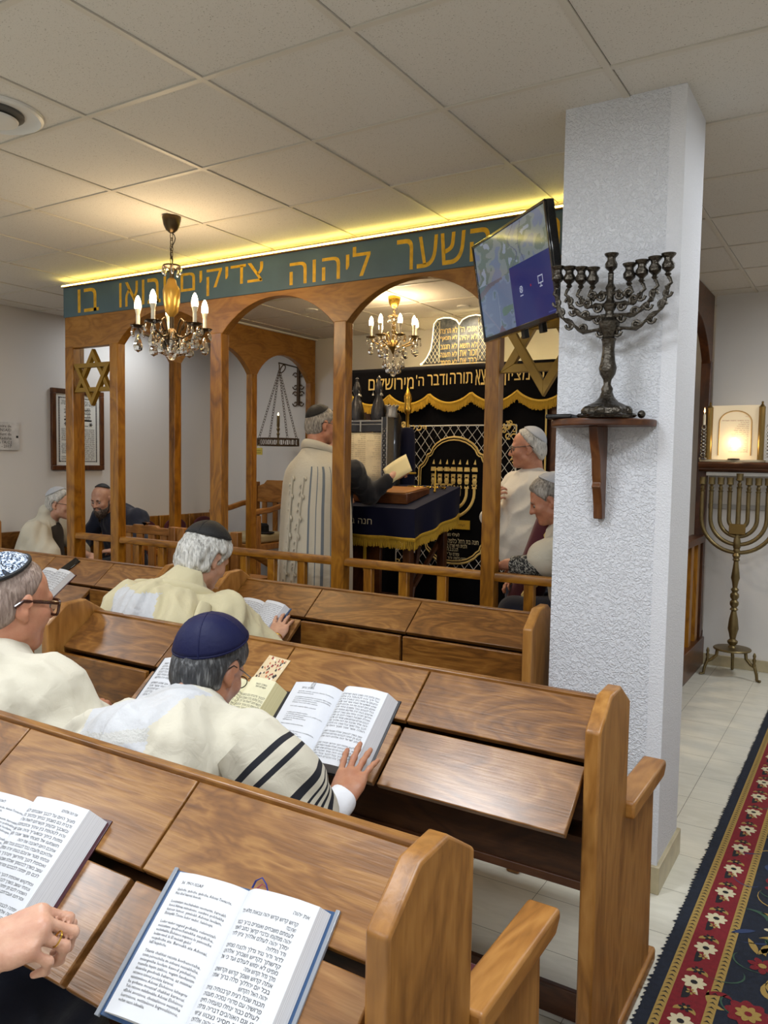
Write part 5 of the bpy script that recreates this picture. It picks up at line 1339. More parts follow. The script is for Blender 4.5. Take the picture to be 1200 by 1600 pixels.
fb = dict(right=False, res=1, fill=.70, short={1: .52, 6: .9, 13: .35, 26: .5})
F1 = desk_frame(-.803, 1.05, .258, 5)
bk, _ = open_book('prayer_book', 'open prayer book in blue cover under clear jacket, French transliteration facing Hebrew', F1, .150, .216, .012, .022, 'cov_blue',
     text=([(['36  MOUSSAF'], .018, .012, .06, .008, dict(right=False, short={0: .8}, res=1)), (FRA, .016, .024, .112, .175, fb)], [(heb_lines(1, 3, 2), .07, .016, .06, .008, dict(short={0: .9}, res=1)), (KED, .014, .030, .104, .18, hb)]), grp='open prayer books')
for xa, xb in ((-.164, -.156), (.156, .163)):
    p = MB(); p.xf = F1; p.box(xa, xb, -.116, .116, -.0005, .006); p.build('clear_jacket', 'plastic', bk, bevel=.0008)
p = MB(); p.xf = F1
p.tube([(.004, .113, .012), (.01, .122, .02), (.02, .128, .022), (.028, .122, .016), (.032, .115, .01)], .0022, 5, flat=.4); p.build('ribbon_marker', plain('ribbon_blue', '#2b3f9a', .6), bk)
p = MB(); p.xf = F1; p.tube([(.012, .113, .012), (.02, .121, .015), (.03, .118, .010)], .0022, 5, flat=.4); p.build('ribbon_marker', plain('ribbon_pink', '#c76a72', .6), bk)
F2 = desk_frame(-1.352, 1.05, .262, 5)
open_book('prayer_book', 'thick open prayer book in wine-dark cover beside the raised fist', F2, .185, .235, .016, .040, 'cov_wine',
     text=([(heb_lines(1, 2, 9), .06, .012, .05, .008, dict(short={0: .8}, res=1)), (FRA[:12], .05, .024, .115, .080, dict(right=False, res=1, fill=.7)), (FRA[12:], .05, .118, .115, .10, dict(right=False, res=1, fill=.7))],
           [(heb_lines(1, 3, 12), .09, .012, .06, .008, dict(short={0: .6}, res=1)), (heb_lines(12, 6, 21), .018, .024, .135, .112, dict(right=True, res=1, fill=.55)), (heb_lines(4, 6, 33), .018, .142, .135, .034, dict(right=True, res=1, fill=.55)), (heb_lines(4, 6, 37), .018, .186, .135, .036, dict(right=True, res=1, fill=.55))]), grp='open prayer books')
F3 = desk_frame(-1.278, 1.985, .262, 3)
bk3, _ = open_book('prayer_book', 'large white open prayer book in black cover under the hand of the navy-capped man', F3, .178, .250, .030, .040, 'cov_black',
     text=([(heb_lines(1, 2, 8), .03, .016, .05, .009, dict(short={0: .9}, res=1)), (FRA[:9], .03, .03, .12, .06, dict(right=False, res=1, fill=.6)), (FRA[9:16], .03, .105, .12, .045, dict(right=False, res=1, fill=.6)), (FRA[16:26], .03, .165, .12, .066, dict(right=False, res=1, fill=.6))],
           [(heb_lines(13, 7, 4), .02, .022, .125, .118, dict(right=True, res=1, fill=.58)), (heb_lines(3, 6, 5), .02, .148, .125, .026, dict(right=True, res=1, fill=.58)), (heb_lines(6, 7, 6), .02, .186, .125, .05, dict(right=True, res=1, fill=.58))]), grp='open prayer books')
p = MB(); p.xf = F3; c = [(-.095, .104), (-.095, .128), (-.085, .128), (-.085, .108), (-.091, .108), (-.091, .124)]
p.tube([(x, y, .0415) for x, y in c], .0007, 5); p.build('paper_clip', 'silver', bk3)
F4 = desk_frame(-1.60, 1.985, .272, 2, .001)
open_book('prayer_book', 'yellowed thick open book between the white book and the navy-capped head', F4, .128, .19, .03, .05, 'cov_black', 'paper_cream', 'edges_cream',
     text=([(heb_lines(12, 5, 14), .015, .04, .09, .12, dict(right=True, res=1))], [(heb_lines(2, 2, 13), .04, .018, .05, .018, dict(res=1, short={0: .8, 1: .7})), (heb_lines(9, 5, 15), .015, .06, .09, .105, dict(right=True, res=1))]), grp='open prayer books')
F5 = desk_frame(-1.885, 1.985, .235, 4)
open_book('prayer_book', 'white open book with underlined Hebrew, reached by the fingers left of the navy-capped head', F5, .135, .20, .01, .01, 'cov_black',
     text=([(heb_lines(6, 5, 24), .02, .02, .10, .07, dict(right=True, res=1)), (heb_lines(5, 5, 25), .02, .10, .10, .06, dict(right=True, res=1))], [(heb_lines(12, 5, 26), .02, .02, .10, .15, dict(right=True, res=1))]), grp='open prayer books')
F6 = desk_frame(-2.415, 2.96, .245, -4)
open_book('prayer_book', 'open grey-paper book with curling pages before the white-haired man in black cap', F6, .148, .215, .016, .03, 'cov_blue',
     text=([(heb_lines(17, 6, 44), .018, .015, .115, .18, dict(right=True, res=1, fill=.55))], [(heb_lines(19, 6, 45), .018, .015, .11, .19, dict(right=True, res=1, fill=.55))]), grp='open prayer books')
F7 = desk_frame(-3.965, 2.96, .215, -3)
open_book('prayer_book', 'open book lying beside the phone beyond the man in brown glasses', F7, .14, .19, .02, .03, 'cov_wine', 'paper', 'edges',
     text=([(heb_lines(10, 5, 54), .015, .02, .11, .15, dict(right=True, res=1))], [(heb_lines(10, 5, 55), .015, .02, .11, .15, dict(right=True, res=1))]), grp='open prayer books')
p = MB(); p.xf = desk_frame(-3.94, 2.96, .075, -20); p.box(-.035, .035, -.07, .07, 0, .009); tag(p.build('phone', 'gloss', None, bevel=.003, loc=tuple(p.xf.to_translation())), 'black phone lying above the open book on the front desk', 'phone')
p = MB(); Fc = desk_frame(-1.585, 1.985, .115, -4, .002); p.xf = Fc
p.box(-.045, .045, -.06, .06, 0, .002, 0); rr = random.Random(2)
for i in range(70):
    x, y = rr.uniform(-.04, .036), rr.uniform(-.055, .05); s = rr.uniform(.002, .008); m_ = rr.choice((1, 1, 2, 3, 4)); zz = .0022+.0000008*i
    p.add([(x, y, zz), (x+s, y+rr.uniform(-.002, .002), zz), (x+s*.8, y+s, zz), (x+rr.uniform(-.002, .002), y+s*1.4, zz)], [(0, 1, 2, 3)], m_)
tag(p.build('picture_card', [plain('card_cream', '#cdb894', .5), plain('card_dark', '#2a2224', .5), plain('card_orange', '#b0603a', .5), plain('card_red', '#8a2a2a', .5), plain('card_white', '#d9d5ca', .5)], None, smooth=False, loc=tuple(Fc.to_translation())), 'colourful printed card leaning above the yellowed open book', 'card')
# ------------------------------------------------------------------ organic forms: signed distance shapes turned into one smooth surface
def V3(p): return np.array(p, dtype=np.float64)
def tx(prims, Mx):
    R3 = np.array(Mx.to_3x3()); sc = Mx.to_scale()[0]; out = []
    def q(p): return R3 @ V3(p)+np.array(Mx.to_translation())
    Rn = R3/sc
    for p in prims:
        if p[0] in ('c', '-c'): out.append((p[0], q(p[1]), q(p[2]), p[3]*sc, p[4]*sc, p[5]*sc))
        elif p[0] in ('e', '-e'):
            Rl = np.eye(3) if p[3] is None else p[3]
            out.append((p[0], q(p[1]), V3(p[2])*sc, Rn @ Rl, p[4]*sc))
        elif p[0] == 'p': out.append(('p', q(p[1]), Rn @ V3(p[2]), p[3]*sc))
    return out
def sdf_mesh(prims, vox, smooth=1, bounds=None):
    lo = np.full(3, 1e9); hi = -lo
    for p in prims:
        if p[0] == 'c':
            r = max(p[3], p[4]); lo = np.minimum(lo, np.minimum(p[1], p[2])-r); hi = np.maximum(hi, np.maximum(p[1], p[2])+r)
        elif p[0] == 'e':
            r = max(p[2]); lo = np.minimum(lo, p[1]-r); hi = np.maximum(hi, p[1]+r)
    lo -= vox*3; hi += vox*3
    if bounds: lo = np.maximum(lo, bounds[0]); hi = np.minimum(hi, bounds[1])
    n = np.ceil((hi-lo)/vox).astype(int)+1
    D = np.full(n, 0.5, dtype=np.float32)
    ax = [(lo[i]+vox*np.arange(n[i])).astype(np.float32) for i in range(3)]
    for p in prims:
        neg = p[0][0] == '-'; t = p[0][-1]
        if t == 'p':
            X, Y, Z = np.meshgrid(*ax, indexing='ij', sparse=True)
            d = (X-p[1][0])*p[2][0]+(Y-p[1][1])*p[2][1]+(Z-p[1][2])*p[2][2]
            k = p[3]
            if k > 0:
                h = np.maximum(k-np.abs(D-d), 0)/k; D = np.maximum(D, d)+h*h*k/4
            else: D = np.maximum(D, d)
            continue
        k = p[-1]
        if t == 'c': r = max(p[3], p[4]); a = np.minimum(p[1], p[2])-r; b = np.maximum(p[1], p[2])+r
        else: r = max(p[2]); a = p[1]-r; b = p[1]+r
        mg = k+vox*4+.03
        i0 = np.maximum(np.floor((a-mg-lo)/vox).astype(int), 0); i1 = np.minimum(np.ceil((b+mg-lo)/vox).astype(int)+1, n)
        if np.any(i1 <= i0): continue
        sl = tuple(slice(i0[j], i1[j]) for j in range(3))
        X, Y, Z = np.meshgrid(ax[0][sl[0]], ax[1][sl[1]], ax[2][sl[2]], indexing='ij', sparse=True)
        if t == 'c':
            A = p[1]; B = p[2]-p[1]; L = float(B @ B)+1e-12
            h = np.clip(((X-A[0])*B[0]+(Y-A[1])*B[1]+(Z-A[2])*B[2])/L, 0, 1)
            d = np.sqrt((X-A[0]-h*B[0])**2+(Y-A[1]-h*B[1])**2+(Z-A[2]-h*B[2])**2)-(p[3]+(p[4]-p[3])*h)
        else:
            Rl = p[3]; dx, dy, dz = X-p[1][0], Y-p[1][1], Z-p[1][2]
            if Rl is None: u = (dx, dy, dz)
            else: u = tuple(Rl[0][j]*dx+Rl[1][j]*dy+Rl[2][j]*dz for j in range(3))
            q0 = np.sqrt(sum((u[j]/p[2][j])**2 for j in range(3))); q1 = np.sqrt(sum((u[j]/p[2][j]**2)**2 for j in range(3)))+1e-9
            d = q0*(q0-1)/q1
        c = D[sl]
        if neg:
            d = -d; h = np.maximum(k-np.abs(c-d), 0)/max(k, 1e-9); D[sl] = np.maximum(c, d)+h*h*k/4
        else:
            h = np.maximum(k-np.abs(c-d), 0)/max(k, 1e-9); D[sl] = np.minimum(c, d)-h*h*k/4
    # pad so that the surface closes at the bounds
    D[0], D[-1] = np.maximum(D[0], vox*.5), np.maximum(D[-1], vox*.5); D[:, 0], D[:, -1] = np.maximum(D[:, 0], vox*.5), np.maximum(D[:, -1], vox*.5)
    D[:, :, 0], D[:, :, -1] = np.maximum(D[:, :, 0], vox*.5), np.maximum(D[:, :, -1], vox*.5)
    ins = D < 0
    c8 = [(i, j, k) for i in (0, 1) for j in (0, 1) for k in (0, 1)]
    m = tuple(s-1 for s in D.shape)
    def cor(A, c): return A[c[0]:c[0]+m[0], c[1]:c[1]+m[1], c[2]:c[2]+m[2]]
    s = sum(cor(ins, c).astype(np.int8) for c in c8)
    act = (s > 0) & (s < 8); ids = np.argwhere(act)
    idx = np.full(m, -1, dtype=np.int64); idx[act] = np.arange(len(ids))
    val = np.stack([cor(D, c)[act] for c in c8], 1).astype(np.float64)
    acc = np.zeros((len(ids), 3)); cnt = np.zeros(len(ids))
    for a in range(8):
        for b in range(a+1, 8):
            df = np.array(c8[b])-np.array(c8[a])
            if np.abs(df).sum() != 1: continue
            va, vb = val[:, a], val[:, b]; x = (va < 0) != (vb < 0)
            t = np.where(x, va/np.where(x, va-vb, 1), 0)
            acc += np.where(x[:, None], np.array(c8[a])+t[:, None]*df, 0); cnt += x
    P = lo+vox*(ids+acc/cnt[:, None])
    F = []
    for axn in range(3):
        o1, o2 = [(1, 2), (2, 0), (0, 1)][axn]
        e = np.zeros(3, int); e[axn] = 1
        A = ins[:-1] if axn == 0 else (ins[:, :-1] if axn == 1 else ins[:, :, :-1]); B = ins[1:] if axn == 0 else (ins[:, 1:] if axn == 1 else ins[:, :, 1:])
        ch = np.argwhere(A != B)
        ok = (ch[:, o1] > 0) & (ch[:, o2] > 0) & (ch[:, o1] < m[o1]) & (ch[:, o2] < m[o2]) & (ch[:, axn] < m[axn]); ch = ch[ok]
        d1 = np.zeros(3, int); d1[o1] = 1; d2 = np.zeros(3, int); d2[o2] = 1
        g = lambda q: idx[q[:, 0], q[:, 1], q[:, 2]]
        quad = np.stack([g(ch-d1-d2), g(ch-d2), g(ch), g(ch-d1)], 1)
        inside = A[ch[:, 0], ch[:, 1], ch[:, 2]]
        quad[~inside] = quad[~inside][:, ::-1]; F.append(quad)
    F = np.concatenate(F); F = F[(F >= 0).all(1)]
    # relax
    if smooth:
        E = np.concatenate([F[:, [0, 1]], F[:, [1, 2]], F[:, [2, 3]], F[:, [3, 0]]])
        for _ in range(smooth):
            Q = np.zeros_like(P); c = np.zeros(len(P))
            np.add.at(Q, E[:, 0], P[E[:, 1]]); np.add.at(c, E[:, 0], 1)
            P = P*.45+.55*Q/np.maximum(c, 1)[:, None]
    return P, F
def normals(P, F):
    n = np.cross(P[F[:, 2]]-P[F[:, 0]], P[F[:, 3]]-P[F[:, 1]]); N = np.zeros_like(P)
    for k in range(4): np.add.at(N, F[:, k], n)
    return N/(np.linalg.norm(N, axis=1)[:, None]+1e-12)
_H = np.random.RandomState(11).rand(4096)
def vnoise(P):
    I = np.floor(P).astype(np.int64); f = P-I; f = f*f*(3-2*f); out = 0
    for dx in (0, 1):
        for dy in (0, 1):
            for dz in (0, 1):
                h = _H[((I[:, 0]+dx)*73+(I[:, 1]+dy)*419+(I[:, 2]+dz)*1237) % 4096]
                out = out+h*(f[:, 0] if dx else 1-f[:, 0])*(f[:, 1] if dy else 1-f[:, 1])*(f[:, 2] if dz else 1-f[:, 2])
    return out
def folds(P, F, amp, freq, seed=0.0, warp=1.5, ridge=True):
    """push the surface along its normals in creased folds; freq is a 3-vector (low along the fold)"""
    N = normals(P, F); q = P*np.array(freq)+seed
    q = q+warp*np.stack([vnoise(P*4+7.1+seed), vnoise(P*4+3.3+seed), vnoise(P*4+9.7+seed)], 1)
    n = vnoise(q); n2 = vnoise(q*2.1+5)
    d = (1-2*np.abs(2*n-1)) if ridge else (2*n-1)
    return P+N*(amp*(d+.35*(2*n2-1)))[:, None]
def radial(P, F, c, amp, n, seed, r0=.10, r1=.28):
    """drapery folds running outward and down from the neck point c"""
    N = normals(P, F); x, y = P[:, 0]-c[0], P[:, 1]-c[1]; ph = np.arctan2(x, y); d = np.sqrt(x*x+y*y+(P[:, 2]-c[2])**2)
    w = np.clip((d-r0)/(r1-r0), 0, 1); q = n*ph+5*vnoise(P*3.1+seed)+2.5*vnoise(P*7+seed)
    s = np.sin(q); return P+N*(amp*w*(np.sign(s)*np.abs(s)**.7*.6+.4*np.sin(2.3*q+1)))[:, None]
def trousers(parent, legs, mat='suit', vox=.011):
    sdf_obj('trousers', [('c', V3(a), V3(b), ra, rb, .04) for a, b, ra, rb in legs], vox, mat, parent, 1)
def shoes(parent, feet):
    for a, b in feet:
        sdf_obj('shoe', [('c', V3(a), V3(b), .050, .042, .02), ('c', V3(a)+V3((0, 0, .01)), V3(a)+V3((0, 0, .06)), .042, .042, .02), ('p', V3((0, 0, a[2]-.034)), V3((0, 0, -1)), .004)], .008, 'shoe_black', parent, 1)
M['shoe_black'] = plain('shoe_black', '#0d0c0c', .35)
def sdf_obj(name, prims, vox, mats, parent, smooth=1, post=None, facemat=None, bounds=None):
    P, F = sdf_mesh(prims, vox, smooth, bounds)
    if post: P = post(P, F)
    mi = None
    if facemat is not None: mi = facemat(P[F].mean(1))
    return mesh_obj(name, P, F, mats, parent, mi, True, ang=180)
def rz(deg): return rot('Z', deg)
def R3(deg, axis): return np.array(rot(axis, deg).to_3x3())

# ------------------------------------------------------------------ heads, hands, caps, hair, glasses (head frame: x right, y forward, z up)
def head_prims(nose=1.0, jaw=1.0, ears=True, neck=True, neck_to=(0, -.045, -.19)):
    k = .02
    P = [('e', V3((0, -.012, .032)), V3((.077, .097, .086)), None, .0),
         ('e', V3((0, .030, -.035)), V3((.064*jaw, .064, .078)), None, .03),
         ('c', V3((-.045*jaw, .01, -.07)), V3((0, .068, -.092)), .026, .021, .025), ('c', V3((.045*jaw, .01, -.07)), V3((0, .068, -.092)), .026, .021, .025),
         ('c', V3((-.034, .078, .022)), V3((.034, .078, .022)), .012, .012, .018),
         ('e', V3((-.040, .060, -.025)), V3((.024, .024, .024)), None, .02), ('e', V3((.040, .060, -.025)), V3((.024, .024, .024)), None, .02),
         ('-e', V3((-.031, .098, .001)), V3((.017, .016, .011)), None, .014), ('-e', V3((.031, .098, .001)), V3((.017, .016, .011)), None, .014),
         ('c', V3((0, .090, .012)), V3((0, .112*nose, -.026)), .0075, .0125, .012),
         ('e', V3((-.013, .098, -.030)), V3((.009, .011, .008)), None, .008), ('e', V3((.013, .098, -.030)), V3((.009, .011, .008)), None, .008),
         ('c', V3((-.022, .083, -.058)), V3((.022, .083, -.058)), .0065, .0065, .008), ('c', V3((0, .092, -.056)), V3((0, .0921, -.056)), .008, .008, .01),
         ('c', V3((-.016, .086, -.069)), V3((.016, .086, -.069)), .0075, .0075, .008),
         ('c', V3((0, .080, -.096)), V3((0, .081, -.096)), .016, .016, .015)]
    if ears:
        for s in (-1, 1):
            Re = R3(-14*1, 'X') @ R3(s*-22, 'Z')
            P += [('e', V3((s*.080, -.012, -.006)), V3((.009, .020, .034)), Re, .008), ('c', V3((s*.077, -.004, -.034)), V3((s*.0771, -.002, -.037)), .010, .010, .008),
                  ('-e', V3((s*.090, -.006, .002)), V3((.006, .010, .020)), Re, .004), ('-e', V3((s*.088, .002, -.012)), V3((.007, .006, .008)), Re, .004)]
    if neck: P += [('c', V3((0, -.03, -.05)), V3(neck_to), .056, .062, .03)]
    return P
def head_matrix(c, yaw, pitch, roll=0, s=1.0):
    return T(*c) @ rz(yaw) @ rot('X', -pitch) @ rot('Y', roll) @ Matrix.Scale(s, 4)
def cap(parent, H, lift=.010, tilt=35, ang=57, mat='black', name='skullcap', back=0.0, r=(.077, .097, .086), dome=.010, pattern=None):
    """dome lying on the crown; tilt leans it backwards"""
    p = MB(); p.xf = H; A = rot('X', tilt)
    na, nr = 40, 12
    def S_(u, v):
        th = math.radians(ang)*v; a = 2*PI*u
        d = A.to_3x3() @ Vector((math.sin(th)*math.cos(a), math.sin(th)*math.sin(a), math.cos(th)))
        L = 1/math.sqrt(sum((d[i]/r[i])**2 for i in range(3)))
        q = d*(L+lift+dome*math.cos(th*PI/2/math.radians(ang))**1.0)+Vector((0, -.012, .032)); return q
    p.grid(S_, na, nr, closed_u=True)
    seams = MB(); seams.xf = H
    o = p.build(name, mat, parent, thick=.005, ang=180)
    rim = MB(); rim.xf = H; rim.tube([S_(i/40, 1.0) for i in range(40)], .0038, 6, closed=True)
    for s in ((0, 2, 4, 6) if pattern != 'none' else ()):
        rim.tube([S_(s/8+.06, v/8) for v in range(0, 9)], .0042, 6)
    rim.build('seam', mat if not isinstance(mat, (list, tuple)) else mat[0], o)
    return o
def hair_mat(name, a, b, c):
    m, nt, bs = new_mat(name); bs.inputs['Roughness'].default_value = .55
    tc = nd(nt, 'ShaderNodeTexCoord'); mp = nd(nt, 'ShaderNodeMapping'); mp.inputs['Scale'].default_value = (150, 150, 22); nt.links.new(tc.outputs['Object'], mp.inputs[0])
    n = nd(nt, 'ShaderNodeTexNoise'); n.inputs['Scale'].default_value = 1; n.inputs['Detail'].default_value = 4; n.inputs['Distortion'].default_value = .6; nt.links.new(mp.outputs[0], n.inputs['Vector'])
    n2 = nd(nt, 'ShaderNodeTexNoise'); n2.inputs['Scale'].default_value = 14; nt.links.new(tc.outputs['Object'], n2.inputs['Vector'])
    ad = nd(nt, 'ShaderNodeMath', _operation='MULTIPLY_ADD'); ad.inputs[1].default_value = .35; nt.links.new(n2.outputs[0], ad.inputs[0])
    sc = nd(nt, 'ShaderNodeMath', _operation='MULTIPLY'); sc.inputs[1].default_value = .7; nt.links.new(n.outputs[0], sc.inputs[0]); nt.links.new(sc.outputs[0], ad.inputs[2])
    r = nd(nt, 'ShaderNodeValToRGB'); e = r.color_ramp.elements; e[0].position = .36; e[0].color = rgb(a); e[1].position = .68; e[1].color = rgb(c); k = e.new(.52); k.color = rgb(b)
    nt.links.new(ad.outputs[0], r.inputs[0]); nt.links.new(r.outputs[0], bs.inputs['Base Color'])
    bp = nd(nt, 'ShaderNodeBump'); bp.inputs['Strength'].default_value = .8; bp.inputs['Distance'].default_value = .006; nt.links.new(n.outputs[0], bp.inputs['Height']); nt.links.new(bp.outputs[0], bs.inputs['Normal'])
    return m
M['hair_grey'] = hair_mat('hair_dark_grey', '#1b1c1f', '#38393c', '#7c7d7e'); M['hair_white'] = hair_mat('hair_white', '#7e7c77', '#b9b7b1', '#dcdad5')
M['hair_salt'] = hair_mat('hair_salt', '#4a4744', '#8a857e', '#b8b4ac'); M['hair_stub'] = hair_mat('hair_stubble', '#655349', '#87746a', '#a39287'); M['beard'] = hair_mat('beard_dark', '#1d1613', '#3a2d25', '#7a6d62')
def hair(parent, H, mat, vox, thick=.010, front=.055, low=-.075, messy=.004, side=.0, freq=(60, 60, 14)):
    P = [('e', V3((0, -.012, .032)), V3((.077+thick, .097+thick, .086+thick)), None, .0), ('e', V3((0, -.045, -.03)), V3((.070+thick, .062+thick, .062+thick)), None, .04)]
    P = tx(P, H)
    fwd = np.array(H.to_3x3() @ Vector((0, 1, 0))); up = np.array(H.to_3x3() @ Vector((0, 0, 1)))
    P.append(('p', np.array(H @ Vector((0, front, .05))), np.array((H.to_3x3() @ Vector((0, .86, -.5))).normalized()), .02))
    P.append(('p', np.array(H @ Vector((0, -.04, low))), np.array((H.to_3x3() @ Vector((0, .28, -.96))).normalized()), .015))
    for s in (-1, 1): P.append(('-e', np.array(H @ Vector((s*.092, -.004, -.022))), V3((.03, .032, .048)), np.array(H.to_3x3()), .008))
    def post(Q, F):
        Hi = np.array(H.inverted()); L = Q @ Hi[:3, :3].T+Hi[:3, 3]
        N = normals(Q, F); n = vnoise(L*np.array(freq)+3); n2 = vnoise(L*np.array(freq)*2.3+9)
        return Q+N*(messy*(2*n-1)+messy*.6*(2*n2-1))[:, None]
    return sdf_obj('hair', P, vox, mat, parent, 1, post)
def glasses(parent, H, rim='#1a1412', w=.0022, lens=(.026, .019), square=True, thickarm=.003):
    m = plain('frame_'+rim[1:], rim, .25, coat=.3); p = MB(); p.xf = H; yl = .104
    for s in (-1, 1):
        c = s*.033; pts = []
        for i in range(28):
            a = 2*PI*i/28; ca, sa = math.cos(a), math.sin(a); e = .5 if square else 1.0
            pts.append((c+lens[0]*math.copysign(abs(ca)**e, ca), yl-.006*abs(c+lens[0]*ca-0)/.06, -.002+lens[1]*math.copysign(abs(sa)**e, sa)))
        p.tube(pts, w, 6, closed=True)
        p.tube([(s*(.033+lens[0]), yl-.006, .010), (s*.074, yl-.02, .012), (s*.083, .03, .012), (s*.085, -.02, .010), (s*.083, -.04, -.008)], thickarm, 6, flat=.6)
    p.tube([(-.010, yl, .006), (0, yl+.003, .010), (.010, yl, .006)], w, 6)
    o = p.build('glasses', m, parent)
    for s in (-1, 1):
        q = MB(); q.xf = H
        q.add([(s*.033+lens[0]*.96*math.copysign(abs(math.cos(a))**(.5 if square else 1), math.cos(a)), yl-.003, -.002+lens[1]*.96*math.copysign(abs(math.sin(a))**(.5 if square else 1), math.sin(a))) for a in [2*PI*i/24 for i in range(24)]], [tuple(range(24))])
        q.build('lens', 'lens', o)
    return o
def lens_mat():
    m, nt, b = new_mat('lens_clear'); out = nt.nodes['Material Output']; t = nd(nt, 'ShaderNodeBsdfTransparent'); g = nd(nt, 'ShaderNodeBsdfGlossy'); g.inputs['Roughness'].default_value = .03
    mx = nd(nt, 'ShaderNodeMixShader'); mx.inputs[0].default_value = .08; nt.links.new(t.outputs[0], mx.inputs[1]); nt.links.new(g.outputs[0], mx.inputs[2]); nt.links.new(mx.outputs[0], out.inputs['Surface']); return m
M['lens'] = lens_mat()
M['eyewhite'] = plain('eye_white', '#8f867e', .25); M['iris'] = plain('iris_dark', '#1d1512', .2)
def eyes(parent, H, look=(0, 1, -.2)):
    for s in (-1, 1):
        c = Vector((s*.031, .0765, .0)); d = Vector(look).normalized(); p = MB(); p.xf = H
        p.ball(c, .0115, 12, 0); p.ball(c+d*.0072, .0066, 8, 1); p.build('eye', ['eyewhite', 'iris'], parent)
def brows(parent, H, mat):
    for s in (-1, 1):
        p = MB(); p.xf = H; p.tube([(s*.012, .093, .020), (s*.028, .092, .026), (s*.046, .080, .021)], [.004, .005, .003], 6, flat=.6); p.build('eyebrow', mat, parent)
def hand_prims(curl=(.2, .2, .2, .2), spread=1.0, thumb=(50, 20, 15), side=-1, scale=1.0, wristr=.026):
    """wrist at origin, fingers along +y, back of the hand +z, thumb on side*x"""
    k = .008; s = side
    P = [('e', V3((0, .05, 0)), V3((.042, .056, .0155)), None, .0), ('c', V3((s*.026, .06, 0)), V3((s*.030, .088, 0)), .013, .0115, .014), ('c', V3((-s*.028, .055, 0)), V3((-s*.032, .080, -.002)), .013, .0105, .014),
         ('c', V3((0, .06, .001)), V3((0, .092, .001)), .0135, .0115, .014), ('c', V3((0, -.035, 0)), V3((0, .03, 0)), wristr, .024, .02), ('e', V3((s*.026, .035, -.010)), V3((.020, .032, .016)), R3(s*20, 'Z'), .014)]
    L = ((.044, .026, .021), (.049, .030, .022), (.045, .028, .021), (.035, .021, .019)); bx = (.031, .0105, -.0105, -.031); by = (.086, .092, .088, .077); fan = (8, 1, -5, -13); rr = (.0088, .0092, .0088, .0078)
    for f in range(4):
        p = V3((s*bx[f], by[f], .001)); a = math.radians(fan[f]*spread); pit = 0.0; r = rr[f]
        for j in range(3):
            c = curl[f] if not isinstance(curl[f], (tuple, list)) else curl[f][j]
            pit += c; d = V3((s*math.sin(a)*math.cos(pit), math.cos(a)*math.cos(pit), -math.sin(pit))); q = p+d*L[f][j]
            P.append(('c', p, q, r*(1.04 if j == 0 else 1.0), r*.93, .004)); P.append(('e', p, V3((r*1.08, r*1.08, r*1.1)), None, .004)); p = q; r *= .93
    p = V3((s*.030, .022, -.008)); a0 = math.radians(thumb[0]); dn = math.radians(thumb[1]); bnd = math.radians(thumb[2]); r = .0118
    for j, L_ in enumerate((.040, .033, .027)):
        a = a0-bnd*j; d = V3((s*math.sin(a)*math.cos(dn), math.cos(a)*math.cos(dn), -math.sin(dn))); q = p+d*L_
        P.append(('c', p, q, r, r*.88, .008 if j == 0 else .004)); p = q; r *= .9
    return P
def hand_frame(wrist, fingers, back):
    """matrix placing a hand: wrist point, finger direction, direction the back of the hand faces"""
    y = Vector(fingers).normalized(); z = Vector(back); z = (z-y*z.dot(y)).normalized(); x = y.cross(z)
    return Matrix(((x.x, y.x, z.x, wrist[0]), (x.y, y.y, z.y, wrist[1]), (x.z, y.z, z.z, wrist[2]), (0, 0, 0, 1)))
def skin(name, h, red=.12, rough=.45):
    m, nt, b = new_mat(name); b.inputs['Roughness'].default_value = rough
    c = rgb(h); tc = nd(nt, 'ShaderNodeTexCoord'); n = nd(nt, 'ShaderNodeTexNoise'); n.inputs['Scale'].default_value = 38; n.inputs['Detail'].default_value = 5; nt.links.new(tc.outputs['Object'], n.inputs['Vector'])
    r = nd(nt, 'ShaderNodeValToRGB'); e = r.color_ramp.elements; e[0].position = .35; e[1].position = .7
    e[0].color = (c[0]*.92, c[1]*(1-red*1.6), c[2]*(1-red*1.8), 1); e[1].color = (min(1, c[0]*1.06), c[1]*1.06, c[2]*1.06, 1)
    nt.links.new(n.outputs[0], r.inputs[0]); nt.links.new(r.outputs[0], b.inputs['Base Color'])
    b.inputs['Subsurface Weight'].default_value = .12; b.inputs['Subsurface Radius'].default_value = (.008, .003, .0015); b.inputs['Subsurface Scale'].default_value = .6
    n2 = nd(nt, 'ShaderNodeTexNoise'); n2.inputs['Scale'].default_value = 260; n2.inputs['Detail'].default_value = 3; nt.links.new(tc.outputs['Object'], n2.inputs['Vector'])
    bp = nd(nt, 'ShaderNodeBump'); bp.inputs['Strength'].default_value = .25; bp.inputs['Distance'].default_value = .002; nt.links.new(n2.outputs[0], bp.inputs['Height']); nt.links.new(bp.outputs[0], b.inputs['Normal'])
    return m
M['skin_a'] = skin('skin_ruddy', '#b98468'); M['skin_b'] = skin('skin_tan', '#ab7a5e'); M['skin_c'] = skin('skin_pale', '#c49a82')
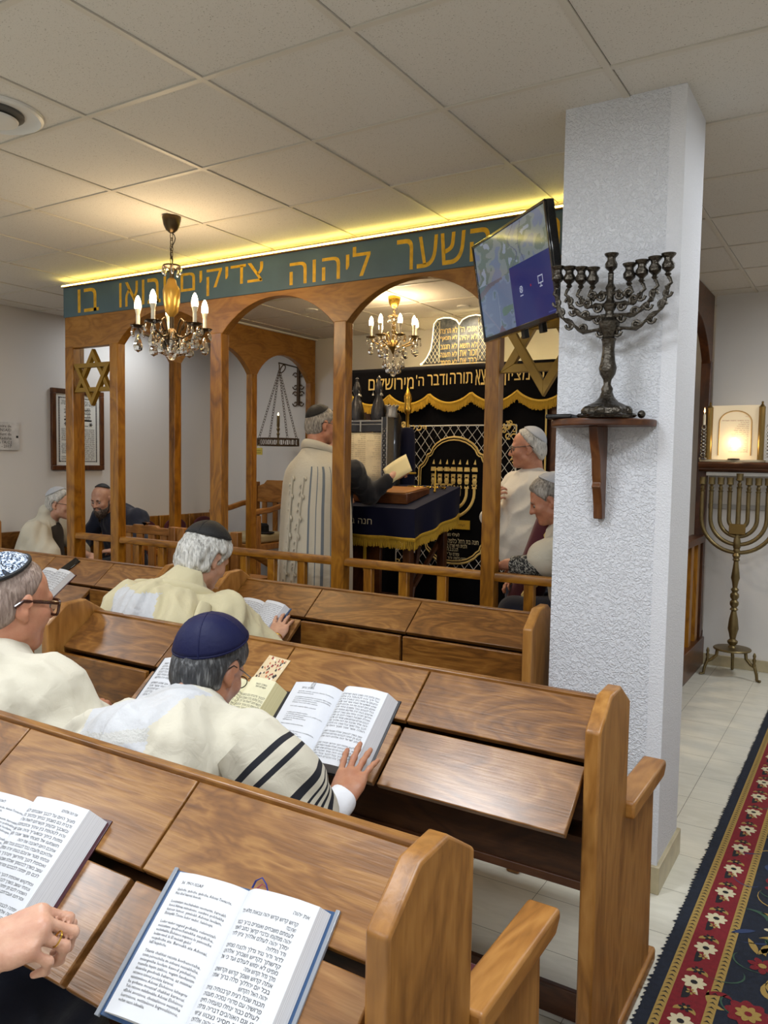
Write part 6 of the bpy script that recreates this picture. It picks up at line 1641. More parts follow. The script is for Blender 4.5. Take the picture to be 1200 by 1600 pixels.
def wool(name, h, var=.03, fine=900, wr=.35, wscale=26, rough=.9):
    m, nt, b = new_mat(name); c = rgb(h); b.inputs['Base Color'].default_value = c; b.inputs['Roughness'].default_value = rough; b.inputs['Sheen Weight'].default_value = .15
    tc = nd(nt, 'ShaderNodeTexCoord'); n = nd(nt, 'ShaderNodeTexNoise'); n.inputs['Scale'].default_value = wscale; n.inputs['Detail'].default_value = 5; n.inputs['Distortion'].default_value = 1.2; nt.links.new(tc.outputs['Object'], n.inputs['Vector'])
    n2 = nd(nt, 'ShaderNodeTexNoise'); n2.inputs['Scale'].default_value = fine; nt.links.new(tc.outputs['Object'], n2.inputs['Vector'])
    ad = nd(nt, 'ShaderNodeMath', _operation='MULTIPLY_ADD'); ad.inputs[1].default_value = .10; nt.links.new(n2.outputs[0], ad.inputs[0]); nt.links.new(n.outputs[0], ad.inputs[2])
    bp = nd(nt, 'ShaderNodeBump'); bp.inputs['Strength'].default_value = wr; bp.inputs['Distance'].default_value = .008; nt.links.new(ad.outputs[0], bp.inputs['Height']); nt.links.new(bp.outputs[0], b.inputs['Normal'])
    return m
M['wool'] = wool('prayer_shawl_wool', '#c2bcab'); M['wool_y'] = wool('prayer_shawl_ivory', '#c2b896'); M['wool_w'] = wool('sweater_white', '#d2cdc2', wr=.25); M['satin'] = plain('shawl_satin', '#b9babd', .55, bump=.4, bscale=38, sheen=.3)
M['stripe'] = plain('stripe_navy', '#14161f', .9); M['stripe_g'] = plain('stripe_slate', '#6b737a', .9)
M['suit'] = wool('dark_suit', '#14161e', wr=.2); M['navyc'] = wool('navy_jacket', '#141a2e', wr=.25); M['shirt'] = plain('white_shirt', '#dcdde2', .7, bump=.15, bscale=60)
# ------------------------------------------------------------------ people
def C_(a, b, ra, rb, k=.03): return ('c', V3(a), V3(b), ra, rb, k)
def E_(c, r, k=.03, R=None): return ('e', V3(c), V3(r), R, k)
def wp(H, p): return V3(H @ Vector(p))
def loft(rings, n, mats, name, parent, stripe=None, amp=None, close=False, thick=.0, ang=180):
    """rings: list of (centre, axis u, axis v, ru, rv); amp(i, theta) scales the radius"""
    mb = MB(); m = len(rings)
    vs = []
    for i, (c, u, v, ru, rv) in enumerate(rings):
        for k in range(n):
            a = 2*PI*k/n; s = amp(i/(m-1), a) if amp else 1.0
            vs.append(Vector(c)+Vector(u)*(ru*s*math.cos(a))+Vector(v)*(rv*s*math.sin(a)))
    fs = []; mi = []
    for i in range(m-1):
        for k in range(n):
            k2 = (k+1) % n; fs.append((i*n+k, i*n+k2, (i+1)*n+k2, (i+1)*n+k)); mi.append(stripe((i+.5)/(m-1), 2*PI*(k+.5)/n) if stripe else 0)
    return mesh_obj(name, vs, fs, mats, parent, mi, True, ang=ang, thick=thick)
def path_rings(pts, radii, m, flat=1.0, up=(0, 0, 1)):
    """smooth path through pts sampled to m rings"""
    pts = [Vector(p) for p in pts]; n = len(pts)-1; out = []
    def cr(i, t, arr):
        a, b, c, d = arr[max(i-1, 0)], arr[i], arr[min(i+1, n)], arr[min(i+2, n)]
        return .5*((2*b)+(c-a)*t+(2*a-5*b+4*c-d)*t*t+(3*b-a-3*c+d)*t*t*t)
    P = []; Rr = []
    for j in range(m):
        s = n*j/(m-1); i = min(int(s), n-1); P.append(cr(i, s-i, pts)); Rr.append(cr(i, s-i, radii))
    for j in range(m):
        t = (P[min(j+1, m-1)]-P[max(j-1, 0)]).normalized(); u = Vector(up)-t*Vector(up).dot(t); u.normalize(); v = t.cross(u)
        out.append((P[j], u, v, Rr[j], Rr[j]*flat))
    return out
# ---- man in the navy cap, reading at the middle bench
def man_navy():
    t = thing('person', 'grey-haired man in navy skullcap and white shawl with black stripes, hand on open book', 'person', (-1.37, 1.25, .465), 'men seated at the desks')
    H = head_matrix((-1.432, 1.48, .978), 4, 33, 0, .94)
    sL, sR = (-1.575, 1.36, .79), (-1.20, 1.365, .83); eL, wL = (-1.63, 1.50, .66), (-1.74, 1.68, .755); eR, wR = (-1.02, 1.36, .65), (-1.058, 1.535, .688)
    hr = hand_frame(wR, (-.045, .172, .105), (.05, -.55, .80)); hl = hand_frame(wL, (-.02, .12, .07), (-.1, -.5, .8))
    body = tx(head_prims(neck=False), H)+[C_(wp(H, (0, -.035, -.05)), (-1.405, 1.37, .87), .056, .064), C_((-1.37, 1.22, .56), (-1.37, 1.30, .80), .13, .12), C_(sL, sR, .05, .05),
        C_(sL, eL, .045, .04), C_(eL, wL, .036, .026), C_(sR, eR, .045, .04), C_(eR, wR, .036, .026), C_((-1.45, 1.22, .54), (-1.46, 1.58, .52), .075, .06), C_((-1.28, 1.22, .54), (-1.27, 1.58, .52), .075, .06),
        C_((-1.46, 1.58, .52), (-1.46, 1.60, .12), .055, .04), C_((-1.27, 1.58, .52), (-1.27, 1.60, .12), .055, .04)]
    body += tx(hand_prims((.10, .06, .10, .12), 1.1, (52, 10, 10), -1, 1.2), hr)+tx(hand_prims((.3, .25, .3, .35), .6, (40, 15, 15), 1, 1.0), hl)
    sdf_obj('body', body, .0046, 'skin_b', t, 1)
    trousers(t, [((-1.455, 1.22, .555), (-1.455, 1.58, .535), .10, .085), ((-1.455, 1.58, .535), (-1.455, 1.58+.02, .10), .08, .065), ((-1.275, 1.22, .555), (-1.275, 1.58, .535), .10, .085), ((-1.275, 1.58, .535), (-1.275, 1.58+.02, .10), .08, .065)])
    shoes(t, [((-1.455, 1.58+.02, .05), (-1.455, 1.58+.15, .045)), ((-1.275, 1.58+.02, .05), (-1.275, 1.58+.15, .045))])
    hair(t, H, 'hair_grey', .0045, .011, .046, -.080, .0028)
    cap(t, H, .026, 46, 68, 'cap_navy', dome=.004)
    glasses(t, H, '#15161a', .0016, (.024, .017), False, .0018); eyes(t, H)
    sh = [C_((-1.38, 1.22, .50), (-1.375, 1.28, .80), .20, .16, .05), C_(sL, sR, .082, .085, .06), C_((-1.40, 1.33, .82), (-1.405, 1.36, .868), .095, .080, .05),
          C_(sL, eL, .085, .085, .04), C_(eL, (-1.71, 1.59, .71), .075, .06, .03), C_(sR, eR, .082, .055, .04), E_((-1.42, 1.20, .74), (.24, .13, .20), .05), C_((-1.52, 1.22, .55), (-1.56, 1.30, .78), .10, .085, .05)]
    def post(P, F): 
        P = folds(P, F, .012, (6, 6, 3.0), 2.0); P = radial(P, F, (-1.405, 1.39, .94), .015, 9, 4.0); return folds(P, F, .005, (18, 18, 8), 6.0)
    def fm(Cn):
        x, y, z = Cn[:, 0]+1.44, Cn[:, 1], Cn[:, 2]; d = ((x-.085)*.92+(z-.84)*.35)
        m_ = np.where((np.abs(d+.03) < .10) & (y < 1.37) & (z > .66), 1, 0); q = z-.2*(x-.05)
        band = ((np.abs(q-.905) < .013) | (np.abs(q-.845) < .013)) & (m_ == 1)
        return np.where(band, 2, m_).astype(np.int32)
    sdf_obj('shawl', sh, .006, ['wool', 'satin', 'lace'], t, 1, post, fm)
    # rolled collar band
    rg = path_rings([(-1.525, 1.46, .805), (-1.535, 1.37, .845), (-1.48, 1.285, .87), (-1.39, 1.265, .88), (-1.305, 1.305, .87), (-1.275, 1.395, .845), (-1.30, 1.47, .81)], [.028, .032, .030, .030, .032, .032, .024], 40, .55)
    loft(rg, 14, ['satin', 'wool'], 'collar_band', t, lambda u, a: 0 if u < .6 else 1, lambda u, a: 1+.10*math.sin(9*u+2*a))
    # striped sleeve
    rg = path_rings([(-1.19, 1.335, .875), (-1.115, 1.352, .805), (-1.075, 1.385, .735), (-1.066, 1.425, .702), (-1.065, 1.455, .693)], [.080, .096, .092, .074, .054], 150, 1.0)
    st = [(.14, .165), (.21, .225), (.33, .37), (.40, .418), (.445, .462), (.49, .507), (.535, .585)]
    def stripe(u, a): return 1 if any(x0 <= u <= x1 for x0, x1 in st) else 0
    loft(rg, 64, ['wool', 'stripe'], 'striped_sleeve', t, stripe, lambda u, a: 1+.05*math.sin(3*a+5*u)*(.4+u)+.03*math.sin(7*a-6*u))
    rg = path_rings([(-1.062, 1.43, .690), (-1.060, 1.50, .688), (-1.061, 1.545, .696)], [.042, .042, .038], 10)
    loft(rg, 24, 'shirt', 'shirt_cuff', t, None, lambda u, a: 1+.04*math.sin(4*a+3*u))
    p = MB(); q = Vector(wR); d = Vector((-.045, .172, .105)).normalized(); u = d.orthogonal().normalized(); v = d.cross(u)
    p.tube([q+d*.006+(u*math.cos(a)+v*math.sin(a))*.0285 for a in [2*PI*k/20 for k in range(20)]], .0022, 5, closed=True); p.build('red_string', plain('red_thread', '#a8382a', .7), t)
M['lace'] = plain('shawl_lace', '#bdbcb8', .85, bump=.35, bscale=160)
M['cap_navy'] = plain('cap_navy_satin', '#090e38', .6, bump=.12, bscale=90, spec=.25); M['cap_black'] = plain('cap_black_cloth', '#101012', .7, bump=.2, bscale=140)
man_navy()
# ---- man in brown glasses
def knit_mat():
    m, nt, b = new_mat('cap_knit'); tc = nd(nt, 'ShaderNodeTexCoord'); w = nd(nt, 'ShaderNodeTexNoise'); w.inputs['Scale'].default_value = 60; w.inputs['Detail'].default_value = 3; w.inputs['Distortion'].default_value = 3.0; nt.links.new(tc.outputs['Object'], w.inputs['Vector'])
    r = nd(nt, 'ShaderNodeValToRGB'); r.color_ramp.interpolation = 'CONSTANT'; e = r.color_ramp.elements; e[0].color = rgb('#10141f'); e[1].position = .52; e[1].color = rgb('#c4ccd6'); k = e.new(.46); k.color = rgb('#4a6488')
    nt.links.new(w.outputs[0], r.inputs[0]); nt.links.new(r.outputs[0], b.inputs['Base Color']); b.inputs['Roughness'].default_value = .7; return m
M['cap_knit'] = knit_mat()
def man_glasses():
    t = thing('person', 'balding man in thick brown glasses, patterned skullcap and white shawl, seen from the side', 'person', (-2.0, 1.22, .465), 'men seated at the desks')
    H = head_matrix((-1.985, 1.285, 1.118), -4, 12, 0, 1.03)
    sL, sR = (-2.22, 1.20, .90), (-1.80, 1.24, .885); eR, wR = (-1.72, 1.42, .66), (-1.80, 1.62, .70); eL, wL = (-2.28, 1.36, .66), (-2.2, 1.6, .70)
    body = tx(head_prims(neck=False, jaw=1.08), H)+[C_(wp(H, (0, -.03, -.05)), (-1.99, 1.205, .93), .062, .072), E_(wp(H, (0, .045, -.105)), (.045, .04, .03), .03), C_((-2.0, 1.2, .56), (-2.0, 1.2, .84), .14, .13), C_(sL, sR, .05, .05),
        C_(sL, eL, .045, .04), C_(eL, wL, .036, .026), C_(sR, eR, .045, .04), C_(eR, wR, .036, .026), C_((-2.08, 1.22, .54), (-2.08, 1.58, .52), .075, .06), C_((-1.91, 1.22, .54), (-1.91, 1.58, .52), .075, .06),
        C_((-2.08, 1.58, .52), (-2.08, 1.60, .12), .055, .04), C_((-1.91, 1.58, .52), (-1.91, 1.60, .12), .055, .04)]
    body += tx(hand_prims((.5, .5, .5, .5), .5, (40, 20, 20), -1), hand_frame(wR, (-.05, .15, .02), (0, -.2, 1)))+tx(hand_prims((.5, .5, .5, .5), .5, (40, 20, 20), 1), hand_frame(wL, (.05, .15, .02), (0, -.2, 1)))
    sdf_obj('body', body, .0046, 'skin_a', t, 1)
    trousers(t, [((-2.08, 1.22, .555), (-2.08, 1.58, .535), .10, .085), ((-2.08, 1.58, .535), (-2.08, 1.58+.02, .10), .08, .065), ((-1.91, 1.22, .555), (-1.91, 1.58, .535), .10, .085), ((-1.91, 1.58, .535), (-1.91, 1.58+.02, .10), .08, .065)])
    shoes(t, [((-2.08, 1.58+.02, .05), (-2.08, 1.58+.15, .045)), ((-1.91, 1.58+.02, .05), (-1.91, 1.58+.15, .045))])
    hair(t, H, 'hair_stub', .005, .0035, .030, -.085, .0012)
    cap(t, H, .010, 36, 50, 'cap_knit', dome=.004, pattern='none')
    p = MB(); p.xf = H; A = rot('X', 36).to_3x3(); th = math.radians(50)
    pts = []
    for i in range(40):
        a = 2*PI*i/40; d = A @ Vector((math.sin(th)*math.cos(a), math.sin(th)*math.sin(a), math.cos(th))); L = 1/math.sqrt((d.x/.077)**2+(d.y/.097)**2+(d.z/.086)**2); pts.append(d*(L+.011)+Vector((0, -.012, .032)))
    p.tube(pts, .0055, 6, closed=True); p.build('cap_rim', 'cap_black', t)
    glasses(t, H, '#3b1e12', .0040, (.027, .021), True, .0048); eyes(t, H)
    sh = [C_((-2.0, 1.17, .50), (-2.0, 1.18, .84), .21, .18, .05), C_(sL, sR, .088, .088, .06), C_((-1.995, 1.18, .90), (-1.99, 1.20, .965), .115, .10, .05), C_(sR, eR, .095, .105, .05), C_(eR, (-1.74, 1.56, .64), .10, .07, .04), C_(sL, eL, .09, .09, .05), E_((-1.96, 1.13, .78), (.24, .14, .22), .05), C_((-1.72, 1.25, .78), (-1.66, 1.40, .55), .09, .11, .05)]
    def post(P, F):
        P = folds(P, F, .012, (4.5, 7, 4.0), 12.0); P = radial(P, F, (-1.99, 1.22, 1.0), .015, 8, 14.0); return folds(P, F, .006, (14, 20, 12), 16.0)
    sdf_obj('shawl', sh, .007, 'wool', t, 1, post)
    rg = path_rings([(-1.875, 1.40, .86), (-1.862, 1.28, .94), (-1.90, 1.14, .985), (-2.0, 1.09, 1.0), (-2.10, 1.14, .985), (-2.12, 1.28, .93)], [.035, .032, .03, .03, .03, .03], 30, .5)
    loft(rg, 14, 'wool', 'collar_band', t, None, lambda u, a: 1+.08*math.sin(8*u+2*a))
man_glasses()
# ---- white-haired man in black cap
def man_black():
    t = thing('person', 'white-haired man in black skullcap and ivory shawl bent over a book at the front bench', 'person', (-2.36, 2.25, .465), 'men seated at the desks')
    H = head_matrix((-2.345, 2.385, 1.105), -6, 32, 0, 1.0)
    sL, sR = (-2.59, 2.24, .90), (-2.15, 2.30, .885); eL, wL = (-2.66, 2.4, .70), (-2.58, 2.66, .74); eR, wR = (-2.06, 2.42, .70), (-2.185, 2.645, .735)
    body = tx(head_prims(neck=False), H)+[C_(wp(H, (0, -.035, -.05)), (-2.35, 2.27, .96), .056, .064), C_((-2.36, 2.2, .56), (-2.36, 2.24, .84), .13, .12), C_(sL, sR, .05, .05),
        C_(sL, eL, .045, .04), C_(eL, wL, .036, .026), C_(sR, eR, .045, .04), C_(eR, wR, .036, .026), C_((-2.44, 2.2, .54), (-2.44, 2.54, .52), .075, .06), C_((-2.27, 2.2, .54), (-2.27, 2.54, .52), .075, .06),
        C_((-2.44, 2.54, .52), (-2.44, 2.56, .12), .055, .04), C_((-2.27, 2.54, .52), (-2.27, 2.56, .12), .055, .04)]
    body += tx(hand_prims((.12, .12, .12, .15), .8, (45, 10, 15), -1, 1.0), hand_frame(wR, (-.06, .14, .085), (.2, -.5, .8)))+tx(hand_prims((.4, .4, .4, .4), .5, (40, 20, 20), 1), hand_frame(wL, (.06, .14, .08), (-.2, -.5, .8)))
    sdf_obj('body', body, .0052, 'skin_c', t, 1)
    trousers(t, [((-2.44, 2.2, .555), (-2.44, 2.54, .535), .10, .085), ((-2.44, 2.54, .535), (-2.44, 2.54+.02, .10), .08, .065), ((-2.27, 2.2, .555), (-2.27, 2.54, .535), .10, .085), ((-2.27, 2.54, .535), (-2.27, 2.54+.02, .10), .08, .065)])
    shoes(t, [((-2.44, 2.54+.02, .05), (-2.44, 2.54+.15, .045)), ((-2.27, 2.54+.02, .05), (-2.27, 2.54+.15, .045))])
    hair(t, H, 'hair_white', .005, .018, .058, -.088, .007, freq=(48, 48, 20))
    cap(t, H, .023, 20, 58, 'cap_black', dome=.010)
    eyes(t, H)
    sh = [C_((-2.37, 2.18, .50), (-2.37, 2.21, .84), .20, .17, .05), C_(sL, sR, .085, .085, .06), C_((-2.355, 2.24, .92), (-2.35, 2.27, 1.0), .095, .078, .05), C_(sL, eL, .10, .10, .05), C_(eL, (-2.6, 2.58, .70), .08, .06, .03), C_(sR, eR, .09, .09, .05), C_(eR, (-2.12, 2.55, .71), .085, .062, .03), E_((-2.40, 2.14, .80), (.26, .13, .22), .05), C_((-2.70, 2.18, .60), (-2.62, 2.24, .86), .12, .09, .06)]
    def post(P, F):
        P = folds(P, F, .012, (6, 6, 2.5), 22.0); P = radial(P, F, (-2.35, 2.30, 1.03), .019, 9, 24.0); return folds(P, F, .006, (15, 15, 7), 26.0)
    sdf_obj('shawl', sh, .0075, ['wool_y', 'satin'], t, 1, post, lambda Cn: np.where((np.abs(Cn[:, 0]+2.40+.3*(Cn[:, 2]-.9)) < .13) & (Cn[:, 1] < 2.30) & (Cn[:, 2] < 1.0), 1, 0).astype(np.int32))
    rg = path_rings([(-2.47, 2.36, .925), (-2.46, 2.24, .985), (-2.40, 2.17, 1.01), (-2.31, 2.18, 1.015), (-2.245, 2.26, .985), (-2.225, 2.36, .93)], [.026, .026, .026, .026, .026, .02], 30, .5)
    loft(rg, 12, 'wool_y', 'collar_band', t, None, None)
    rg = path_rings([(-2.655, 2.21, .925), (-2.60, 2.13, .85), (-2.56, 2.06, .70), (-2.54, 2.04, .52)], [.04, .06, .065, .07], 30, .5); loft(rg, 18, 'wool_y', 'shawl_fold', t, None, lambda u, a: 1+.09*math.sin(4*a+6*u))
    rg = path_rings([(-2.17, 2.21, .95), (-2.15, 2.16, .86), (-2.13, 2.14, .72), (-2.12, 2.13, .55)], [.045, .07, .08, .085], 30, .5); loft(rg, 18, 'wool_y', 'shawl_fold', t, None, lambda u, a: 1+.09*math.sin(4*a+6*u))
    p = MB(); q = Vector(wR); d = Vector((-.06, .14, .085)).normalized(); u = d.orthogonal().normalized(); v = d.cross(u)
    p.tube([q+d*.004+(u*math.cos(a)+v*math.sin(a)*.9)*.0295 for a in [2*PI*k/20 for k in range(20)]], .006, 6, closed=True, flat=.4); p.build('gold_watch', 'gold', t)
man_black()
# ---- standing man in striped shawl, back to us
def man_standing():
    t = thing('person', 'man standing on the dais in long cream shawl with slate stripes, back turned', 'person', (-3.18, 4.25, .18))
    cx, cy = -3.185, 4.28
    H = head_matrix((-3.165, 4.30, 1.755), -28, 12)
    sL, sR = (-3.355, 4.27, 1.42), (-3.01, 4.22, 1.42)
    body = tx(head_prims(neck=False), H)+[C_(wp(H, (0, -.03, -.05)), (-3.175, 4.25, 1.54), .056, .064), C_((cx, cy, 1.0), (cx, cy-.02, 1.40), .13, .14), C_(sL, sR, .055, .055), C_(sL, (-3.34, 4.30, 1.15), .045, .04), C_((-3.34, 4.30, 1.15), (-3.26, 4.38, 1.2), .036, .03), C_(sR, (-3.02, 4.26, 1.16), .045, .04), C_((-3.02, 4.26, 1.16), (-3.12, 4.38, 1.2), .036, .03),
        C_((cx-.09, cy, 1.0), (cx-.10, cy, .28), .085, .05), C_((cx+.09, cy, 1.0), (cx+.10, cy, .28), .085, .05), C_((cx-.10, cy, .22), (cx-.11, cy+.14, .215), .038, .032), C_((cx+.10, cy, .22), (cx+.11, cy+.14, .215), .038, .032)]
    body += tx(hand_prims((.4, .4, .4, .4), .5, (40, 20, 20), 1), hand_frame((-3.26, 4.38, 1.2), (.1, .02, 0), (0, 0, 1)))+tx(hand_prims((.4, .4, .4, .4), .5, (40, 20, 20), -1), hand_frame((-3.12, 4.38, 1.22), (-.1, .02, 0), (0, 0, 1)))
    sdf_obj('body', body, .0075, 'skin_a', t, 1)
    shoes(t, [((cx-.10, cy, .23), (cx-.11, cy+.14, .225)), ((cx+.10, cy, .23), (cx+.11, cy+.14, .225))])
    hair(t, H, 'hair_salt', .006, .006, .050, -.085, .0015); cap(t, H, .010, 42, 55, 'cap_black', dome=.006); glasses(t, H, '#1c1c1e', .0016, (.024, .017), False, .002); eyes(t, H)
    prof = [(1.615, .085, .085, .03), (1.60, .105, .10, .02), (1.565, .125, .115, .01), (1.53, .165, .125, 0), (1.49, .225, .145, 0), (1.44, .262, .165, 0), (1.36, .278, .18, 0), (1.2, .285, .195, 0), (1.0, .29, .20, 0), (.75, .295, .205, .0), (.5, .30, .21, 0), (.30, .305, .215, 0), (.24, .305, .215, 0)]
    rings = []; m = 60
    zs = [p[0] for p in prof]
    for j in range(m):
        z = 1.615+(0.24-1.615)*j/(m-1)
        for i in range(len(prof)-1):
            if zs[i] >= z >= zs[i+1]:
                f = (zs[i]-z)/(zs[i]-zs[i+1]); a, b = prof[i], prof[i+1]; rx, ry, sh = [a[q]+(b[q]-a[q])*f for q in (1, 2, 3)]; break
        rings.append(((cx+(.015 if z > 1.5 else .015*(z/1.5)), cy-.01+sh-.02, z), (math.cos(-.25), math.sin(-.25), 0), (-math.sin(-.25), math.cos(-.25), 0), rx, ry))
    def amp(u, a):
        g = min(1, max(0, (u-.08)*2)); return 1+g*(.035*math.sin(9*a+.6*math.sin(5*u))+.022*math.sin(17*a+2*u)+.02*math.sin(5*a-3*u))
    def deg(a): return (math.degrees(a)) % 360
    def stripe(u, a):
        d = deg(a); return 1 if u > .10 and any(x0 <= d <= x1 for x0, x1 in ((299, 302), (310, 311.5), (319, 324), (334, 336), (344, 347), (355, 357), (196, 200), (12, 17))) else 0
    loft(rings, 240, ['wool', 'stripe_g'], 'shawl', t, stripe, amp)
    rg = path_rings([(-3.28, 4.42, 1.50), (-3.29, 4.28, 1.585), (-3.22, 4.19, 1.625), (-3.12, 4.17, 1.62), (-3.06, 4.25, 1.585), (-3.05, 4.38, 1.52)], [.03]*6, 30, .6); loft(rg, 12, 'wool', 'collar_band', t, None, lambda u, a: 1+.1*math.sin(7*u+2*a))
    for k, d0 in enumerate((262, 283)):
        p = MB()
        for j in range(26):
            u = .16+.80*j/26; i = int(u*(m-1)); c, ua, va, ru, rv = rings[i]; a = math.radians(d0+5*math.sin(u*5+k)); s = amp(u, a)
            q = Vector(c)+Vector(ua)*ru*s*math.cos(a)+Vector(va)*rv*s*math.sin(a); o = (Vector(ua)*math.cos(a)+Vector(va)*math.sin(a)).normalized(); tn = Vector((-o.y, o.x, 0)); L = .025+.02*((j*7) % 5)/5; sg = -1 if (j % 3) else 1
            p.tube([q+o*.004, q+o*.012+tn*sg*.012, q+o*.012+tn*sg*.020+Vector((0, 0, -L*.5)), q+o*.006+tn*sg*.012+Vector((0, 0, -L))], [.005, .008, .007, .004], 6)
        p.tube([Vector(rings[int((.16+.80*j/26)*(m-1))][0])+(Vector(rings[int((.16+.80*j/26)*(m-1))][1])*rings[int((.16+.80*j/26)*(m-1))][3]*math.cos(math.radians(d0+5*math.sin((.16+.80*j/26)*5+k)))+Vector(rings[int((.16+.80*j/26)*(m-1))][2])*rings[int((.16+.80*j/26)*(m-1))][4]*math.sin(math.radians(d0+5*math.sin((.16+.80*j/26)*5+k))))*1.03 for j in range(26)], .008, 6)
        p.build('tassel_row', 'wool', t)
man_standing()
# ---- reader in dark suit at the table
def man_reader():
    t = thing('person', 'reader in dark suit at the table holding up a sheet, mostly behind the post', 'person', (-3.32, 4.62, .18))
    cx, cy = -3.33, 4.62; H = head_matrix((cx, cy+.04, 1.73), -15, 15)
    sL, sR = (cx-.2, cy, 1.43), (cx+.2, cy-.0, 1.43); eR, wR = (-3.10, 4.80, 1.275), (-2.955, 4.87, 1.40)
    Fh = hand_frame(wR, (.075, .03, .05), (.2, -.9, .3))
    body = tx(head_prims(neck=False), H)+[C_(wp(H, (0, -.03, -.05)), (cx, cy-.02, 1.5), .056, .064), C_((cx, cy, 1.0), (cx, cy, 1.38), .13, .14), C_(sL, sR, .055, .055), C_(sR, eR, .045, .04), C_(eR, wR, .036, .026), C_(sL, (cx-.22, cy+.1, 1.16), .045, .04), C_((cx-.22, cy+.1, 1.16), (cx-.1, cy+.22, 1.25), .036, .028),
        C_((cx-.09, cy-.02, 1.0), (cx-.10, cy-.02, .28), .08, .05), C_((cx+.09, cy-.02, 1.0), (cx+.10, cy-.02, .28), .08, .05), C_((cx-.10, cy-.02, .22), (cx-.11, cy+.10, .215), .038, .03), C_((cx+.10, cy-.02, .22), (cx+.11, cy+.10, .215), .038, .03)]
    body += tx(hand_prims((.75, .8, .85, .9), .4, (35, 35, 10), -1), Fh)+tx(hand_prims((.5, .5, .5, .5), .4, (35, 35, 10), 1), hand_frame((cx-.1, cy+.22, 1.25), (.1, .06, 0), (0, 0, 1)))
    sdf_obj('body', body, .0065, 'skin_c', t, 1)
    shoes(t, [((cx-.10, cy-.02, .23), (cx-.11, cy+.11, .225)), ((cx+.10, cy-.02, .23), (cx+.11, cy+.11, .225))])
    hair(t, H, 'hair_grey', .007, .010, .05, -.085, .002); cap(t, H, .014, 30, 55, 'cap_black'); eyes(t, H)
    su = [C_((cx, cy, .95), (cx, cy, 1.38), .165, .17, .05), C_(sL, sR, .085, .085, .05), C_(sR, eR, .078, .068, .04), C_(eR, (-2.985, 4.858, 1.372), .066, .05, .03), C_(sL, (cx-.22, cy+.1, 1.16), .075, .065, .04), C_((cx-.22, cy+.1, 1.16), (cx-.12, cy+.2, 1.24), .06, .045, .03), C_((cx-.09, cy-.02, .95), (cx-.10, cy-.02, .25), .105, .07, .03), C_((cx+.09, cy-.02, .95), (cx+.10, cy-.02, .25), .105, .07, .03)]
    sdf_obj('suit', su, .009, 'suit', t, 1, lambda P, F: folds(P, F, .008, (14, 14, 14), 31.0))
    p = MB(); p.xf = T(-2.915, 4.885, 1.455) @ rot('Z', 8) @ rot('Y', -32) @ rot('X', 68)
    p.grid(lambda u, v: (-.105+.21*u, -.075+.15*v, .012*math.sin(u*PI)), 10, 4, 0); 
    p.xf = None
    tag(p.build('paper_sheet', plain('cream_sheet', '#dccfa0', .7), None, thick=.0012, loc=(-2.915, 4.885, 1.455)), 'cream paper sheet held up in the reader\'s hand', 'sheet')
man_reader()
# ---- man in white sweater
def man_sweater():
    t = thing('person', 'white-haired man in white sweater and glasses standing beside the ark, hand raised', 'person', (-1.86, 4.78, .18))
    cx, cy = -1.86, 4.80; H = head_matrix((-1.885, 4.765, 1.615), 112, 8)
    f = Vector((-.55, -.835, 0)); r = Vector((-.835, .55, 0))   # facing, own right side
    o = Vector((cx, cy, 0))
    def B(a, b, z): return tuple(o+f*a+r*b+Vector((0, 0, z)))
    sR, sL = B(0, .20, 1.37), B(0, -.20, 1.37); eR, wR = B(.10, .30, 1.16), B(.27, .02, 1.24); eL, wL = B(.0, -.26, 1.10), B(.12, -.22, .90)
    hR = hand_frame(wR, tuple(f*.25-r*.55+Vector((0, 0, .75))), tuple(f*.6-r*.2+Vector((0, 0, .3))))
    body = tx(head_prims(neck=False), H)+[C_(wp(H, (0, -.03, -.05)), B(-.01, 0, 1.44), .056, .066), C_(B(0, 0, .92), B(0, 0, 1.30), .13, .14), C_(sL, sR, .055, .055), C_(sR, eR, .045, .04), C_(eR, wR, .036, .026), C_(sL, eL, .045, .04), C_(eL, wL, .036, .026),
        C_(B(0, .09, .92), B(0, .10, .28), .08, .05), C_(B(0, -.09, .92), B(0, -.10, .28), .08, .05), C_(B(0, .10, .22), B(.14, .11, .215), .038, .03), C_(B(0, -.10, .22), B(.14, -.11, .215), .038, .03)]
    body += tx(hand_prims((.7, .75, .8, .85), .7, (45, 25, 20), -1), hR)+tx(hand_prims((.5, .5, .5, .5), .5, (40, 25, 20), 1), hand_frame(wL, tuple(f*.05+Vector((0, 0, -1))), tuple(-r)))
    sdf_obj('body', body, .0065, 'skin_a', t, 1)
    shoes(t, [(B(0, .10, .23), B(.14, .11, .225)), (B(0, -.10, .23), B(.14, -.11, .225))])
    hair(t, H, 'hair_white', .006, .012, .008, -.085, .002); cap(t, H, .016, 46, 52, 'cap_white', dome=.006)
    glasses(t, H, '#2a2420', .0018, (.024, .016), True, .0022); eyes(t, H); brows(t, H, 'hair_white')
    sw = [C_(B(.02, 0, .97), B(.02, 0, 1.28), .185, .175, .06), C_(sL, sR, .085, .085, .06), C_(B(0, 0, 1.38), B(-.005, 0, 1.43), .095, .078, .04), C_(sR, eR, .08, .072, .04), C_(eR, B(.235, .065, 1.222), .07, .05, .03), C_(sL, eL, .08, .072, .04), C_(eL, B(.11, -.225, .93), .07, .05, .03), E_(B(.06, 0, 1.06), (.16, .16, .16), .05)]
    sdf_obj('sweater', sw, .0085, 'wool_w', t, 1, lambda P, F: folds(P, F, .015, (8, 8, 8), 41.0))
    tr = [C_(B(0, .085, .96), B(0, .10, .24), .12, .075, .03), C_(B(0, -.085, .96), B(0, -.10, .24), .12, .075, .03)]
    sdf_obj('trousers', tr, .010, 'navyc', t, 1)
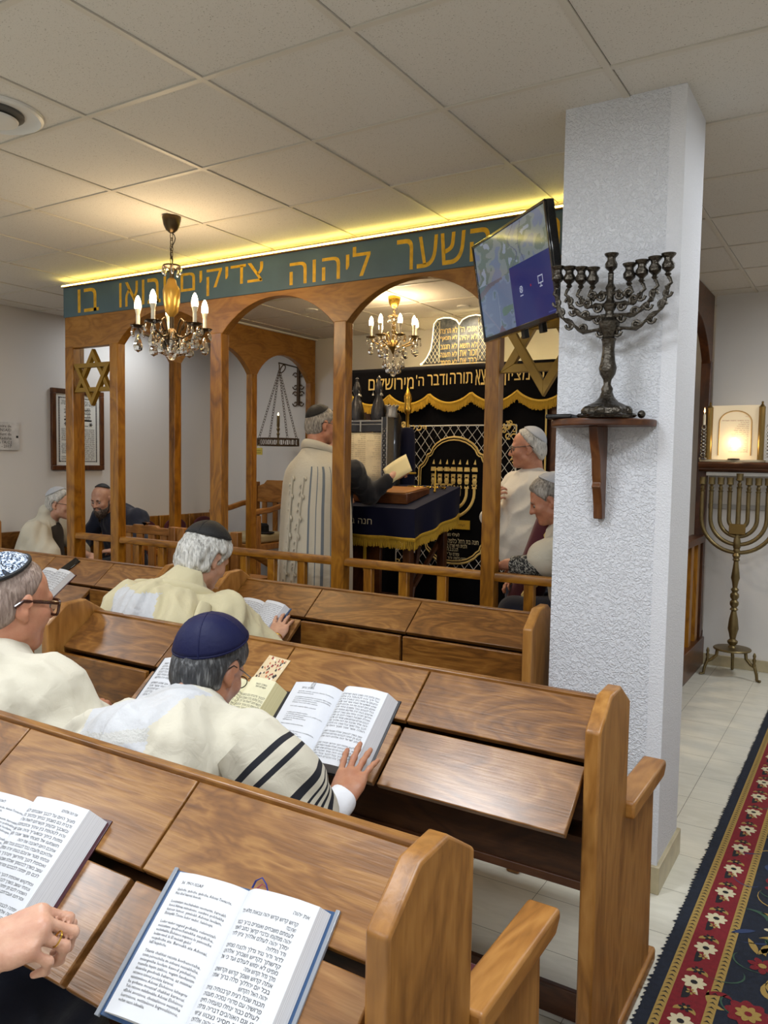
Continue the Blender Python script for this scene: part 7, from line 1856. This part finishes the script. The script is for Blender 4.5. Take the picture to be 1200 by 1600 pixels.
M['cap_white'] = plain('cap_grey_white', '#b9bcc2', .7, bump=.2, bscale=100)
man_sweater()
# ---- seated person by the rail holding the mantled scroll
def seated():
    t = thing('person', 'grey-haired man with white shawl and paisley sleeve seated behind the rail beside the pillar', 'person', (-1.40, 4.12, .62))
    H = head_matrix((-1.475, 4.06, 1.325), 112, 26)
    sR, sL = (-1.46, 4.28, 1.12), (-1.30, 3.98, 1.10); eL, wL = (-1.46, 3.885, .985), (-1.62, 3.86, .985)
    body = tx(head_prims(neck=False), H)+[C_(wp(H, (0, -.03, -.05)), (-1.39, 4.10, 1.17), .056, .064), C_((-1.33, 4.14, .75), (-1.36, 4.12, 1.08), .13, .13), C_(sL, sR, .05, .05), C_(sL, eL, .045, .04), C_(eL, wL, .036, .026), C_(sR, (-1.60, 4.36, .92), .045, .04), C_((-1.6, 4.36, .92), (-1.68, 4.24, .85), .036, .026),
        C_((-1.36, 4.08, .72), (-1.66, 4.06, .70), .075, .06), C_((-1.66, 4.06, .70), (-1.64, 4.05, .28), .055, .045), C_((-1.40, 4.24, .72), (-1.70, 4.26, .70), .075, .06), C_((-1.70, 4.26, .70), (-1.68, 4.26, .28), .055, .045), C_((-1.64, 4.05, .225), (-1.77, 4.02, .215), .036, .03), C_((-1.68, 4.26, .225), (-1.80, 4.24, .215), .036, .03)]
    body += tx(hand_prims((.5, .5, .5, .5), .5, (40, 25, 20), 1), hand_frame(wL, (-.1, .04, -.03), (0, -.2, 1)))+tx(hand_prims((.5, .5, .5, .5), .5, (40, 25, 20), -1), hand_frame((-1.68, 4.24, .85), (-.06, -.1, 0), (-.5, 0, .8)))
    sdf_obj('body', body, .007, 'skin_a', t, 1)
    trousers(t, [((-1.34, 4.08, .72), (-1.66, 4.06, .70), .10, .08), ((-1.66, 4.06, .70), (-1.64, 4.05, .28), .075, .06), ((-1.38, 4.24, .72), (-1.70, 4.26, .70), .10, .08), ((-1.70, 4.26, .70), (-1.68, 4.26, .28), .075, .06)], 'navyc')
    shoes(t, [((-1.64, 4.05, .23), (-1.77, 4.02, .225)), ((-1.68, 4.26, .23), (-1.80, 4.24, .225))])
    hair(t, H, 'hair_salt', .006, .014, .048, -.085, .003); cap(t, H, .020, 46, 50, 'cap_white', dome=.006); eyes(t, H); brows(t, H, 'hair_salt')
    sh = [C_((-1.30, 4.14, .70), (-1.34, 4.12, 1.06), .18, .16, .05), C_(sL, sR, .085, .085, .05), C_((-1.38, 4.1, 1.14), (-1.395, 4.095, 1.19), .095, .078, .04), C_(sL, (-1.42, 3.91, 1.03), .09, .10, .05), C_(sR, (-1.58, 4.34, .94), .08, .075, .04)]
    sdf_obj('shawl', sh, .009, 'wool', t, 1, lambda P, F: folds(P, F, .012, (6, 6, 10), 51.0))
    rg = path_rings([(-1.33, 3.93, 1.03), (-1.46, 3.885, .992), (-1.56, 3.868, .986), (-1.60, 3.864, .986)], [.075, .065, .052, .042], 24); loft(rg, 24, 'paisley', 'paisley_sleeve', t, None, lambda u, a: 1+.05*math.sin(4*a+7*u))
    rg = path_rings([(-1.62, 4.0, .66), (-1.66, 3.98, .5), (-1.64, 3.98, .34), (-1.66, 3.98, .25)], [.09, .09, .085, .08], 20, .7); loft(rg, 24, 'wool', 'hanging_shawl', t, None, lambda u, a: 1+.08*math.sin(5*a+4*u))
    p = MB()
    for k in range(9): x = -1.60-.025*k; p.tube([(x, 3.95-.004*k, .262), (x-.012, 3.93-.004*k, .245), (x-.02, 3.915-.004*k, .205)], [.009, .008, .005], 6)
    p.build('shawl_fringe', 'wool', t)
def paisley():
    m, nt, b = new_mat('paisley_cloth'); tc = nd(nt, 'ShaderNodeTexCoord'); w = nd(nt, 'ShaderNodeTexNoise'); w.inputs['Scale'].default_value = 42; w.inputs['Detail'].default_value = 2; w.inputs['Distortion'].default_value = 2.5; nt.links.new(tc.outputs['Object'], w.inputs['Vector'])
    r = nd(nt, 'ShaderNodeValToRGB'); r.color_ramp.interpolation = 'CONSTANT'; e = r.color_ramp.elements; e[0].color = rgb('#1a1a1c'); e[1].position = .54; e[1].color = rgb('#9a988e'); k = e.new(.47); k.color = rgb('#4a4842')
    nt.links.new(w.outputs[0], r.inputs[0]); nt.links.new(r.outputs[0], b.inputs['Base Color']); b.inputs['Roughness'].default_value = .8; return m
M['paisley'] = paisley()
seated()
M['wine'] = plain('wine_velvet', '#4a1020', .8, sheen=.25)
ms = thing('scroll_in_mantle', 'scroll in wine-red mantle with gold embroidery leaning on the seated man beside the pillar', 'scroll', (-1.66, 4.12, .72))
ax_ = (Vector((-1.50, 4.22, 1.22))-Vector((-1.68, 4.12, .62))).normalized(); A0 = Vector((-1.68, 4.14, .62))
rg = [(A0+ax_*(.60*i/11), ax_.orthogonal().normalized(), ax_.cross(ax_.orthogonal()).normalized(), .095 if i else .0, .085 if i else .0) for i in range(12)]+[(A0+ax_*.62, ax_.orthogonal().normalized(), ax_.cross(ax_.orthogonal()).normalized(), .05, .05), (A0+ax_*.625, ax_.orthogonal().normalized(), ax_.cross(ax_.orthogonal()).normalized(), .0, .0)]
loft(rg, 28, 'wine', 'mantle', ms, None, lambda u, a: 1+.02*math.sin(8*a))
p = MB(); cv = Vector((.45, -.85, .1)).normalized(); sd_ = ax_.cross(cv).normalized(); cv = sd_.cross(ax_).normalized()
for j in range(7):
    for s in (-1, 1):
        c = A0+ax_*(.06+.085*j)+cv*.103
        p.tube([c+sd_*s*(.022*math.sin(t*.5))*(1-t/22)+ax_*(.03*(1-math.cos(t*.5))*(1-t/22)*.6)+cv*.002 for t in range(16)], .008, 6)
p.tube([A0+ax_*(.05+.5*i/20)+cv*.102+sd_*.03*math.sin(i*.9) for i in range(21)], .009, 6)
p.build('gold_embroidery', 'goldthread', ms)
p = MB(); p.tube([A0, A0-ax_*.12], .018, 10); p.tube([A0+ax_*.62, A0+ax_*.74], .016, 10); p.build('roller', 'mahog_z', ms)
# ---- two men on the side bench
def man_old():
    t = thing('person', 'old man in white shawl and glasses on the side bench facing the bearded man', 'person', (-5.9, 4.12, .45))
    H = head_matrix((-5.79, 4.19, 1.115), -62, 10)
    sL, sR = (-5.98, 4.32, .90), (-5.80, 3.96, .88)
    body = tx(head_prims(neck=False), H)+[C_(wp(H, (0, -.03, -.05)), (-5.87, 4.15, .97), .054, .062), C_((-5.98, 4.1, .56), (-5.92, 4.13, .86), .13, .12), C_(sL, sR, .05, .05), C_(sR, (-5.66, 4.02, .68), .045, .04), C_((-5.66, 4.02, .68), (-5.5, 4.16, .66), .036, .026), C_(sL, (-5.82, 4.42, .68), .045, .04), C_((-5.82, 4.42, .68), (-5.6, 4.36, .66), .036, .026),
        C_((-5.95, 4.04, .54), (-5.55, 4.10, .52), .075, .06), C_((-5.55, 4.10, .52), (-5.52, 4.1, .1), .055, .045), C_((-5.95, 4.22, .54), (-5.55, 4.28, .52), .075, .06), C_((-5.55, 4.28, .52), (-5.52, 4.28, .1), .055, .045)]
    body += tx(hand_prims((.4, .4, .4, .4), .5, (40, 20, 20), -1), hand_frame((-5.5, 4.16, .66), (.1, .06, -.03), (0, 0, 1)))+tx(hand_prims((.4, .4, .4, .4), .5, (40, 20, 20), 1), hand_frame((-5.6, 4.36, .66), (.1, -.06, -.03), (0, 0, 1)))
    sdf_obj('body', body, .007, 'skin_c', t, 1)
    trousers(t, [((-5.95, 4.04, .555), (-5.55, 4.10, .535), .10, .085), ((-5.55, 4.10, .535), (-5.52, 4.10, .1), .08, .065), ((-5.95, 4.22, .555), (-5.55, 4.28, .535), .10, .085), ((-5.55, 4.28, .535), (-5.52, 4.28, .1), .08, .065)])
    shoes(t, [((-5.52, 4.10, .05), (-5.40, 4.12, .045)), ((-5.52, 4.28, .05), (-5.40, 4.30, .045))])
    hair(t, H, 'hair_white', .006, .012, .035, -.09, .003); cap(t, H, .018, 36, 50, 'cap_white', dome=.006); p = MB(); p.xf = H
    p.tube([(.066*math.cos(a), -.01, .03+.115*math.sin(a)) if False else (.073*math.cos(a), -.018+.0*a, .045+.088*math.sin(a)) for a in [PI*k/16 for k in range(17)]], .004, 6); p.build('cap_band', 'cap_black', t)
    glasses(t, H, '#2a2422', .0016, (.024, .017), False, .002); eyes(t, H)
    dr = [C_((-5.97, 4.1, .50), (-5.91, 4.13, .86), .155, .14, .04), C_((-5.80, 4.14, .60), (-5.86, 4.14, .88), .09, .09, .04)]
    sdf_obj('waistcoat', dr, .010, plain('brown_waistcoat', '#2e2823', .85, bump=.2, bscale=80), t, 1)
    sh = [C_((-6.02, 4.06, .52), (-5.94, 4.10, .84), .17, .14, .05), C_(sL, sR, .078, .078, .05), C_((-5.885, 4.13, .96), (-5.88, 4.135, 1.03), .085, .075, .04), C_(sR, (-5.70, 3.98, .70), .085, .10, .04), C_((-5.70, 3.98, .70), (-5.62, 4.0, .62), .10, .09, .04), C_((-5.9, 3.96, .55), (-5.85, 3.98, .82), .12, .09, .05), C_(sL, (-5.86, 4.42, .72), .08, .08, .04), ('-c', V3((-5.66, 4.26, .5)), V3((-5.76, 4.20, 1.0)), .09, .06, .03)]
    sdf_obj('shawl', sh, .009, 'wool', t, 1, lambda P, F: radial(folds(P, F, .013, (7, 7, 5), 61.0), F, (-5.88, 4.14, 1.05), .014, 8, 63.0))
man_old()
def man_beard():
    t = thing('person', 'bald bearded man in navy jacket and black skullcap leaning forward behind the slatted bench', 'person', (-5.8, 4.85, .45))
    H = head_matrix((-5.855, 4.66, 1.135), 196, 20, 0, 1.03)
    sL, sR = (-5.62, 4.86, .96), (-6.06, 4.84, .96)
    body = tx(head_prims(neck=False, jaw=1.05), H)+[C_(wp(H, (0, -.03, -.05)), (-5.84, 4.80, .98), .06, .07), C_((-5.85, 4.95, .56), (-5.84, 4.86, .92), .14, .13), C_(sL, sR, .055, .055), C_(sL, (-5.45, 4.74, .74), .048, .042), C_((-5.45, 4.74, .74), (-5.55, 4.55, .70), .038, .028), C_(sR, (-6.16, 4.70, .74), .048, .042), C_((-6.16, 4.7, .74), (-6.0, 4.55, .70), .038, .028),
        C_((-5.95, 4.9, .54), (-5.98, 4.52, .52), .08, .06), C_((-5.98, 4.52, .52), (-5.98, 4.5, .1), .055, .045), C_((-5.74, 4.9, .54), (-5.70, 4.52, .52), .08, .06), C_((-5.70, 4.52, .52), (-5.70, 4.5, .1), .055, .045)]
    body += tx(hand_prims((.5, .5, .5, .5), .5, (40, 20, 20), 1), hand_frame((-5.55, 4.55, .70), (-.1, -.06, 0), (0, 0, 1)))+tx(hand_prims((.5, .5, .5, .5), .5, (40, 20, 20), -1), hand_frame((-6.0, 4.55, .70), (.1, -.06, 0), (0, 0, 1)))
    sdf_obj('body', body, .006, 'skin_c', t, 1); eyes(t, H, (0, 1, -.5)); brows(t, H, 'beard')
    trousers(t, [((-5.95, 4.9, .555), (-5.98, 4.52, .535), .10, .085), ((-5.98, 4.52, .535), (-5.98, 4.5, .1), .08, .065), ((-5.74, 4.9, .555), (-5.70, 4.52, .535), .10, .085), ((-5.70, 4.52, .535), (-5.70, 4.5, .1), .08, .065)])
    shoes(t, [((-5.98, 4.5, .05), (-5.98, 4.37, .045)), ((-5.70, 4.5, .05), (-5.70, 4.37, .045))])
    bd = tx([('e', V3((0, .036, -.085)), V3((.062, .062, .052)), None, .02), ('e', V3((0, .062, -.118)), V3((.040, .036, .040)), None, .03), ('c', V3((-.064, .0, -.02)), V3((-.054, .03, -.075)), .014, .02, .02), ('c', V3((.064, .0, -.02)), V3((.054, .03, -.075)), .014, .02, .02), ('c', V3((-.028, .086, -.050)), V3((.028, .086, -.050)), .009, .009, .01), ('-e', V3((0, .10, -.063)), V3((.022, .02, .010)), None, .006), ('-e', V3((0, .085, -.015)), V3((.055, .04, .030)), None, .008)], H)
    sdf_obj('beard', bd, .0055, 'beard', t, 1, lambda P, F: folds(P, F, .003, (60, 60, 25), 71.0))
    cap(t, H, .007, 30, 42, 'cap_black', dome=.006)
    jk = [C_((-5.85, 4.95, .52), (-5.84, 4.86, .92), .18, .17, .05), C_(sL, sR, .09, .09, .05), C_((-5.84, 4.82, .98), (-5.84, 4.80, 1.03), .092, .075, .04), C_(sL, (-5.45, 4.74, .74), .085, .078, .04), C_((-5.45, 4.74, .74), (-5.53, 4.59, .705), .07, .055, .03), C_(sR, (-6.16, 4.70, .74), .085, .078, .04), C_((-6.16, 4.7, .74), (-6.03, 4.58, .705), .07, .055, .03)]
    sdf_obj('jacket', jk, .009, 'navyc', t, 1, lambda P, F: folds(P, F, .010, (10, 10, 8), 75.0))
    rg = path_rings([(-5.93, 4.70, .93), (-5.945, 4.80, 1.0), (-5.90, 4.90, 1.05), (-5.80, 4.90, 1.05), (-5.745, 4.80, 1.0), (-5.76, 4.70, .93)], [.026]*6, 26, .5); loft(rg, 12, plain('khaki_collar', '#6d5c44', .9), 'collar', t)
man_beard()
# bench the two men sit on
bn = thing('side_bench', 'plain wooden side bench with chamfered end panel beside the old man', 'bench', (-6.0, 4.4, 0))
p = MB(); p.prism([(-6.24, 0), (-6.24, .98), (-6.20, 1.01), (-6.12, 1.01), (-6.07, .97), (-6.07, 0)], 1, 3.80, 3.84); p.build('end_panel', 'end', bn, bevel=.005)
MB().box(-6.27, -6.24, 3.84, 5.35, .42, .86).build('back_board', 'pew_y', bn, bevel=.004); MB().box(-6.24, -5.72, 3.84, 5.35, .40, .445).build('seat', 'pew_y', bn, bevel=.004)
MB().box(-6.2, -5.76, 5.30, 5.34, 0, .40).build('leg', 'solid_z', bn, bevel=.004)
# ---- raised fist of the person beside the viewer, with dark sleeve and knee
def near_hand():
    t = thing('person', 'person mostly outside the view, raised fist with thin gold ring, dark sleeve, near book', 'person', (-1.38, .28, .465))
    wr = (-1.04, .615, .815); el = (-1.20, .46, .67); sh = (-1.20, .30, .90); bx = -1.39; by = .25
    Fh = hand_frame(wr, (.105, .075, .055), (.15, -.35, .92))
    body = tx(hand_prims(((1.0, 1.2, .8), (1.05, 1.25, .8), (1.1, 1.25, .8), (1.1, 1.2, .8)), .5, (30, 30, 25), -1, 1.12), Fh)+[C_(el, wr, .045, .032), C_(sh, el, .05, .045), C_((bx, by, .90), sh, .06, .055), C_((bx, by+.01, .56), (bx, by, .88), .14, .13), C_((bx, by, .95), (bx, by, 1.02), .06, .058), C_((bx+.08, by+.07, .54), (-1.28, .92, .52), .08, .065), C_((-1.28, .92, .52), (-1.28, .93, .1), .06, .045), C_((bx-.1, by+.07, .54), (-1.50, .90, .52), .08, .065), C_((-1.50, .90, .52), (-1.50, .91, .1), .06, .045), C_((bx, by, .9), (bx-.19, by+.03, .88), .055, .05), C_((bx-.19, by+.03, .88), (bx-.25, by+.22, .68), .05, .04), C_((bx-.25, by+.22, .68), (bx-.11, by+.38, .66), .04, .03)]
    Hn = head_matrix((bx, by+.04, 1.13), 0, 10); body += tx(head_prims(neck=False), Hn)
    body += tx(hand_prims((.5, .5, .5, .5), .5, (40, 20, 20), 1), hand_frame((bx-.11, by+.38, .66), (.08, .1, -.02), (0, 0, 1)))
    sdf_obj('body', body, .0045, 'skin_c', t, 1)
    eyes(t, Hn); hair(t, Hn, 'hair_grey', .007, .010, .05, -.085, .002); cap(t, Hn, .014, 30, 55, 'cap_black')
    ck = [C_(el, (-1.075, .585, .782), .068, .05, .03), C_(sh, el, .085, .07, .04), C_((bx, by, .86), sh, .09, .09, .05), C_((bx, by+.01, .52), (bx, by, .88), .18, .16, .05), C_((bx+.08, by+.05, .54), (-1.28, .93, .525), .105, .085, .04), C_((-1.28, .92, .52), (-1.28, .93, .08), .085, .07, .03), C_((bx-.1, by+.05, .54), (-1.50, .91, .525), .105, .085, .04), C_((-1.50, .90, .52), (-1.50, .91, .08), .085, .07, .03), C_((bx, by, .88), (bx-.19, by+.03, .86), .09, .085, .05), C_((bx-.19, by+.03, .86), (bx-.25, by+.22, .68), .08, .065, .04), C_((bx-.25, by+.22, .68), (bx-.13, by+.36, .665), .062, .048, .03)]
    shoes(t, [((-1.28, .93, .05), (-1.28, 1.06, .045)), ((-1.50, .91, .05), (-1.50, 1.04, .045))])
    sdf_obj('suit', ck, .008, 'navyc', t, 1, lambda P, F: folds(P, F, .008, (12, 12, 10), 81.0))
    p = MB(); X = Fh
    p.xf = Fh @ Matrix.Scale(1.12, 4); p.tube([(.0105+.0094*math.cos(a), .097+.0094*.891*math.sin(a), -.017+.0094*.454*math.sin(a)) for a in [2*PI*k/18 for k in range(18)]], .0011, 6, closed=True); p.build('ring', 'gold', t)
near_hand()
